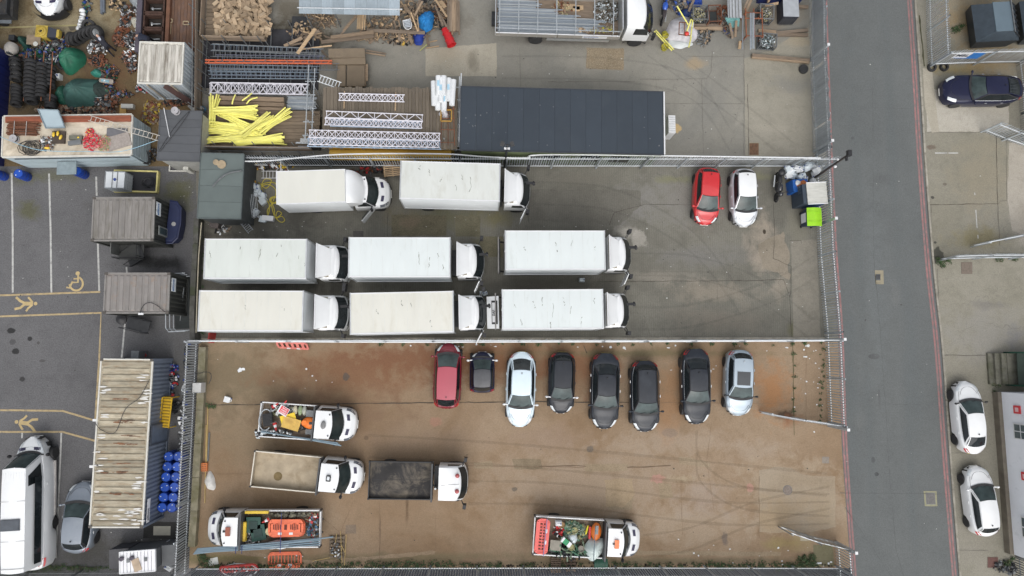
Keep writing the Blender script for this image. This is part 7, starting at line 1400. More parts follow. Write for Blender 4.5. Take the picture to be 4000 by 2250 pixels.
def cloth(name,label,cat,px,py,rx,ry,h,m,seed,z0=0.0,n=28,amp=.3,group=None,sharp=25,ang=0,folds=5):
 rd=random.Random(seed);q=P(px,py,z0);ph=[rd.uniform(0,6.3) for _ in range(8)];b=MB()
 def f(u,v):
  a=u*2*math.pi;r_=v;k=1+amp*(.4*math.sin(2*a+ph[0])+.3*math.sin(3*a+ph[1])+.18*math.sin(folds*a+ph[2]))
  x,y=rx*r_*k*math.cos(a),ry*r_*k*math.sin(a)
  z=h*(1-r_**2.2)*(1+.25*math.sin(3*x/rx+ph[3])*math.cos(2.6*y/ry+ph[4]))+h*.10*math.sin((folds+4)*a+ph[5]+3*r_)*r_**1.2*(1.15-r_)+.02+.04*h*math.sin(9*a+ph[6])*(1 if r_>.9 else 0)
  return Vector((x*math.cos(ang)-y*math.sin(ang),x*math.sin(ang)+y*math.cos(ang),max(z,.015)))
 b.grid(f,n*2,n//2);return tag(b.build(name,m,None,sharp,loc=(q.x,q.y,z0)),label,cat,group)
cloth('debris_netting','heap of bright blue debris netting on the timber pile','netting',1665,85,.50,.78,.7,mat('blue_netting',(.01,.16,.42),.8,0,.35,5),1,.35);cloth('debris_netting','deep blue netting trailing below the bright blue heap','netting',1638,145,.42,.55,.35,mat('deep_blue_netting',(.01,.035,.24),.8,0,.35,5),2,.1)
ch=thing('rubbish_chute','red plastic rubbish chute section lying by the plank stack','chute',P(1738,112,.45),R(-68));b=MB();b.lathe([(.22,0),(.25,.02),(.30,1.15),(.33,1.2),(.30,1.22),(.20,.03)],18,ax='x',cap=False);b.build('chute_shell',mat('chute_red',(.52,.02,.025),.4,0,.1,2),ch,50)
for x in(.3,.8):b=MB();b.lathe([(.28,x),(.31,x+.01),(.31,x+.05),(.28,x+.06)],18,ax='x',cap=False);b.build('rib',mat('chute_red',(.52,.02,.025)),ch)
MB().lathe([(.20,0.02),(.20,.03)],16,ax='x').build('dark_mouth',mat('dark_red',(.12,.005,.005),.8),ch)
bk=thing('white_basket','white slatted basket lying on the timber pile','basket',P(1592,96,.9),R(12))
b=MB();o_=[(-.24,.28),(.24,.32),(.26,-.1),(.16,-.30),(0,-.36),(-.16,-.30),(-.26,-.1)];b.tube([(x,y,.06) for x,y in o_+o_[:1]],.03,6);b.build('rim',whitem,bk)
for k in range(5):MB().box((0,.24-k*.10,.04),(.40,.055,.02)).build('slat',mat('pale_slat',(.45,.5,.55),.5),bk)
MB().box((0,-.02,.0),(.42,.5,.02)).build('base',mat('grey_base',(.15,.15,.16),.6),bk)
def cage(label,px,py,W,D,h,ang,m,group='wire mesh stillages',fill=None,name='stillage',bar=.03):
 q=P(px,py,h*.6);t=thing(name,label,'stillage',(q.x,q.y,0),ang,group)
 for x in(-1,1):
  for y in(-1,1):MB().box((x*W/2,y*D/2,h/2),(.06,.06,h)).build('corner_post',m,t)
 for z in(.12,h):b=MB();b.beam((-W/2,-D/2,z),(W/2,-D/2,z),.05,.05);b.beam((-W/2,D/2,z),(W/2,D/2,z),.05,.05);b.beam((-W/2,-D/2,z),(-W/2,D/2,z),.05,.05);b.beam((W/2,-D/2,z),(W/2,D/2,z),.05,.05);b.build('frame',m,t)
 b=MB();n=8
 for k in range(1,n):b.beam((-W/2+k*W/n,-D/2,.12),(-W/2+k*W/n,-D/2,h),.012,.012);b.beam((-W/2+k*W/n,D/2,.12),(-W/2+k*W/n,D/2,h),.012,.012);b.beam((-W/2,-D/2+k*D/n,.12),(-W/2,-D/2+k*D/n,h),.012,.012);b.beam((W/2,-D/2+k*D/n,.12),(W/2,-D/2+k*D/n,h),.012,.012)
 b.build('mesh',m,t);MB().box((0,0,.1),(W,D,.04)).build('floor',mat('dark_plinth',(.03,.035,.035)),t);return t
clp=[mat('clamp_brass',(.34,.31,.17),.5,.3,.3,6),mat('clamp_grey',(.3,.3,.28),.5,.4,.3,6),mat('clamp_dark',(.07,.07,.055),.6,.3,.3,6)]
cls=[mat('clamp_silver',(.55,.6,.62),.35,.5,.2,6),mat('clamp_teal',(.22,.28,.29),.4,.4,.3,6),mat('clamp_dark',(.07,.07,.055))]
cage('wire stillage full of brassy clamps left of the rusty empty one',2730,58,1.0,.95,.9,0,galv_dk);junk('clamp_heap','brassy scaffold clamps filling the left wire stillage',2728,60,.48,.5,260,clp,.15,8,(.05,.10),'rbl','scaffold clamps',.72)
cage('wire stillage full of brassy clamps beside the wrapped pallet',2988,55,.9,1.0,.9,R(-3),galv_dk);junk('clamp_heap','brassy scaffold clamps filling the stillage beside the wrapped pallet',2990,58,.42,.5,230,clp,.12,9,(.05,.10),'rbl','scaffold clamps',.72)
cage('wire stillage heaped with shiny silver clamps standing out in the yard',2996,162,1.1,.85,.7,R(-4),galv_dk);junk('clamp_heap','shiny silver clamps heaped in the stillage in the open yard',2996,162,.52,.45,300,cls,.28,10,(.05,.11),'rbl','scaffold clamps',.55)
cage('empty rusty stillage between the clamps and aluminium boards',2786,62,.85,1.1,.9,R(3),rust)

rf=thing('rusty_trestle','rusty orange steel stillage frame carrying grey tubes','stillage',P(2925,115));
for x in(-.55,0,.55):MB().beam((x,-1.0,.9),(x,1.0,.9),.06,.06).build('bar',rustor,rf)
for y in(-.9,.3,.7):MB().beam((-.6,y,.93),(.6,y,.93),.06,.05).build('bar',rustor,rf)
for x in(-.55,.55):
 for y in(-.9,.7):MB().box((x,y,.5),(.07,.07,1.0)).build('post',rustor,rf)
for k,x in enumerate((2931,2936,2941,2945)):pole('scaffold_tube','grey scaffold tube on the rusty frame, %s of four'%('leftmost','second','third','rightmost')[k],'scaffold tube',(x,50),(x,190+4*(k==0)),1.0,.03,galvp[k%3],'tubes on the rusty frame')
pole('scaffold_tube','lone grey scaffold tube left of the rusty frame','scaffold tube',(2902,60),(2901,192),.9,.03,galvp[0]);rod('timber_post','short square timber lying left of the rusty frame','timber',(2890,162),(2888,190),.3,.16,.14,woodl)
ab=thing('aluminium_board_stack','fanned stack of ribbed aluminium boards with teal ends','board stack',P(2868,28,1.0))
for k in range(9):b=MB();b.box((-.40+k*.105,.2,.08*(k%2)),(.095,1.9,.05));b.build('board',alu,ab)
for k in range(6):b=MB();b.box((-.1+.04*k,-.75-.08*k,-.1-.05*k),(.95-.06*k,.12,.05),.05*k);b.build('board_end',mat('teal_end',(.16,.34,.33),.5,.1,.2,3),ab)
wp=thing('wrapped_pallet','pallet load under cloudy plastic wrap with a dark side, right of the stillages','pallet',P(3062,62,0));MB().box((0,0,.55),(1.0,1.25,1.0)).build('load',mat('dark_load',(.035,.038,.05),.5),wp);b=MB();b.grid(lambda u,v:Vector(((u-.5)*1.06,(v-.5)*1.3+.05,1.08+.03*math.sin(u*9)*math.sin(v*7))),8,8);b.build('plastic_wrap',mat('cloudy_wrap',(.34,.36,.38),.3,0,.15,2),wp,30)
for k in range(8):MB().box((-.45+k*.13,-.68,.5),(.02,.02,.9)).build('mesh_bar',galv_dk,wp)
for k,(a,e,z,lab) in enumerate([((2937,216),(3162,236),.15,'long heavy timber baulk lying on the concrete in the open yard'),((2936,222),(3160,243),.12,'second timber baulk lying close below the long one'),((3030,130),(3155,118),.15,'timber baulk against the sheeted fence, upper'),((3030,136),(3155,137),.12,'thin timber against the sheeted fence, lower'),((2706,108),(2820,112),.3,'timber sleeper below the brass clamps'),((2706,100),(2820,100),.3,'darker timber sleeper behind the first'),((3100,26),(3156,28),.3,'timber across the top of the yard beside the fence'),((2962,120),(3030,126),.15,'timber running behind the silver clamps')]):rod('timber_baulk',lab,'timber',a,e,z,.2,.14,woods[k%3],'timber baulks in the open yard')
for k,(a,e) in enumerate([((2862,150),(2850,90)),((2872,145),(2876,80)),((2690,45),(2712,-5)),((2905,40),(2930,-20)),((2912,50),(2940,-15)),((3000,10),(3010,-20)),((2990,22),(3040,12))]):rod('plank','weathered plank leaning in the clutter along the top edge, %s'%('below the aluminium boards, left','below the aluminium boards, right','beside the plastic heap','wide one right of the boards','its close neighbour','pale one over the blue skip','thin one over the blue skip')[k],'plank',a,e,.5,.16,.06,woodl if k>4 else woods[k%3],'planks in the clutter at the top edge',z2=1.1)
sk=thing('blue_skip','navy blue skip along the top edge above the wrapped pallet','skip',P(3035,-12));MB().box((0,0,.6),(2.9,1.0,1.2)).build('skip_body',mat('skip_navy',(.008,.018,.10),.5),sk)
junk('clutter','jumble of rusty frames and timber between the aluminium boards and clamps',2830,75,.45,.9,90,[rust,woods[0],galv_dk,rustor],.5,11,(.1,.28),'tpbt');junk('clutter','dark jumble of bicycle parts and bags above the plastic sheeting',2650,20,.8,.7,120,[blackp,galv_dk,mat('bag_blue',(.02,.06,.25),.6),woods[0]],.6,12,(.1,.26),'bltr');junk('clutter','grey frames and straps right of the plastic sheeting',2745,140,.5,.8,80,[galv_dk,steel_dk,woods[1]],.3,13,(.08,.25),'tptb');junk('clutter','small tools and wood beside the upright planks',2850,125,.5,.45,40,[woods[0],plastb,blackp],.15,14,(.06,.16),'pbt')
for s_ in range(3):cloth('plastic_sheeting',('big crumpled heap of clear plastic sheeting with yellow sleeves on it','flat grey white polythene sheet at the foot of the heap','white plastic bag on top of the sheeting heap')[s_],'plastic sheet',(2665,2655,2690)[s_],(120,172,108)[s_],(1.0,.75,.45)[s_],(1.05,.35,.45)[s_],(.5,.12,.55)[s_],(mat('cloudy_plastic',(.46,.45,.47),.35,0,.25,2),mat('flat_polythene',(.50,.53,.53),.4,0,.1,2),plastw)[s_],s_+3,0,sharp=20)
cloth('tarpaulin','dark blue sheet bunched above the plastic heap','tarpaulin',2690,52,.5,.35,.4,mat('dark_blue_tarp',(.01,.03,.12),.6,0,.3,3),8);cloth('tarpaulin','bright blue bag at the top edge beside the leaning plank','bag',2720,12,.35,.3,.5,mat('bright_blue_bag',(.01,.05,.3),.6,0,.2,3),9)
for k,(a,e,z) in enumerate([((2556,122),(2625,198),.2),((2562,118),(2632,194),.22),((2645,24),(2688,96),.8),((2700,75),(2680,130),.8),((2706,78),(2698,145),.8),((2700,145),(2690,185),.5)]):
 pole('yellow_sleeve','yellow plastic sleeve %s'%('lying over the sheeting, left of its pair','lying over the sheeting, right of its pair','leaning at the top of the plastic heap','slanting by the red ball, left','slanting by the red ball, right','at the foot of the plastic heap')[k],'tube',a,e,z,.045,tape,'stray yellow sleeves by the plastic heap')
def bucket(label,px,py,m,tip=0,r=.2,h=.32):
 q=P(px,py);t=thing('bucket',label,'bucket',(q.x,q.y,r if tip else 0),rnd.uniform(0,3),None,rx=tip);b=MB();b.lathe([(r*.8,0),(r,h),(r*.95,h),(r*.76,.03)],16);b.build('pail',m,t,50);MB().tube([(r*math.cos(a),.3*r*math.sin(a),h+r*.5*math.sin(a)) for a in[k*math.pi/8 for k in range(9)]],.008,4).build('handle',galv,t);return t
olv=mat('bucket_yellow',(.42,.38,.04),.5,0,.15,4);bucket('yellow bucket standing below the pair of yellow sleeves',2593,190,olv,r=.24);bucket('yellow bucket tipped over beside the sheeting heap',2592,135,olv,R(60),r=.22);bucket('small yellow tub below the brass clamps',2742,113,mat('tub_yellow',(.6,.42,.1),.6),r=.15,h=.15);bucket('pale yellow tub on the concrete below the timber pile',1573,172,mat('tub_yellow',(.6,.42,.1)),r=.16,h=.12)
q=P(2682,132,.75);b=MB();b.blob((0,0,0),.16,3,14,8,.02);tag(b.build('red_ball',mat('ball_red',(.62,.04,.03),.4),None,60,loc=q),'bright red ball shaped float on the plastic sheeting heap','float')

tr=thing('steel_trestle','dark steel trestle frame lying on the plastic sheeting','trestle',P(2672,115,.8));
for a,e in(((-.3,.5),(.3,.45)),((-.3,.5),(-.35,-.35)),((-.35,-.35),(.4,-.42)),((.05,.47),(.02,-.38))):MB().beam((*a,0),(*e,0),.05,.05).build('bar',rust,tr)

q=P(3141,268,.2);t=thing('spare_alloy','loose alloy car wheel lying beside the sheeted fence','wheel',(q.x,q.y,.02),0,None,rx=R(90));ty,rm_=wheel_meshes(.31,.2,alu);link('tyre',ty,t,(0,.1,0),(0,0,math.pi));link('rim',rm_,t,(0,.1,0),(0,0,math.pi))
coil('hose','black hose loop lying below the yellow tub','hose',2770,122,.30,2,blackp,.03,el=.3);coil('cable_coil','thin loop of blue rope on the ground between the hut and board fence','rope',788,430,.22,3,mat('rope_blue',(.06,.3,.5),.7),.015)

for(x,y) in[(.60,.62),(.66,.66),(.72,.58),(.69,.5)]:tag(MB().box((0,0,0),(.45,.3,.08)).build('timber_block',woodl,None,loc=sl.location+Vector((x*7.6,y+.1,1.28))),'pale timber block on the scaffold lorry bed, in the group of four','timber block','blocks on the scaffold lorry')
junk('clamp_heap','big heap of grey clamps at the cab end of the scaffold lorry',2370,45,.9,.85,420,clp[1:]+cls[:1],.45,15,(.06,.13),'rbtl','scaffold clamps',1.2);junk('scrap_load','rusty fittings and twine in the middle of the lorry bed',2195,35,.7,.5,130,[rust,clp[0],woods[1]],.15,16,(.05,.16),'tbp','fittings',1.2);junk('block_load','timber blocks by the side board of the scaffold lorry',2270,122,.6,.22,26,blkm,.15,17,(.12,.26),'bb','timber blocks',1.2);junk('block_load','yellow buckets, rope and timber beside the clamps on the lorry',2350,118,.8,.25,40,[olv,woods[0],clp[0]],.2,18,(.08,.2),'blp','oddments',1.2)

for k,(px,py,L,a) in enumerate([(1695,365,1.5,92),(1713,335,1.2,91),(1732,335,1.2,89),(1752,350,1.4,90),(1710,395,1.1,92),(1735,395,1.3,88),(1768,362,1.6,87),(1722,352,1.5,90)]):
 q=P(px,py,2.85+.25*(k in(1,2,7)));t=thing('insulation_roll','white wrapped roll on the raised deck, %s of its bundle'%('lower left','top left','top middle','right of middle','front left','front middle','far right','central topmost')[k],'roll',q,R(a),'white wrapped rolls on the raised deck');b=MB();b.lathe([(.10,-L/2-.03),(.17,-L/2),(.18,-L*.2),(.175,L*.2),(.18,L/2),(.08,L/2+.04)],12,ax='x');b.build('wrap',plastw,t,50)
 if k%2:MB().box((.1,0,.175),(.35,.14,.02)).build('label',mat('label_pale_blue',(.35,.55,.68),.5),t)
cloth('plastic_bag','crumpled clear bag in the rusty frame on the raised deck','bag',1735,445,.3,.3,.4,mat('cloudy_plastic',(.46,.45,.47)),12,2.5,sharp=20)
rf2=thing('rusty_rack','rusty tube rack lying at the right end of the raised deck','rack',P(1745,490,2.6))
for x in(-.35,.1,.5):MB().tube([(x,-1.3,.1),(x*.8,1.2,.15)],.025,5).build('tube',rust,rf2)
for y in(-1.1,-.3,.4,1.0):MB().tube([(-.4,y,.12),(.5,y,.12)],.025,5).build('tube',rust,rf2)
b=MB();[b.beam(a,e,.07,.07) for a,e in(((-.35,.2,.2),(.3,.2,.2)),((-.35,.9,.2),(.3,.9,.2)),((-.35,.2,.2),(-.35,.9,.2)),((.3,.2,.2),(.3,.9,.2)))];b.build('yellow_frame',mat('dull_yellow_frame',(.35,.2,.04),.6),rf2)

# ================================================================ SCRAP YARD (top left)
def tyre(label,px,py,z=0.0,r=.33,wd=.22,rx=0,rz=0,group=None,rim=None):
 q=P(px,py,z+r*.5);k=('tyre',r,wd)
 if k not in _pm:
  b=MB();b.lathe([(r*.60,-wd*.42),(r*.72,-wd/2),(r*.95,-wd/2),(r,-wd*.32),(r,wd*.32),(r*.95,wd/2),(r*.72,wd/2),(r*.60,wd*.42),(r*.58,wd*.3),(r*.62,0),(r*.58,-wd*.3),(r*.60,-wd*.42)],22,cap=False);_pm[k]=b.mesh('tyre_casing',rubber,40)
 o=link('tyre_casing',_pm[k],None,(q.x,q.y,z+wd/2 if rx==0 else z+r),(rx,0,rz));tag(o,label,'tyre',group)
 if rim:b=MB();b.lathe([(r*.59,wd*.2),(r*.5,wd*.35),(r*.2,wd*.2),(r*.12,wd*.3),(.01,wd*.3)],18);b.build('rim',rim,o)
 return o
row=[(288,158),(303,158),(320,150),(335,140),(350,134),(366,128)]
for k,(x,y) in enumerate(row):tyre('big lorry tyre in the slanting row beside the bending worker, %s from the left'%('first','second','third','fourth','fifth','last')[k],x,y,0,.42,.26,R(78),R(70-k*4),'big lorry tyres in a slanting row',steel_dk if k==5 else None)
tyre('lone grey tyre lying behind the slanting row',355,108,0,.42,.26,R(20),.4);tyre('big wheel with dished rim at the right end of the slanting row',386,134,.1,.46,.3,R(35),-.5,None,galv_dk);tyre('flat tyre beside the rear of the green covered machine',245,250,0,.36);tyre('tyre on its rim in the scrap beside the table',226,175,0,.26,.18,R(25),0,None,steel_dk)
cols=[(68,240,5,18,alu,'rack column with alloy rims'),(70,345,6,13,None,'lower left rack column'),(128,250,11,15,None,'tall middle rack column'),(172,262,9,15,None,'third rack column'),(203,275,5,16,None,'outer rack column'),(205,385,4,13,None,'low outer column near the cabin')]
for(x,y,n,st_,rm_,lab) in cols:
 for k in range(n):tyre('black tyre, %s in the %s'%(('topmost','second down','third down','fourth down','fifth down','sixth down','seventh down','eighth down','ninth down','tenth down','lowest')[k],lab),x+rnd.uniform(-3,3)-k*.8*(x>150),y+k*st_,.55 if n>8 else.25,.33 if n!=11 else.38,.20,R(80),R(rnd.uniform(-4,4)),'tyres, '+lab,rm_ if(rm_ and k<4) else None)
for k in range(4):b=MB();b.beam((0,0,0),(0,3.2,0),.05,.05);tag(b.build('rack_bar',rust,None,loc=P(92+k*34,395,.9)),'rusty bar of the tyre rack, %s from the left'%('first','second','third','fourth')[k],'rack bar','tyre rack bars')
tgreen=mat('green_tarp',(.012,.115,.065),.6,0,.3,2,dirt=(.01,.06,.04),damt=.3);tteal=mat('faded_green_tarp',(.035,.095,.082),.7,0,.3,1.5,dirt=(.02,.05,.045),damt=.4)
cloth('green_cover','bright green cover over a machine in the middle of the scrap yard','tarpaulin',288,240,.75,.85,1.1,tgreen,31,sharp=22,amp=.2,folds=4);cloth('green_cover','large faded green tarpaulin over a heap below the bright green one','tarpaulin',330,365,1.35,1.05,1.0,tteal,32,sharp=22,amp=.22,folds=6);cloth('green_cover','narrow green sheet at the left foot of the large tarpaulin','tarpaulin',245,375,.42,.6,.5,mat('green_tarp2',(.015,.09,.06),.6,0,.3,2),33,sharp=22);cloth('green_cover','small teal sheet beside the surfboard shaped panel','tarpaulin',382,288,.4,.28,.4,mat('teal_tarp',(.03,.20,.15),.6,0,.2,3),34,sharp=22);cloth('green_cover','dark green bin bag shaped cover left of the small table','tarpaulin',102,170,.34,.42,.6,mat('dark_green_tarp',(.01,.045,.035),.6,0,.3,3),35,sharp=22)
cloth('grey_cover','pale grey sheet over a motorbike at the top edge','tarpaulin',548,12,.55,.5,.8,mat('grey_cover',(.26,.29,.31),.6,0,.2,2),36,sharp=22);cloth('white_bag','dirty white bulk bag beside the steel hatches','bag',535,88,.38,.32,.5,mat('dirty_white_bag',(.46,.45,.38),.8,0,.15,3),37,sharp=20);cloth('white_bag','trailing cream sheet below the dirty white bag','bag',545,115,.28,.32,.25,mat('cream_sheet',(.25,.23,.16),.8,0,.2,3),38,sharp=20)
wb2=thing('wrapped_figure','white sack shape bound with black cords lying near the tyres','bundle',P(318,82,.15));
for k in range(6):MB().blob(((.10,.16,.12,.06,.02,-.06)[k],.62-k*.24,.15),(.19-.008*k,.17,.16),k,10,6,.1).build('sack_section',plastw,wb2,40)
for k in range(7):MB().tube([(-.12+.0*k,.5-k*.18,.18),(.10,.42-k*.18,.33),(.30,.5-k*.18-.1*(k%2),.16)],.014,4).build('cord',blackp,wb2)
yc2=thing('yellow_machine','yellow compressor housing with a round spiral top','machine',P(175,132,.4),R(-3));ymm=mat('machine_yellow',(.42,.31,.055),.6,0,.2,3,dirt=(.2,.15,.06),damt=.3)
MB().box((0,0,0),(.72,.78,.7)).build('housing',ymm,yc2);b=MB();b.lathe([(.33,.35),(.33,.41),(.27,.43),(.26,.39),(.18,.40),(.17,.44),(.10,.44),(.09,.36)],20,cap=False);b.build('round_top',ymm,yc2,40);MB().lathe([(.09,.36),(.05,.37)],12).build('dark_hole',blackp,yc2)
MB().hexa([(.36,-.34,-.3),(1.0,-.25,-.3),(1.0,.3,-.3),(.36,.36,-.3)],[(.36,-.34,.3),(.98,-.22,.1),(.98,.22,.1),(.36,.36,.3)]).build('side_case',mat('case_dark',(.03,.035,.05),.5),yc2);MB().box((.92,0,.05),(.16,.5,.3)).build('yellow_end',ymm,yc2)
cm=thing('cement_mixer','cement mixer with a pale round drum and orange frame','mixer',P(44,192,.5));b=MB();b.lathe([(.08,-.42),(.34,-.30),(.40,-.05),(.36,.16),(.22,.38),(.20,.38),(.19,.30)],20,ax='y',cap=False);o=b.build('drum',mat('pale_drum',(.36,.34,.31),.8,0,.15,3),cm,50);o.rotation_euler=(R(20),0,R(178));MB().lathe([(.19,.0),(.19,.01)],16,(0,0,0),'y').build('drum_mouth',mat('mouth_grey',(.13,.17,.2),.8),cm,None,(0.02,-.30,.12),(R(20),0,0))
b=MB();[b.beam(a,e,.05,.05) for a,e in(((-.35,.45,-.4),(.35,.45,-.4)),((-.35,.45,-.4),(-.1,.9,-.4)),((.35,.45,-.4),(.1,.9,-.4)),((-.1,.9,-.1),(.1,.9,-.1)))];b.build('orange_frame',rustor,cm);MB().box((0,.75,-.1),(.35,.35,.35)).build('motor',steel_dk,cm)
tbq=thing('work_table','small brown work table with a pale round lid on it','table',P(160,175));MB().box((0,0,.72),(.85,.62,.05)).build('table_top',mat('table_top',(.22,.17,.12),.8,0,.2,3),tbq)
for x in(-.38,.38):
 for y in(-.26,.26):MB().box((x,y,.35),(.05,.05,.7)).build('leg',steel_dk,tbq)
o=MB().lathe([(.14,0),(.15,.05),(.12,.06)],16).build('round_lid',mat('lid_pale',(.45,.45,.42),.5),None,loc=P(140,172,.75));tag(o,'pale round lid lying on the small work table','lid')
sf=thing('long_board','pale surfboard shaped panel with blue stickers','panel',P(416,318,.3),R(-8));MB().prism([(-.45,0),(-.38,.14),(.42,.15),(.46,0),(.42,-.15),(-.38,-.13)],0,.08).build('board',mat('board_tan',(.33,.29,.25),.6),sf);MB().box((-.05,0,.085),(.5,.16,.01)).build('sticker',mat('sticker_blue',(.20,.36,.42),.5),sf);MB().box((-.08,0,.095),(.1,.1,.01)).build('sticker',whitem,sf)
mS=[galv_dk,steel_dk,alu,rust,blackp];mR=[rust,rustor,steel_dk,mat('terracotta_scrap',(.20,.11,.075),.8,0,.3,4),blackp];mB=[blackp,steel_dk,plastb,galv_dk,mat('green_scrap',(.02,.10,.05),.6)]
for args in[('engine blocks and bright alloy scrap beside the bending worker',385,190,.65,.6,170,mS+[alu,whitem],.45,1),('rusty pump parts and orange castings below the alloy scrap',385,240,.6,.4,110,mR,.35,2),('rusty orange castings on the left of the engine heap',470,155,.45,.5,110,mR,.3,3),('grey engine castings right of the rusty castings',520,160,.6,.55,170,mS,.45,4),('pumps and red hoses beside the dirty white container',505,225,.45,.45,100,mR+[plastw],.3,5),('tangle of cables and castings at the container wall',520,262,.3,.5,90,mR+mS,.3,6),('small machines in the open doorway side of the container',560,348,.45,.3,80,mS+[redp,plastw],.3,7),
    ('wrecked motorbike parts under the grey sheet',515,55,.7,.6,150,mS+[rust],.5,8),('black engine parts left of the dirty white bag',490,90,.3,.35,70,mS,.35,9),('orange engine hoist bits near the tyre row',478,120,.5,.22,50,[rustor,rust],.15,10),('dark mass of engines and bicycle parts behind the table',210,190,1.0,.5,230,mB+mS,.45,11),('dark mass of parts and blue plastic below the table',160,215,1.3,.4,220,mB,.35,12),('scrap along the back of the tyre racks',200,235,.8,.3,120,mB+[plastw],.3,13),('brown debris strewn along the back of the junk cabin',300,432,2.6,.28,240,[woods[2],rust,blackp,woods[1]],.18,14),('scrap metal and timber right of the large tarpaulin',430,400,.6,.7,170,mR+[woods[0],galv_dk],.35,15),('broken timber and parts beside the hut',600,455,.7,.6,190,[woods[0],woods[2],rust,mat('yellow_scrap',(.45,.33,.05),.7)],.35,16),('yellow and brown parts in front of the container',595,415,.5,.25,80,[mat('yellow_scrap',(.45,.33,.05)),rust,woods[0]],.2,17),('small grey crates and bottles by the tarpaulin',390,395,.35,.3,60,mS+[plastw],.3,18),('bicycles and pots at the end of the junk cabin',580,605,.6,.55,110,[blackp,steel_dk,galv_dk,rust],.4,19),('dark oily parts between the yellow machine and the tyre row',235,165,.7,.35,110,mB+mS,.3,26),('dark litter of parts along the navy wall',110,225,1.1,.25,110,mB+mR,.25,27),('bottles, cables and parts right of the bright green cover',425,285,.7,.5,120,mB+mR,.15,28),('dark parts and timber behind the large tarpaulin',420,345,.5,.6,120,mB+mR,.3,29),('brown scrap and cans below the dirty white container',470,370,.9,.25,70,mR+mB,.12,30),('dark scrap by the white delivery van',340,40,.35,.9,40,mB,.15,31),('mixed dark scrap in the corner by the scrap yard fence',775,330,.25,1.3,80,mB+mR,.3,32),('broken chairs and timber between hut and container',690,405,.9,.25,90,mR+[woods[0]],.3,33),('black scrap at the top left beside the gate post',460,20,.5,.4,50,mB[:2]+[woodl],.2,20)]:
 lab,px,py,rx,ry,n,ms,hh,sd_=args;junk('scrap_heap',lab,px,py,rx,ry,n,ms,hh,sd_,(.07,.22),'bbtrl')
cloth('dark_tarp','blackish tarpaulin edge behind the large faded one','tarpaulin',395,355,.6,.8,.5,mat('blackish_tarp',(.02,.035,.03),.7,0,.3,3),41,sharp=20)

hx=thing('steel_hatchway','long rusty steel frame with four open hatches and silver hooks','steel frame',P(628,40));hx.location.z=0
drust=mat('dark_rust',(.065,.034,.024),.8,.1,.35,4);pm_=mat('plum_steel',(.085,.075,.095),.6,.1,.15,3);MB().box((-.88,0,.5),(.32,6.5,.9)).build('side_channel',pm_,hx)
for k in range(26):MB().box((-1.04,-3.1+k*.25,.97),(.04,.08,.03)).build('stud',alu,hx)
for k in range(5):
 y=1.9-k*1.02
 for s in(-1,1):MB().box((0,y+s*.44,.62),(1.25,.12,.5)).build('cross_beam',drust,hx);MB().box((s*.60,y,.62),(.1,.95,.5)).build('edge_beam',drust,hx)
 MB().box((0,y,.2),(1.2,.9,.1)).build('dark_pan',mat('pan_dark',(.035,.028,.024),.8,0,.3,3),hx);b=MB();b.tube([(-.35,y,.42),(.25,y+.02,.44)],.04,6);b.blob((-.3,y,.45),(.09,.12,.06),k,8,5,.3);b.build('silver_hook',alu,hx)
MB().box((.88,0,.6),(.22,6.5,.6)).build('side_channel',mat('rust_brown_beam',(.15,.07,.04),.8,0,.2,2),hx)
rp=thing('ribbed_steel_plate','broad rusty ribbed steel plate with small beige frames on it','steel plate',P(716,60));
for k in range(8):MB().box((-.62+k*.205,0,.45),(.19,7.6,.3+.02*(k%2))).build('plank_rib',mat('rusty_rib',(.15,.085,.055),.8,.05,.2,2,rnd=.12,dirt=(.10,.09,.10),damt=.35),rp)
bgf=mat('beige_frame',(.42,.34,.22),.6)
for(x,y,a,c) in[(-.42,2.0,.30,.20),(.62,1.8,.30,.18),(-.55,1.1,.22,.46),(-.60,.1,.22,.46),(-.52,-.72,.30,.22),(.50,-.85,.34,.22)]:
 b=MB();[b.beam(p,q,.045,.06) for p,q in(((x-a/2,y-c/2,.68),(x+a/2,y-c/2,.68)),((x-a/2,y+c/2,.68),(x+a/2,y+c/2,.68)),((x-a/2,y-c/2,.68),(x-a/2,y+c/2,.68)),((x+a/2,y-c/2,.68),(x+a/2,y+c/2,.68)))];b.build('small_frame',bgf,rp)
MB().box((.95,0,.3),(.12,7.6,.6)).build('edge_angle',mat('rust_brown_beam',(.15,.07,.04)),rp);MB().box((-.46,-1.2,.66),(.05,.8,.05)).build('handle_bar',bgf,rp)
for k,(x,L) in enumerate(((398,1.2),(406,1.0))):o=MB().box((0,0,0),(.14,L,.16)).build('steel_beam',mat('blue_grey_beam',(.13,.15,.18),.5,.2),None,loc=P(x,20,.1),rot=(0,0,R(4)));tag(o,'blue grey steel beam at the top edge, %s of two'%('left','right')[k],'beam')
cb=thing('control_cabinet','tan wooden board and white box below the scrap by the container','box',P(505,420));MB().box((0,0,.15),(.75,.26,.3)).build('white_box',mat('grubby_lid',(.50,.50,.46)),cb);MB().box((-.35,-.3,.05),(.4,.9,.08)).build('tan_board',mat('tan_board',(.42,.26,.08),.8),cb)

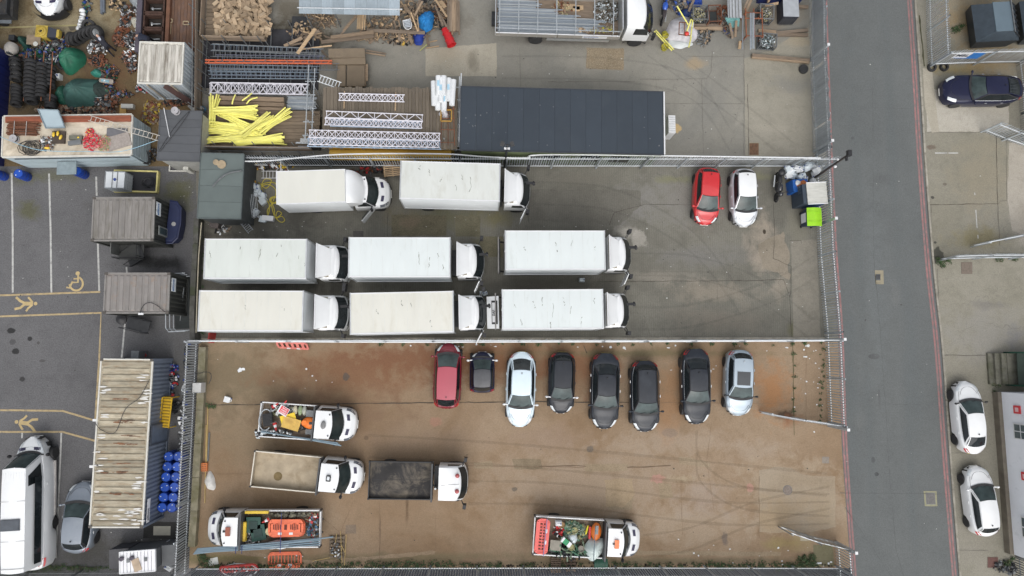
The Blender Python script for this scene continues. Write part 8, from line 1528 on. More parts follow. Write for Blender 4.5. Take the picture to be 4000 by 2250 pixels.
def person(label,px,py,ang,pose,shirt,trousers,skin,z=0):
 q=P(px,py,.6);t=thing('person',label,'person',(q.x,q.y,z),ang)
 J=pose;names=list(J);me=bpy.data.meshes.new('body');idx={n:i for i,n in enumerate(names)}
 edges=[('pelvis','waist'),('waist','chest'),('chest','neck'),('neck','head0'),('head0','head1'),('chest','lsh'),('lsh','lel'),('lel','lha'),('chest','rsh'),('rsh','rel'),('rel','rha'),('pelvis','lhip'),('lhip','lkn'),('lkn','lan'),('lan','lto'),('pelvis','rhip'),('rhip','rkn'),('rkn','ran'),('ran','rto')]
 me.from_pydata([J[n] for n in names],[(idx[a],idx[b_]) for a,b_ in edges],[]);o=bpy.data.objects.new('tmp_body',me);COL.objects.link(o);sk_=o.modifiers.new('s','SKIN');ss=o.modifiers.new('ss','SUBSURF');ss.levels=1
 rad=dict(pelvis=(.16,.12),waist=(.15,.11),chest=(.18,.12),neck=(.06,.06),head0=(.085,.085),head1=(.10,.10),lsh=(.075,.075),rsh=(.075,.075),lel=(.048,.048),rel=(.048,.048),lha=(.04,.03),rha=(.04,.03),lhip=(.10,.10),rhip=(.10,.10),lkn=(.065,.065),rkn=(.065,.065),lan=(.045,.045),ran=(.045,.045),lto=(.045,.03),rto=(.045,.03))
 for n in names:me.skin_vertices[0].data[idx[n]].radius=rad[n]
 me.skin_vertices[0].data[idx['pelvis']].use_root=True
 dg=bpy.context.evaluated_depsgraph_get();m2=bpy.data.meshes.new_from_object(o.evaluated_get(dg));bpy.data.objects.remove(o);m2.name='body';m2.materials.clear()
 for m_ in(shirt,trousers,skin):m2.materials.append(m_)
 hd,hs_=Vector(J['head0']),[Vector(J['lha']),Vector(J['rha'])];legs=[Vector(J[k]) for k in('lkn','rkn','lan','ran','lhip','rhip','pelvis')];ups=[Vector(J[k]) for k in('chest','waist','lel','rel','lsh','rsh')]
 for p in m2.polygons:
  c=p.center;p.use_smooth=True
  if min((c-hd).length,(c-Vector(J['head1'])).length)<.16 or min((c-h_).length for h_ in hs_)<.12:p.material_index=2
  elif min((c-l_).length for l_ in legs)<min((c-u_).length for u_ in ups):p.material_index=1
 link('body',m2,t);return t
skinm=mat('skin',(.52,.33,.25),.6);dkc=mat('dark_clothes',(.012,.013,.022),.8,0,.2,5);dkc2=mat('navy_clothes',(.015,.02,.04),.8,0,.2,5)
bend=dict(pelvis=(0,0,.92),waist=(.14,0,1.02),chest=(.38,0,1.14),neck=(.54,0,1.20),head0=(.60,0,1.22),head1=(.70,0,1.24),lsh=(.42,.19,1.14),lel=(.50,.24,.88),lha=(.62,.14,.70),rsh=(.42,-.19,1.14),rel=(.52,-.22,.90),rha=(.66,-.08,.74),lhip=(-.02,.10,.88),lkn=(-.16,.14,.48),lan=(-.34,.16,.08),lto=(-.18,.18,.04),rhip=(-.02,-.10,.88),rkn=(-.04,-.14,.46),ran=(-.10,-.16,.08),rto=(.06,-.18,.04))
t=person('bald man in dark clothes bending over the alloy scrap heap',424,186,R(128),bend,dkc,dkc,skinm);MB().blob((.34,.0,1.27),(.14,.08,.03),2,8,5,.1).build('pale_collar',mat('pale_shirt',(.45,.48,.55),.7),t)
t=person('man with dark hair partly hidden behind the dirty white container',588,160,R(175),bend,dkc2,dkc,skinm);MB().blob((.68,0,1.29),(.11,.11,.07),3,10,6,.1).build('hair',mat('dark_hair',(.02,.012,.01),.8),t)

Z=2.52
for k in range(4):rod('rusty_bar','long terracotta rusty bar along the top of the cabin roof, %s of four'%('top','second','third','lowest')[k],'steel bar',(22,459+k*6),(512,454+k*6),Z+.06,.085,.07,mat('terracotta_bar',(.27,.085,.045),.8,.1,.2,2,rnd=.12),'rusty bars on the cabin roof')
rb_=thing('rusty_tube_bundle','bundle of short rusty tubes strapped on the cabin roof','tube bundle',P(30,505,Z))
for k in range(26):link('tube',tube_mesh(1.75+rnd.uniform(-.15,.15),.028,rust),rb_,(rnd.uniform(0,.12),.42-(k%13)*.066+rnd.uniform(-.02,.02),.05+.07*(k//13)),(0,0,rnd.uniform(-.04,.04)))
for x in(.5,1.2):MB().box((x,0,.2),(.03,.9,.02)).build('strap',mat('strap_pale',(.4,.38,.36),.6),rb_)
for k,(px,py) in enumerate(((62,545),(690,437))):
 q=P(px,py,Z if k==0 else 2.72);t=thing('cable_drum',('pale plastic cable drum on the cabin roof near its left end','pale plastic cable drum at the top edge of the dark hut roof')[k],'cable drum',q);MB().lathe([(.22,0),(.22,.03)],20).build('flange',mat('drum_grey',(.36,.35,.36),.6),t);MB().lathe([(.14,.03),(.14,.25)],16).build('core',steel_dk,t);MB().lathe([(.22,.25),(.22,.28)],20).build('flange',mat('drum_grey',(.36,.35,.36)),t);MB().lathe([(.025,.28),(.025,.285)],8).build('hub_hole',blackp,t)
pn=thing('metal_tray','pale blue grey metal tray panel propped over the edge of the cabin roof','panel',P(202,465,Z+.35),R(0),rx=R(8));MB().prism([(-.75,.55),(.42,.52),(.78,-.50),(-.32,-.55)],0,.03).build('sheet',mat('tray_blue',(.33,.41,.45),.5,0,.08,1),pn)
for a,e in(((-.75,.55),(.42,.52)),((.42,.52),(.78,-.50)),((.78,-.50),(-.32,-.55)),((-.32,-.55),(-.75,.55))):MB().beam((*a,.04),(*e,.04),.05,.09).build('lip',mat('tray_edge',(.18,.23,.26),.5),pn)
coil('cable_heap','tangled heap of black cable on the cabin roof','cable',120,578,.42,9,mat('cable_black',(.04,.035,.03),.7,0,.3,8),.022,Z+.08,5,spread=.4)
junk('tool_heap','grinders and old tools beside the yellow lamps on the cabin roof',185,560,.45,.45,60,[galv_dk,steel_dk,rust,plastw],.2,21,(.07,.2),'tbl','tools',Z)
tr2=thing('tool_tray','rusty tray holding yellow lamps on the cabin roof','tray',P(232,538,Z));MB().box((0,0,.05),(.75,.75,.1)).build('tray',mat('tray_dark',(.06,.045,.035),.8,0,.3,4),tr2)
for x,y,a in((-.24,.15,90),(-.0,.2,85),(.18,-.02,70)):MB().blob((0,0,0),(.16,.08,.08),2,10,6,.05).build('yellow_lamp',yellowp,tr2,50,(x,y,.18),(0,0,R(a)))
o=MB().blob((0,0,0),(.2,.1,.09),3,10,6,.1).build('yellow_tool',yellowp,None,50,P(182,576,Z+.1),(0,0,R(-10)));tag(o,'yellow handled tool lying below the rusty tray on the cabin roof','tool')
for k,(x,y,a) in enumerate(((300,540,0),(296,559,8))):o=MB().box((0,0,.08),(.75,.26,.16)).build('tool_case',mat('olive_case',(.13,.13,.10),.6,0,.2,3) if k==0 else galv_dk,None,loc=P(x,y,Z),rot=(0,0,R(a)));tag(o,('olive tool case with a yellow label on the cabin roof','grey perforated tool case below the olive one')[k],'case')
MB().box((.18,0,.17),(.1,.08,.01)).build('label',yellowp,bpy.data.objects['tool_case'])
fl=[mat('flower_red',(.55,.015,.04),.6,0,.2,5),mat('flower_pink',(.6,.2,.2),.6,0,.2,5),mat('flower_green',(.27,.27,.12),.7,0,.3,5),mat('flower_yellow',(.6,.45,.06),.6)]
junk('artificial_flowers','heap of red and pink plastic flowers on the cabin roof',365,555,.62,.55,230,fl[:2]+fl[:1],.12,22,(.05,.11),'lr','flowers',Z);junk('artificial_flowers','dried yellow green stems right of the red flowers on the cabin roof',408,560,.4,.5,200,[fl[2],fl[2],fl[1]],.1,23,(.04,.10),'lt','flowers',Z);junk('artificial_flowers','separate clump of red flowers in clear wrap near the cabin roof ladder',352,520,.25,.3,90,[fl[0],fl[0],fl[1],fl[3]],.15,24,(.06,.11),'lr','flowers',Z)
o=MB().box((0,0,.03),(1.35,.85,.04)).build('particle_board',mat('particle_board',(.30,.265,.24),.9,0,.2,8),None,loc=P(466,553,Z),rot=(0,0,R(18)));tag(o,'square of speckled particle board at the right end of the cabin roof','board');o=MB().box((0,0,.02),(1.2,.5,.03)).build('grey_board',mat('slate_board',(.13,.13,.14),.8),None,loc=P(458,517,Z));tag(o,'dark grey board under the ladder on the cabin roof','board')
ladder('long_ladder','pale aluminium ladder bridging from the cabin roof to the dark hut','ladder',(348,461),(620,539),2.75,.32,.26,mat('ladder_pale',(.50,.47,.42),.5,.2),None,r=.022);pole('pole','thin white pole lying on the dark hut roof','pole',(640,422),(662,534),2.8,.025,whitem)
for k,(a,m_,e) in enumerate([((0,534),(150,585),(350,592)),((620,545),(480,590),(350,592))]):b=MB();q=[P(*p,2.7) for p in(a,m_,e)];b.tube(catmull([p-q[0] for p in q],8),.02,5);tag(b.build('blue_hose',mat('hose_blue',(.25,.42,.52),.6),None,60,loc=q[0]),'pale blue hose trailing along the cabin roof edge, %s part'%('left','right')[k],'hose')
b=MB();q=[P(*p,2.8) for p in((622,588),(680,500),(740,435),(705,490),(625,592))];b.tube(catmull([p-q[0] for p in q],6),.018,5);tag(b.build('black_cable',blackp,None,60,loc=q[0]),'black cable slung diagonally over the dark hut roof','cable')
for k in range(3):tyre('dark bicycle wheel or tyre ring at the right end of the junk cabin, %s'%('upper','middle','lower')[k],560+k*6,598+k*14,.3,.33,.05,R(25+10*k),k,'bicycle wheels at the end of the cabin')
pf=thing('window_casing','cream window frame lying on the ground below the dark hut','frame',P(702,658));
for s in(-1,1):MB().box((0,s*.2,.1),(1.2,.08,.08)).build('rail',whitecap,pf);MB().box((s*.58,0,.1),(.08,.48,.081)).build('stile',whitecap,pf)
o=MB().box((0,0,.5),(.3,.8,1.0)).build('white_slab',mat('grubby_lid',(.50,.50,.46)),None,loc=P(752,655,0));tag(o,'white panel standing between the dark hut and the shed','panel')

# ================================================================ LOADS ON THE TIPPER TRUCKS
def on(t,x,y,z):return t.matrix_basis@Vector((x,y,z))
def rzof(t):return t.rotation_euler.z
def cone(label,pos,ang,group=None,tip=R(75),s=1.0):
 t=thing('traffic_cone',label,'cone',pos,ang,group,rx=tip);b=MB();b.box((0,0,.02),(.36*s,.36*s,.04));b.build('base',mat('cone_base',(.10,.09,.085),.8),t);b=MB();b.lathe([(.13*s,.04),(.105*s,.17*s)],12,cap=False);b.build('red_band',redp,t);b=MB();b.lathe([(.105*s,.17*s),(.075*s,.32*s)],12,cap=False);b.build('white_band',plastw,t);b=MB();b.lathe([(.075*s,.32*s),(.03*s,.5*s)],12);b.build('red_tip',redp,t);return t
a0=rzof(TA)
cone('red and white traffic cone lying upper left in the loaded bed',on(TA,.65,.75,1.25),a0+2.2,'traffic cones on the loaded truck');cone('red and white traffic cone lying right of the first in the loaded bed',on(TA,1.25,.8,1.25),a0+2.6,'traffic cones on the loaded truck');cone('red and white cone near the grating in the loaded bed',on(TA,.9,-.15,1.3),a0+.4,'traffic cones on the loaded truck')
o=MB().box((0,0,.3),(.9,.65,.04)).build('yellow_board',mat('road_plate_yellow',(.78,.55,.03),.5,0,.08,2),None,loc=on(TA,1.75,.10,1.15),rot=(0,0,a0+.35));tag(o,'bright yellow plastic board under the scuffed one on the loaded truck','board');o=MB().box((0,0,.36),(1.05,.68,.05)).build('yellow_board',mat('road_plate_scuffed',(.62,.40,.09),.6,0,.1,2,dirt=(.25,.12,.03),damt=.3),None,loc=on(TA,1.95,-.12,1.15),rot=(0,0,a0-.22));tag(o,'scuffed amber plastic board on top of the loaded truck','board')
sg2=thing('road_sign','red and white road closed sign lying in the loaded truck bed','sign',on(TA,1.42,.62,1.55),a0-.45);MB().box((0,0,0),(.62,.50,.02)).build('white_face',whitem,sg2);MB().box((.03,.02,.012),(.50,.40,.01)).build('red_face',mat('sign_red',(.62,.05,.06)),sg2)
for k,s_ in enumerate(('ROAD','AHEAD','CLOSED')):text(s_,.11,whitem,sg2,(.02+.02,.10-k*.125,.02),(0,0,0),.6,align='CENTER')
cone_m=orangep;mx=thing('orange_mixer','bright orange plastic machine on the loaded truck beside its cab','machine',on(TA,3.0,0,1.15),a0);MB().blob((.05,0,.25),(.52,.36,.28),7,16,8,.04).build('orange_shell',mat('bright_orange',(.80,.19,.02),.45,0,.08,2),mx,40);MB().box((.25,0,.52),(.42,.15,.04)).build('grey_insert',steel_dk,mx);MB().lathe([(.2,.48),(.17,.53)],6,(-.25,0,0)).build('hex_cap',mat('bright_orange',(.80,.19,.02)),mx);MB().box((.05,.55,.2),(.55,.38,.35)).build('grey_box',galv_dk,mx);MB().box((.05,-.55,.1),(.5,.3,.25)).build('grey_box',galv_dk,mx)
gr=thing('drain_grating','stack of black ribbed gratings in the rear of the loaded truck','grating',on(TA,.50,0,1.2),a0+.2)
for k in range(9):MB().box((0,-.35+k*.085,.22),(.52,.045,.04)).build('bar',blackp,gr)
MB().box((0,0,.1),(.56,.75,.2)).build('frame',steel_dk,gr)
b=MB();q=[(.38*math.cos(a)-.02,.62*math.sin(a),.3) for a in[R(k) for k in range(60,330,15)]];b.tube(q,.035,6);tag(b.build('grey_hose',galv,None,60,loc=on(TA,.42,0,1.15),rot=(0,0,a0)),'grey hose bent in a hoop around the black gratings','hose')
junk('bagged_materials','white bags and wrapped packs in the loaded truck bed',1120,1605,1.0,.35,60,[plastw,plastt,mat('sack_olive',(.2,.2,.12),.8),galv_dk],.3,31,(.12,.25),'lb','bags',1.0);junk('bagged_materials','white bags and cloths along the lower side of the loaded truck',1080,1690,1.2,.15,50,[plastw,plastt,blackp,galv_dk],.25,32,(.1,.2),'lb','bags',1.05);junk('bagged_materials','black bits and rods beneath the orange machine',1190,1660,.6,.3,50,[steel_dk,blackp,galv_dk],.2,33,(.1,.25),'tbt','oddments',1.0);junk('bagged_materials','white bags at the tail of the loaded truck',1015,1690,.3,.3,24,[plastw,blackp,plastt],.3,34,(.1,.2),'lb','bags',1.1)
for k,x in enumerate((2.05,2.35,2.6)):o=MB().blob((0,0,0),(.14,.30,.12),k,10,6,.12).build('sack',mat('sack_%s'%('cream','green','pale')[k],((.50,.46,.33),(.24,.30,.17),(.40,.42,.36))[k],.8),None,40,on(TA,x,.68,1.3),(0,0,a0));tag(o,'%s sack standing in the row on the loaded truck'%('cream','greenish','pale grey')[k],'sack')
for k,dy in enumerate((0,.07,.14,.07)):A=on(TA,.25,-.78-dy*.4+.12,1.52+.05*(k==3));B=on(TA,5.15-.1*k,-1.12+dy,2.12);b=MB();b.tube([Vector(),B-A],.038,7);tag(b.build('grey_pipe',mat('duct_grey_blue',(.17,.235,.28),.5,0,.08,2),None,50,loc=A),'blue grey duct pipe resting over bed and cab of the cone truck, %s of four'%('first','second','third','topmost')[k],'pipe','duct pipes on the cone truck')

a0=rzof(TC)
def barrier(label,pos,ang,group='red plastic barriers',rx=0.0,Lb=1.9,hb=.95,style=0,m=None):
 t=thing('plastic_barrier',label,'barrier',pos,ang,group,rx=rx);m=m or orangep
 out=[(-Lb/2+.12,-hb/2),(Lb/2-.12,-hb/2),(Lb/2,-hb/2+.2),(Lb/2,hb/2-.2),(Lb/2-.12,hb/2),(-Lb/2+.12,hb/2),(-Lb/2,hb/2-.2),(-Lb/2,-hb/2+.2)]
 b=MB()
 for(x0,y0),(x1,y1) in zip(out,out[1:]+out[:1]):b.beam((x0*.96,y0*.93,0),(x1*.96,y1*.93,0),.11,.07)
 b.build('outer_frame',m,t);MB().box((0,-hb/2+.16,0),(Lb*.92,.16,.06)).build('lower_panel',m,t);MB().box((0,hb/2-.13,0),(Lb*.92,.1,.06)).build('top_panel',m,t)
 n=9 if style==0 else 5
 for k in range(n):MB().box((-Lb/2+Lb*(k+1)/(n+1),.03,0),(.05 if style==0 else.16,hb*.62,.045)).build('bar',m,t)
 if style!=2:
  for s in(-.16,.16):MB().box((s*Lb,-hb/2+.16,.035),(.22,.13,.02)).build('white_reflector',whitem,t)
 return t
for k in range(3):barrier('orange red plastic barrier stacked on the left facing truck, %s'%('top of the stack','middle','bottom')[k],on(TC,1.95-.03*k,-.12+.04*k,1.62-.12*k),a0+R(180)+.02*k,'barriers stacked on the left facing truck',style=1,Lb=2.0,hb=.95)
MB().box((0,0,0),(1.7,.5,.05)).build('barrier_panel',orangep,bpy.data.objects['plastic_barrier']);MB().box((0,.25,-.02),(1.5,.4,.05)).build('barrier_panel',orangep,bpy.data.objects['plastic_barrier'])
pb0=bpy.data.objects['plastic_barrier'];slotm=mat('barrier_slot',(.12,.03,.02),.8)
for sx in(-.5,.5):
 for j in range(5):MB().box((sx+(j-2)*.10,.06,.03),(.055,.38-.05*abs(j-2),.03)).build('slot',slotm,pb0)
MB().box((0,.05,.03),(.16,.3,.03)).build('slot',slotm,pb0)
junk('sandbags','grey green flattened sandbags behind the stacked barriers',1130,2008,1.25,.16,50,[mat('sandbag',(.19,.18,.13),.9,0,.2,4),mat('sandbag2',(.13,.125,.10),.9)],.35,41,(.15,.3),'l','sandbags',1.1)
for k,(x,y,m_) in enumerate([(3.9,-.25,mat('dark_green_plastic',(.012,.06,.045),.5,0,.15,3)),(3.6,.2,mat('dark_green_plastic',(.012,.06,.045)))]):o=MB().hexa([(-.35,-.4,0),(.35,-.4,0),(.35,.4,0),(-.35,.4,0)],[(-.42,-.45,.45),(.42,-.45,.45),(.42,.45,.45),(-.42,.45,.45)]).build('green_tub',m_,None,loc=on(TC,x,y,1.0),rot=(0,0,a0+.2*k));tag(o,'dark green plastic tub behind the cab of the left facing truck, %s'%('front','rear')[k],'tub');MB().box((0,0,.46),(.5,.45,.03)).build('tub_hollow',mat('green_black',(.01,.035,.03),.6),o)
o=MB().box((0,0,0),(.16,1.1,.3)).build('yellow_level',yellowp,None,loc=on(TC,4.35,.1,1.45),rot=(0,0,a0));tag(o,'yellow board behind the cab of the left facing truck','board');o=MB().box((0,0,0),(1.35,.15,.2)).build('yellow_level',yellowp,None,loc=on(TC,3.7,-1.0,1.45),rot=(0,0,a0));tag(o,'yellow board along the upper side of the left facing truck','board')
cone('red and white traffic cone on the left facing truck',on(TC,2.95,-.6,1.35),a0+2.0);o=MB().lathe([(.22,0),(.23,.2),(.2,.21)],18).build('timber_spool',mat('pale_spool',(.55,.47,.27),.7),None,loc=on(TC,2.95,.12,1.25));tag(o,'pale round spool beside the barrier stack','spool')
junk('tool_load','tools, engines and black parts behind the cab of the left facing truck',985,2105,.55,.4,80,[blackp,steel_dk,galv_dk,alu],.3,42,(.1,.22),'btlr','tools',1.0);junk('tool_load','mixed white, orange and red rubbish at the tail of the left facing truck',1225,2060,.35,.85,80,[plastw,galv_dk,redp,mat('rag_blue',(.1,.2,.3),.8),mat('tan_bag',(.45,.33,.2),.8)],.35,43,(.1,.22),'lbt','rubbish',1.0);cloth('white_sack','white sack hanging over the lower side of the left facing truck','sack',1083,2128,.6,.3,.4,plastw,51,1.3,sharp=22)
for k in range(5):A=on(TC,-.1-(.75 if k==4 else 0),.45+.12*k-(.55 if k==4 else 0),1.7);B=on(TC,6.95+.05*k,1.10+.07*k-.1,1.75);b=MB();b.tube([Vector(),(B-A)*.5+Vector((0,0,.15)),B-A],.042,7);tag(b.build('grey_pipe',mat('duct_grey_blue',(.17,.235,.28)),None,50,loc=A),'long blue grey duct pipe on the left facing truck, %s'%('nearest the barriers','second','third','outermost','one crossing past the tailboard')[k],'pipe','duct pipes on the left facing truck')
for k,x in enumerate((2.15,4.7,4.35)):b=MB();b.tube([Vector(),on(TC,x,-1.05 if k==0 else.8,1.9)-on(TC,x,1.25,1.9)],.02,5);tag(b.build('ratchet_strap',mat('strap_navy',(.03,.04,.14),.7),None,loc=on(TC,x,1.25,1.9)),'navy ratchet strap tying the pipes, %s'%('over the barriers','nearest the cab','next to the cab strap')[k],'strap')

a0=rzof(TD)
barrier('pinkish red barrier standing across the tail of the green loaded truck',on(TD,.50,0,1.5),a0+R(88),None,Lb=2.05,hb=.75,m=mat('barrier_pink_red',(.72,.13,.11),.5,0,.1,3));MB().box((0,0,-.02),(1.9,.62,.04)).build('barrier_panel',mat('barrier_pink_red',(.72,.13,.11)),[o for o in bpy.data.objects if o.name.startswith('plastic_barrier')][-1])
pbd=[o for o in bpy.data.objects if o.name.startswith('plastic_barrier') and o.get('label','').startswith('pinkish')][0]
for j in range(9):
 for sy in(-.10,.10):MB().box((-.72+j*.18,sy,.01),(.09,.13,.03)).build('slot',slotm,pbd)
mxd=thing('orange_mixer','orange mixer drum with a grey strap on the green loaded truck','machine',on(TD,3.75,.45,1.15),a0);MB().blob((0,0,.25),(.34,.52,.26),7,16,8,.05).build('orange_shell',mat('burnt_orange',(.60,.15,.02),.5,0,.15,2),mxd,40);MB().box((0,.15,.52),(.16,.5,.04)).build('grey_insert',galv_dk,mxd);MB().box((-.38,-.1,.15),(.12,.7,.3)).build('red_side',redp,mxd)
cloth('white_sack','bulky white sack tied by a dark strap on the green loaded truck','sack',2322,2140,.62,.66,.65,mat('mint_white_sack',(.60,.68,.66),.6,0,.08,2),52,1.15,sharp=22);b=MB();b.tube([Vector(),on(TD,3.6,-1.15,1.95)-on(TD,3.6,.9,1.95)],.025,5);tag(b.build('ratchet_strap',mat('strap_slate',(.1,.14,.17),.7),None,loc=on(TD,3.6,.9,1.95)),'slate strap running over the white sack and orange mixer','strap');b=MB();b.tube([Vector(),on(TD,.62,-1.1,1.7)-on(TD,.72,1.1,1.7)],.025,5);tag(b.build('ratchet_strap',mat('strap_lilac',(.2,.19,.35),.7),None,loc=on(TD,.72,1.1,1.7)),'lilac strap over the pinkish barrier','strap')
mg=[mat('net_green',(.07,.17,.11),.7,0,.3,4),mat('olive_bucket',(.27,.26,.12),.6,0,.2,4),mat('pale_green_junk',(.35,.42,.33),.6,0,.2,4),mat('sage_board',(.20,.26,.18),.7)]
junk('green_load','jumble of green nets, buckets and boards in the middle of the green loaded truck',2235,2075,.85,.6,220,mg,.35,61,(.1,.24),'lbrt','mixed load',1.05);junk('green_load','green rods and pipes along the lower side of the green loaded truck',2220,2152,1.2,.14,60,[mg[0],mg[3],steel_dk],.15,62,(.2,.5),'tt','rods',1.1);junk('green_load','dark tools and a red cable beside the pinkish barrier',2185,2075,.35,.35,50,[blackp,steel_dk,redp,plastw],.25,63,(.08,.2),'tbl','tools',1.1)
for k,(x,y,m_) in enumerate([(1.65,.72,mat('bucket_brown',(.25,.15,.06),.6)),(2.45,.45,mg[1]),(2.3,-.55,mg[1]),(2.35,.05,mg[1]),(2.9,-.6,mat('bucket_greyish',(.2,.18,.15),.6))]):q=on(TD,x,y,1.2);t=thing('bucket','round bucket in the green loaded truck, %s'%('brown one near the barrier','olive one at the centre','olive one near the lower side','olive one beside the white bag','grey one beside the white sack')[k],'bucket',q);b=MB();b.lathe([(.15,0),(.19,.3),(.17,.3),(.15,.24)],16);b.build('pail',m_,t,50);MB().lathe([(.16,.23),(.15,.235)],14).build('contents',mat('bucket_contents',(.24,.22,.13),.9,0,.3,6),t)
can('white jerrycan at the upper corner of the green loaded truck',*[2180,2040],z=1.25,m=plastw,s=1.1);o=MB().box((0,0,0),(.62,.30,.22)).build('green_white_bag',mat('bag_green',(.02,.25,.10),.5),None,loc=on(TD,1.95,-.22,1.6),rot=(0,0,a0-.6));tag(o,'green and white printed bag in the green loaded truck','bag');MB().box((.22,0,.02),(.2,.31,.22)).build('white_end',plastw,o);MB().box((-.26,0,.02),(.12,.31,.22)).build('white_end',plastw,o)
cloth('plastic_bag','crumpled clear bag in the middle of the green loaded truck','bag',2238,2100,.3,.28,.3,plastt,53,1.3,sharp=20);o=MB().box((0,0,0),(.66,.6,.04)).build('grey_slab',mat('slab_grey',(.27,.25,.21),.9),None,loc=on(TD,1.35,-.5,1.42),rot=(0,0,a0-.05));tag(o,'square grey slab near the barrier on the green loaded truck','slab');o=MB().blob((0,0,0),(.06,.32,.06),1,8,5,.05).build('yellow_tool',mat('tool_yellow',(.62,.55,.02),.5),None,50,on(TD,3.15,.55,1.6),(0,0,a0-.2));tag(o,'yellow handled tool left of the orange mixer','tool')

# ================================================================ LOOSE THINGS IN THE YARDS
barrier('red plastic barrier lying flat below the left facing truck',P(1113,2187,.08),R(1),None,Lb=2.0,hb=.92,style=0);barrier('dark red barrier with white reflectors leaning at the bottom fence',P(935,2222,.25),R(4),None,rx=R(50),Lb=2.2,hb=1.0,style=0,m=mat('dull_red_plastic',(.40,.045,.04),.5,0,.15,3));barrier('salmon plastic barrier leaning on the fence below the lorries',P(1143,1350,.35),R(-3),None,rx=R(62),Lb=1.9,hb=.95,style=1,m=mat('salmon_plastic',(.62,.20,.17),.6,0,.1,3));barrier('red plastic barrier piece standing at the corner behind the lower lorries',P(829,1315,.4),R(85),None,rx=R(85),Lb=.7,hb=.9,style=2,m=mat('dull_red_plastic',(.40,.045,.04)))
b=MB();b.tube([(1.05*math.cos(R(a)),.42*math.sin(R(a)),.45+.12*math.sin(R(a))) for a in range(0,375,15)],.022,6);tag(b.build('metal_hoop',galv,None,60,loc=P(945,2218,0)),'large oval metal hoop lying over the dark red barrier','hoop')
def pallet(label,px,py,W,D,ang,m=wood,n=7,z=0,rx=0):
 t=thing('pallet',label,'pallet',P(px,py,z),ang,None,rx=rx)
 for k in range(n):MB().box((0,-D/2+D*(k+.5)/n,.13),(W,D/n*.58,.025)).build('slat',m,t)
 for x in(-1,0,1):MB().box((x*(W/2-.05),0,.07),(.09,D,.08)).build('bearer',m,t)
 return t
pallet('pale slatted pallet poking out beside the upper lorry',1534,662,1.15,.95,R(6),woodl,8,.2);pallet('grubby pallet piled with bamboo canes right of the left facing truck',1318,2135,.9,1.35,R(1),mat('grey_pallet',(.17,.135,.10),.9,0,.2,4),6);pallet('dark slatted pallet leaning on the bottom fence under the green loaded truck',2171,2200,.62,1.1,0,mat('brown_pallet',(.10,.07,.05),.9,0,.2,4),9,.15,R(10));pallet('broken pallet right of the dark slatted one at the bottom fence',2230,2200,.6,.95,0,mat('brown_pallet',(.10,.07,.05)),5,.1)
for k,(a,e) in enumerate([((1315,2085),(1310,2120)),((1330,2075),(1336,2200)),((1353,2088),(1345,2209)),((1290,2167),(1325,2168)),((1220,2192),(1290,2178)),((1334,2130),(1350,2165))]):pole('bamboo_cane','yellowish bamboo cane by the grubby pallet, %s'%('short upright one','long middle one','long right one','horizontal one','one lying away to the left','short slanting one')[k],'cane',a,e,.25,.02,mat('bamboo',(.42,.30,.12),.7),'bamboo canes')
junk('pallet_junk','small grey rubbish on the grubby pallet',1312,2150,.35,.6,40,[galv_dk,blackp,woods[1],plastw],.1,71,(.06,.15),'bl','rubbish',.15)
cloth('white_bag','white bulk bag slumped beside the low wall','bag',822,1880,.32,.55,.3,mat('bulk_bag',(.62,.61,.58),.8,0,.1,3),61,sharp=20);o=MB().box((0,0,.1),(.35,.5,.2)).build('orange_block',mat('orange_brick',(.50,.16,.05),.8),None,loc=P(802,1823,0));tag(o,'small orange perforated block beside the low wall','block')
for k in range(4):
 for j in range(3):MB().lathe([(.03,.2),(.03,.203)],6,(-.1+j*.1,-.17+k*.11,0)).build('hole',blackp,o)
for k,(x,y0,y1) in enumerate(((812,1590,1830),(806,1660,1965),(818,1690,1800))):pole('pole','%s lying beside the low wall'%('long yellowish pole','second yellowish pole','short grey pipe')[k],'pole',(x,y0),(x-6,y1),.06,.03 if k<2 else.05,mat('bamboo',(.42,.30,.12)) if k<2 else galv_dk)
o=MB().box((0,0,.02),(.6,.42,.03)).build('white_tile',mat('pale_tile',(.60,.61,.57),.6),None,loc=P(833,2193,0),rot=(0,0,R(12)));tag(o,'square white tile lying near the bottom left corner of the yard','tile')

tro=thing('cage_trolley','white topped wire cage trolley between the shed and the luton van','trolley',P(985,815));MB().box((-.25,.1,1.1),(.55,1.3,.04)).build('table_top',mat('mottled_top',(.36,.32,.33),.5,0,.35,3),tro)
for s in(-1,1):MB().box((-.25+s*.28,.1,1.12),(.04,1.34,.05)).build('rim',whitem,tro);MB().box((-.25,.1+s*.66,1.12),(.58,.04,.051)).build('rim',whitem,tro)
for k in range(6):MB().tube([(.05+k*.1,.7,1.0),(.12+k*.1,-.7,.6)],.012,5).build('cage_bar',galv,tro)
for x in(-.5,.6):
 for y in(-.65,.7):MB().box((x,y,.5),(.04,.04,1.0)).build('post',galv,tro)
hq=[(1010,712),(1040,735),(1060,705),(1035,700),(1022,725),(1050,720),(1078,745),(1065,790),(1045,820),(1047,845),(1052,800),(1030,760),(1025,720),(1075,715),(1085,760),(1060,775),(1062,790),(1072,820),(1075,850),(1100,835),(1085,825),(1078,850),(1098,868),(1112,860),(1100,845),(1075,850),(1060,800)]
b=MB();c0=P(1050,770,.05);b.tube(catmull([P(x,y,.03+.02*math.sin(x))-c0 for x,y in hq],6),.028,5);tag(b.build('hose',mat('hose_yellow',(.50,.42,.06),.6,0,.1,3),None,60,loc=c0),'long tangled yellow hose behind the luton van','hose')
coil('hose','coil of yellow hose under the rear of the luton van','hose',1070,782,.25,5,mat('hose_yellow',(.50,.42,.06)),.025,.06,8,spread=.2)
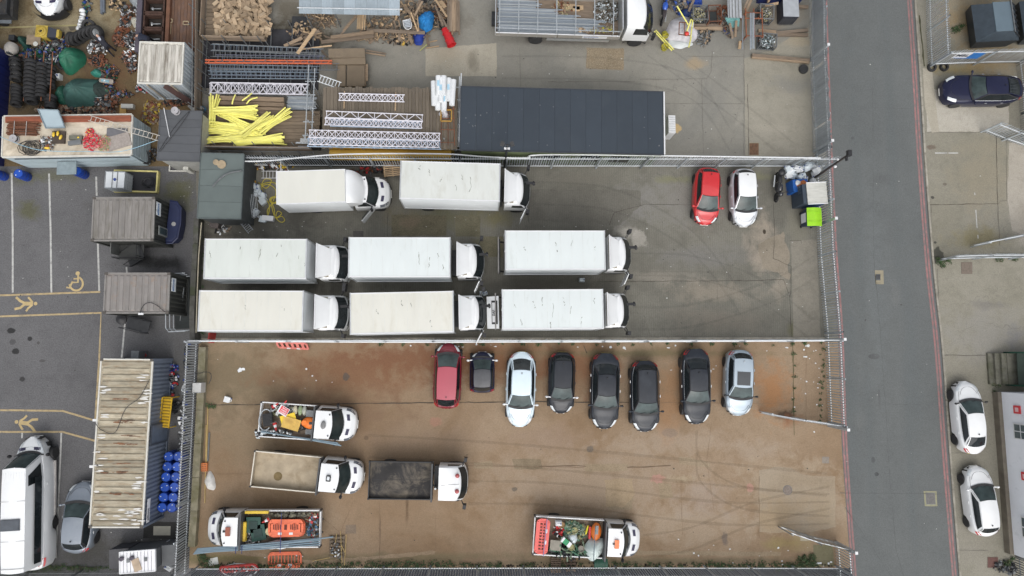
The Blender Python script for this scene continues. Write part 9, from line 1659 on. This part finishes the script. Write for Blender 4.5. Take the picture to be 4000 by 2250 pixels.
o=MB().lathe([(.19,0),(.2,.25),(.1,.3)],16).build('yellow_tank',mat('round_yellow',(.65,.36,.02),.5),None,50,P(989,712,0));tag(o,'round orange yellow container above the jerrycans','container')
ladder('white_ladder','short white ladder lying behind the luton van','ladder',(1022,682),(1085,682),.5,.45,.2,whitem,None,r=.02);pole('pole','white post standing behind the rear of the luton van','post',(1097,630),(1097,668),.9,.03,whitem);ladder('ladder','bundle of thin aluminium rods or ladder below the shed','ladder',(945,862),(980,905),.6,.35,.12,galv,None,r=.02)
o=MB().box((0,0,.2),(.7,.32,.35)).build('white_box',whitem,None,loc=P(1052,856,0),rot=(0,0,R(-5)));tag(o,'white boxy appliance on the ground at the lower left of the luton van','appliance');o=MB().box((0,0,.3),(.55,.42,.6)).build('brown_crate',mat('crate_brown',(.09,.075,.07),.8,0,.3,4),None,loc=P(850,882,0),rot=(0,0,R(-8)));tag(o,'dark crate below the shed roof','crate')
junk('corner_clutter','yellow sacks, frames and rubbish between the fence and the luton van',1070,650,1.2,.28,110,[yellowp,blackp,steel_dk,rust,plastw],.5,81,(.1,.25),'lbt');junk('corner_clutter','dark rubbish and a red jack behind the luton van cab',1445,665,1.3,.22,60,[blackp,steel_dk,redp,rust],.2,82,(.08,.2),'lbt');junk('corner_clutter','dark rubbish and planks in the gap right of the shed',965,670,.25,.6,70,[blackp,steel_dk,woods[2],plastw],.4,83,(.1,.22),'lbt');junk('corner_clutter','white scraps and a shovel below the shed',870,900,.5,.25,22,[plastw,steel_dk,woods[0]],.1,84,(.07,.18),'slp');junk('corner_clutter','rubbish and jugs beside the drums along the left fence',680,1480,.3,1.0,60,[plastw,plastb,blackp,redp,galv_dk],.3,85,(.1,.22),'lbr');junk('corner_clutter','black tyre and bicycle scraps beside the yellow cage',690,1590,.22,.4,40,[blackp,steel_dk],.3,86,(.1,.22),'trl')
junk('corner_clutter','white and blue oddments behind the left palisade fence',718,1690,.25,3.5,90,[plastw,galv_dk,plastb,blackp],.2,87,(.08,.2),'lbs');junk('corner_clutter','dark rubbish in the gap between the far left fence and lorry wall',735,1400,.2,1.0,40,[blackp,steel_dk,plastb],.3,88,(.1,.22),'lb');junk('corner_clutter','black bin bags and a motorcycle part beside the bottom right weeds',3925,2215,.75,.45,60,[blackp,steel_dk,galv_dk],.45,89,(.12,.26),'lrt')
o=MB().lathe([(.3,0),(.32,.15),(.05,.3)],14).build('black_bag',blackp,None,40,P(478,1247,0));tag(o,'round black bag beside the steps of the smaller grey container','bag');bucket('blue bucket at the top of the gap beside the cream container',679,1437,mat('bucket_blue',(.02,.06,.35),.5),r=.22);bucket('grey bucket below the blue one beside the cream container',675,1478,galv_dk,r=.2);bucket('red tub at the top end of the cream container',563,1388,redp,r=.24)

def litter(label,zone,n,m,seed,sz=(.03,.10),z=.03):
 rd=random.Random(seed);b=MB()
 for _ in range(n):
  x0,y0,x1,y1=rd.choice(zone);q=P(rd.uniform(x0,x1),rd.uniform(y0,y1));s_=rd.uniform(*sz);a=rd.uniform(0,6.28);k=rd.uniform(.4,1)
  pts=[Vector((q.x+s_*math.cos(a+t_*1.26+rd.uniform(-.2,.2))*rd.uniform(.6,1.1),q.y+k*s_*math.sin(a+t_*1.26)*rd.uniform(.6,1.1),z+rd.uniform(0,.02))) for t_ in range(5)];b.poly(pts)
 return tag(b.build('litter',m),label,'litter',kind='stuff')
litter('scattered scraps of white paper and plastic over the yards',[(800,1350,1300,1600),(800,2120,1400,2210),(2500,1340,3250,1500),(2600,2100,3250,2215),(1600,1345,2600,1365),(3090,1320,3230,1700)],85,plastw,91,(.03,.085));litter('scattered pale scraps over the car park and road',[(0,680,400,1100),(250,700,760,900),(3300,100,3600,2200),(400,2070,700,2140),(3590,100,3950,2200)],55,mat('pale_scrap',(.45,.45,.42),.8),92,(.02,.06));litter('scraps and chips scattered over the scaffold and lorry yards',[(1300,200,2500,330),(2600,200,3150,600),(1550,820,2700,900),(2600,880,3180,1320),(780,860,1500,920)],85,mat('pale_scrap',(.45,.45,.42)),93,(.015,.06));litter('dark oily scraps and spots on the yards',[(800,1600,3200,2200),(2500,700,3200,1300),(1500,200,3100,600),(0,700,700,1700)],130,mat('dark_spot',(.05,.045,.04),.8),94,(.02,.06),.027);litter('large pale torn wrappers lying on the brown concrete',[(930,1440,960,1470),(2370,1350,3200,1360),(3150,2190,3260,2212),(3110,1345,3160,1400)],16,plastw,95,(.08,.2))
leafm=mat('weed_leaf',(.032,.068,.018),.7,0,.4,5);leafd=mat('dry_weed',(.07,.065,.03),.8,0,.4,5);soil=mat('dark_soil',(.045,.036,.024),.95,0,.4,5)
def weeds(label,spots,n,seed,m=None,sp=.35,h=.3):
 rd=random.Random(seed);b=MB()
 for(x,y) in spots:
  c=P(x,y);s_=rd.uniform(.4,1.2)
  for _ in range(int(n*s_)):
   r_=sp*s_*rd.random();a=rd.uniform(0,6.28);p_=Vector((c.x+r_*math.cos(a),c.y+r_*.7*math.sin(a),.03));d=rd.uniform(0,6.28);L=rd.uniform(.04,.11);z=rd.uniform(.0,h*s_);w_=L*.4
   u=Vector((math.cos(d),math.sin(d),rd.uniform(-.3,.5)))*L;v=Vector((-math.sin(d),math.cos(d),rd.uniform(-.3,.3)))*w_;p_.z+=z
   b.poly([p_,p_+u*.5+v,p_+u,p_+u*.5-v],0 if rd.random()<.75 else 1)
 return tag(b.build('weeds',m or[leafm,leafd]),label,'weeds',kind='stuff')
rd=random.Random(4)
weeds('ragged green weeds along the inside of the bottom fence',[(x+rd.uniform(-12,12),2205+rd.uniform(-6,8)) for x in range(800,3260,20) if rd.random()<.75],60,1,sp=.4,h=.22);weeds('weeds in front of the fence below the lorries',[(x+rd.uniform(-20,20),1344+rd.uniform(-3,4)) for x in range(1500,3220,75)],26,2,sp=.16,h=.12);weeds('weeds in the joint near the open upper gate',[(3100+rd.uniform(-5,5),y) for y in range(1340,1640,44)]+[(3212+rd.uniform(-10,6),y) for y in range(1340,1660,22)],18,3,sp=.14,h=.10);weeds('weeds at the corner by the mossy slab',[(3165+rd.uniform(-50,10),2200+rd.uniform(-30,10)) for _ in range(16)],60,4,sp=.3,h=.2);weeds('clump of weeds against the low wall beside the truck',[(818,1585),(828,1588),(838,1586)],60,5,sp=.25,h=.2);weeds('weeds on the forecourt beside the palisade fence end',[(3668,1025),(3680,1040),(3660,1010),(3700,1020),(3900,1012),(3960,1015)],70,6,sp=.3,h=.2);weeds('weeds and rubbish inside the skip compound',[(3730,110),(3740,122),(3750,105),(3722,120)],70,7,sp=.3,h=.2);weeds('weeds around the bottom of the white building',[(3935,2190),(3950,2180),(3925,2200),(3880,1530),(3885,1500),(3905,1480)],70,8,sp=.3,h=.3);weeds('weeds growing at the foot of the wall behind the parked lorries',[(785+rd.uniform(-3,8),y) for y in range(880,1330,30)],26,9,sp=.2,h=.15);weeds('ragged moss and weeds along the bottom left fence',[(x,2215+rd.uniform(-8,6)) for x in range(0,460,18)],40,10,sp=.3,h=.12);weeds('weeds at the corner behind the cabin at the bottom of the left fence',[(790,2170),(800,2180),(812,2190),(830,2215),(850,2210)],90,11,sp=.35,h=.25)
b=MB();rd=random.Random(77)
for _ in range(900):x=rd.uniform(790,3250);q=P(x,2214+rd.gauss(0,7));s_=rd.uniform(.02,.08);b.poly([Vector((q.x+s_*math.cos(k*1.3+x),q.y+s_*math.sin(k*1.3+x),.032)) for k in range(5)])
tag(b.build('soil_debris',soil),'dark soil and leaf debris gathered along the bottom fence','debris',kind='stuff')
for k,(x,y) in enumerate(((3642,262),(3690,260))):tyre('old tyre lying under the signed fence, %s one'%('left','right')[k],x,y,0,.3,.2,0,0,'old tyres under the signed fence')
for o in list(bpy.data.objects):
 if o.name.startswith('tmp'):bpy.data.objects.remove(o)
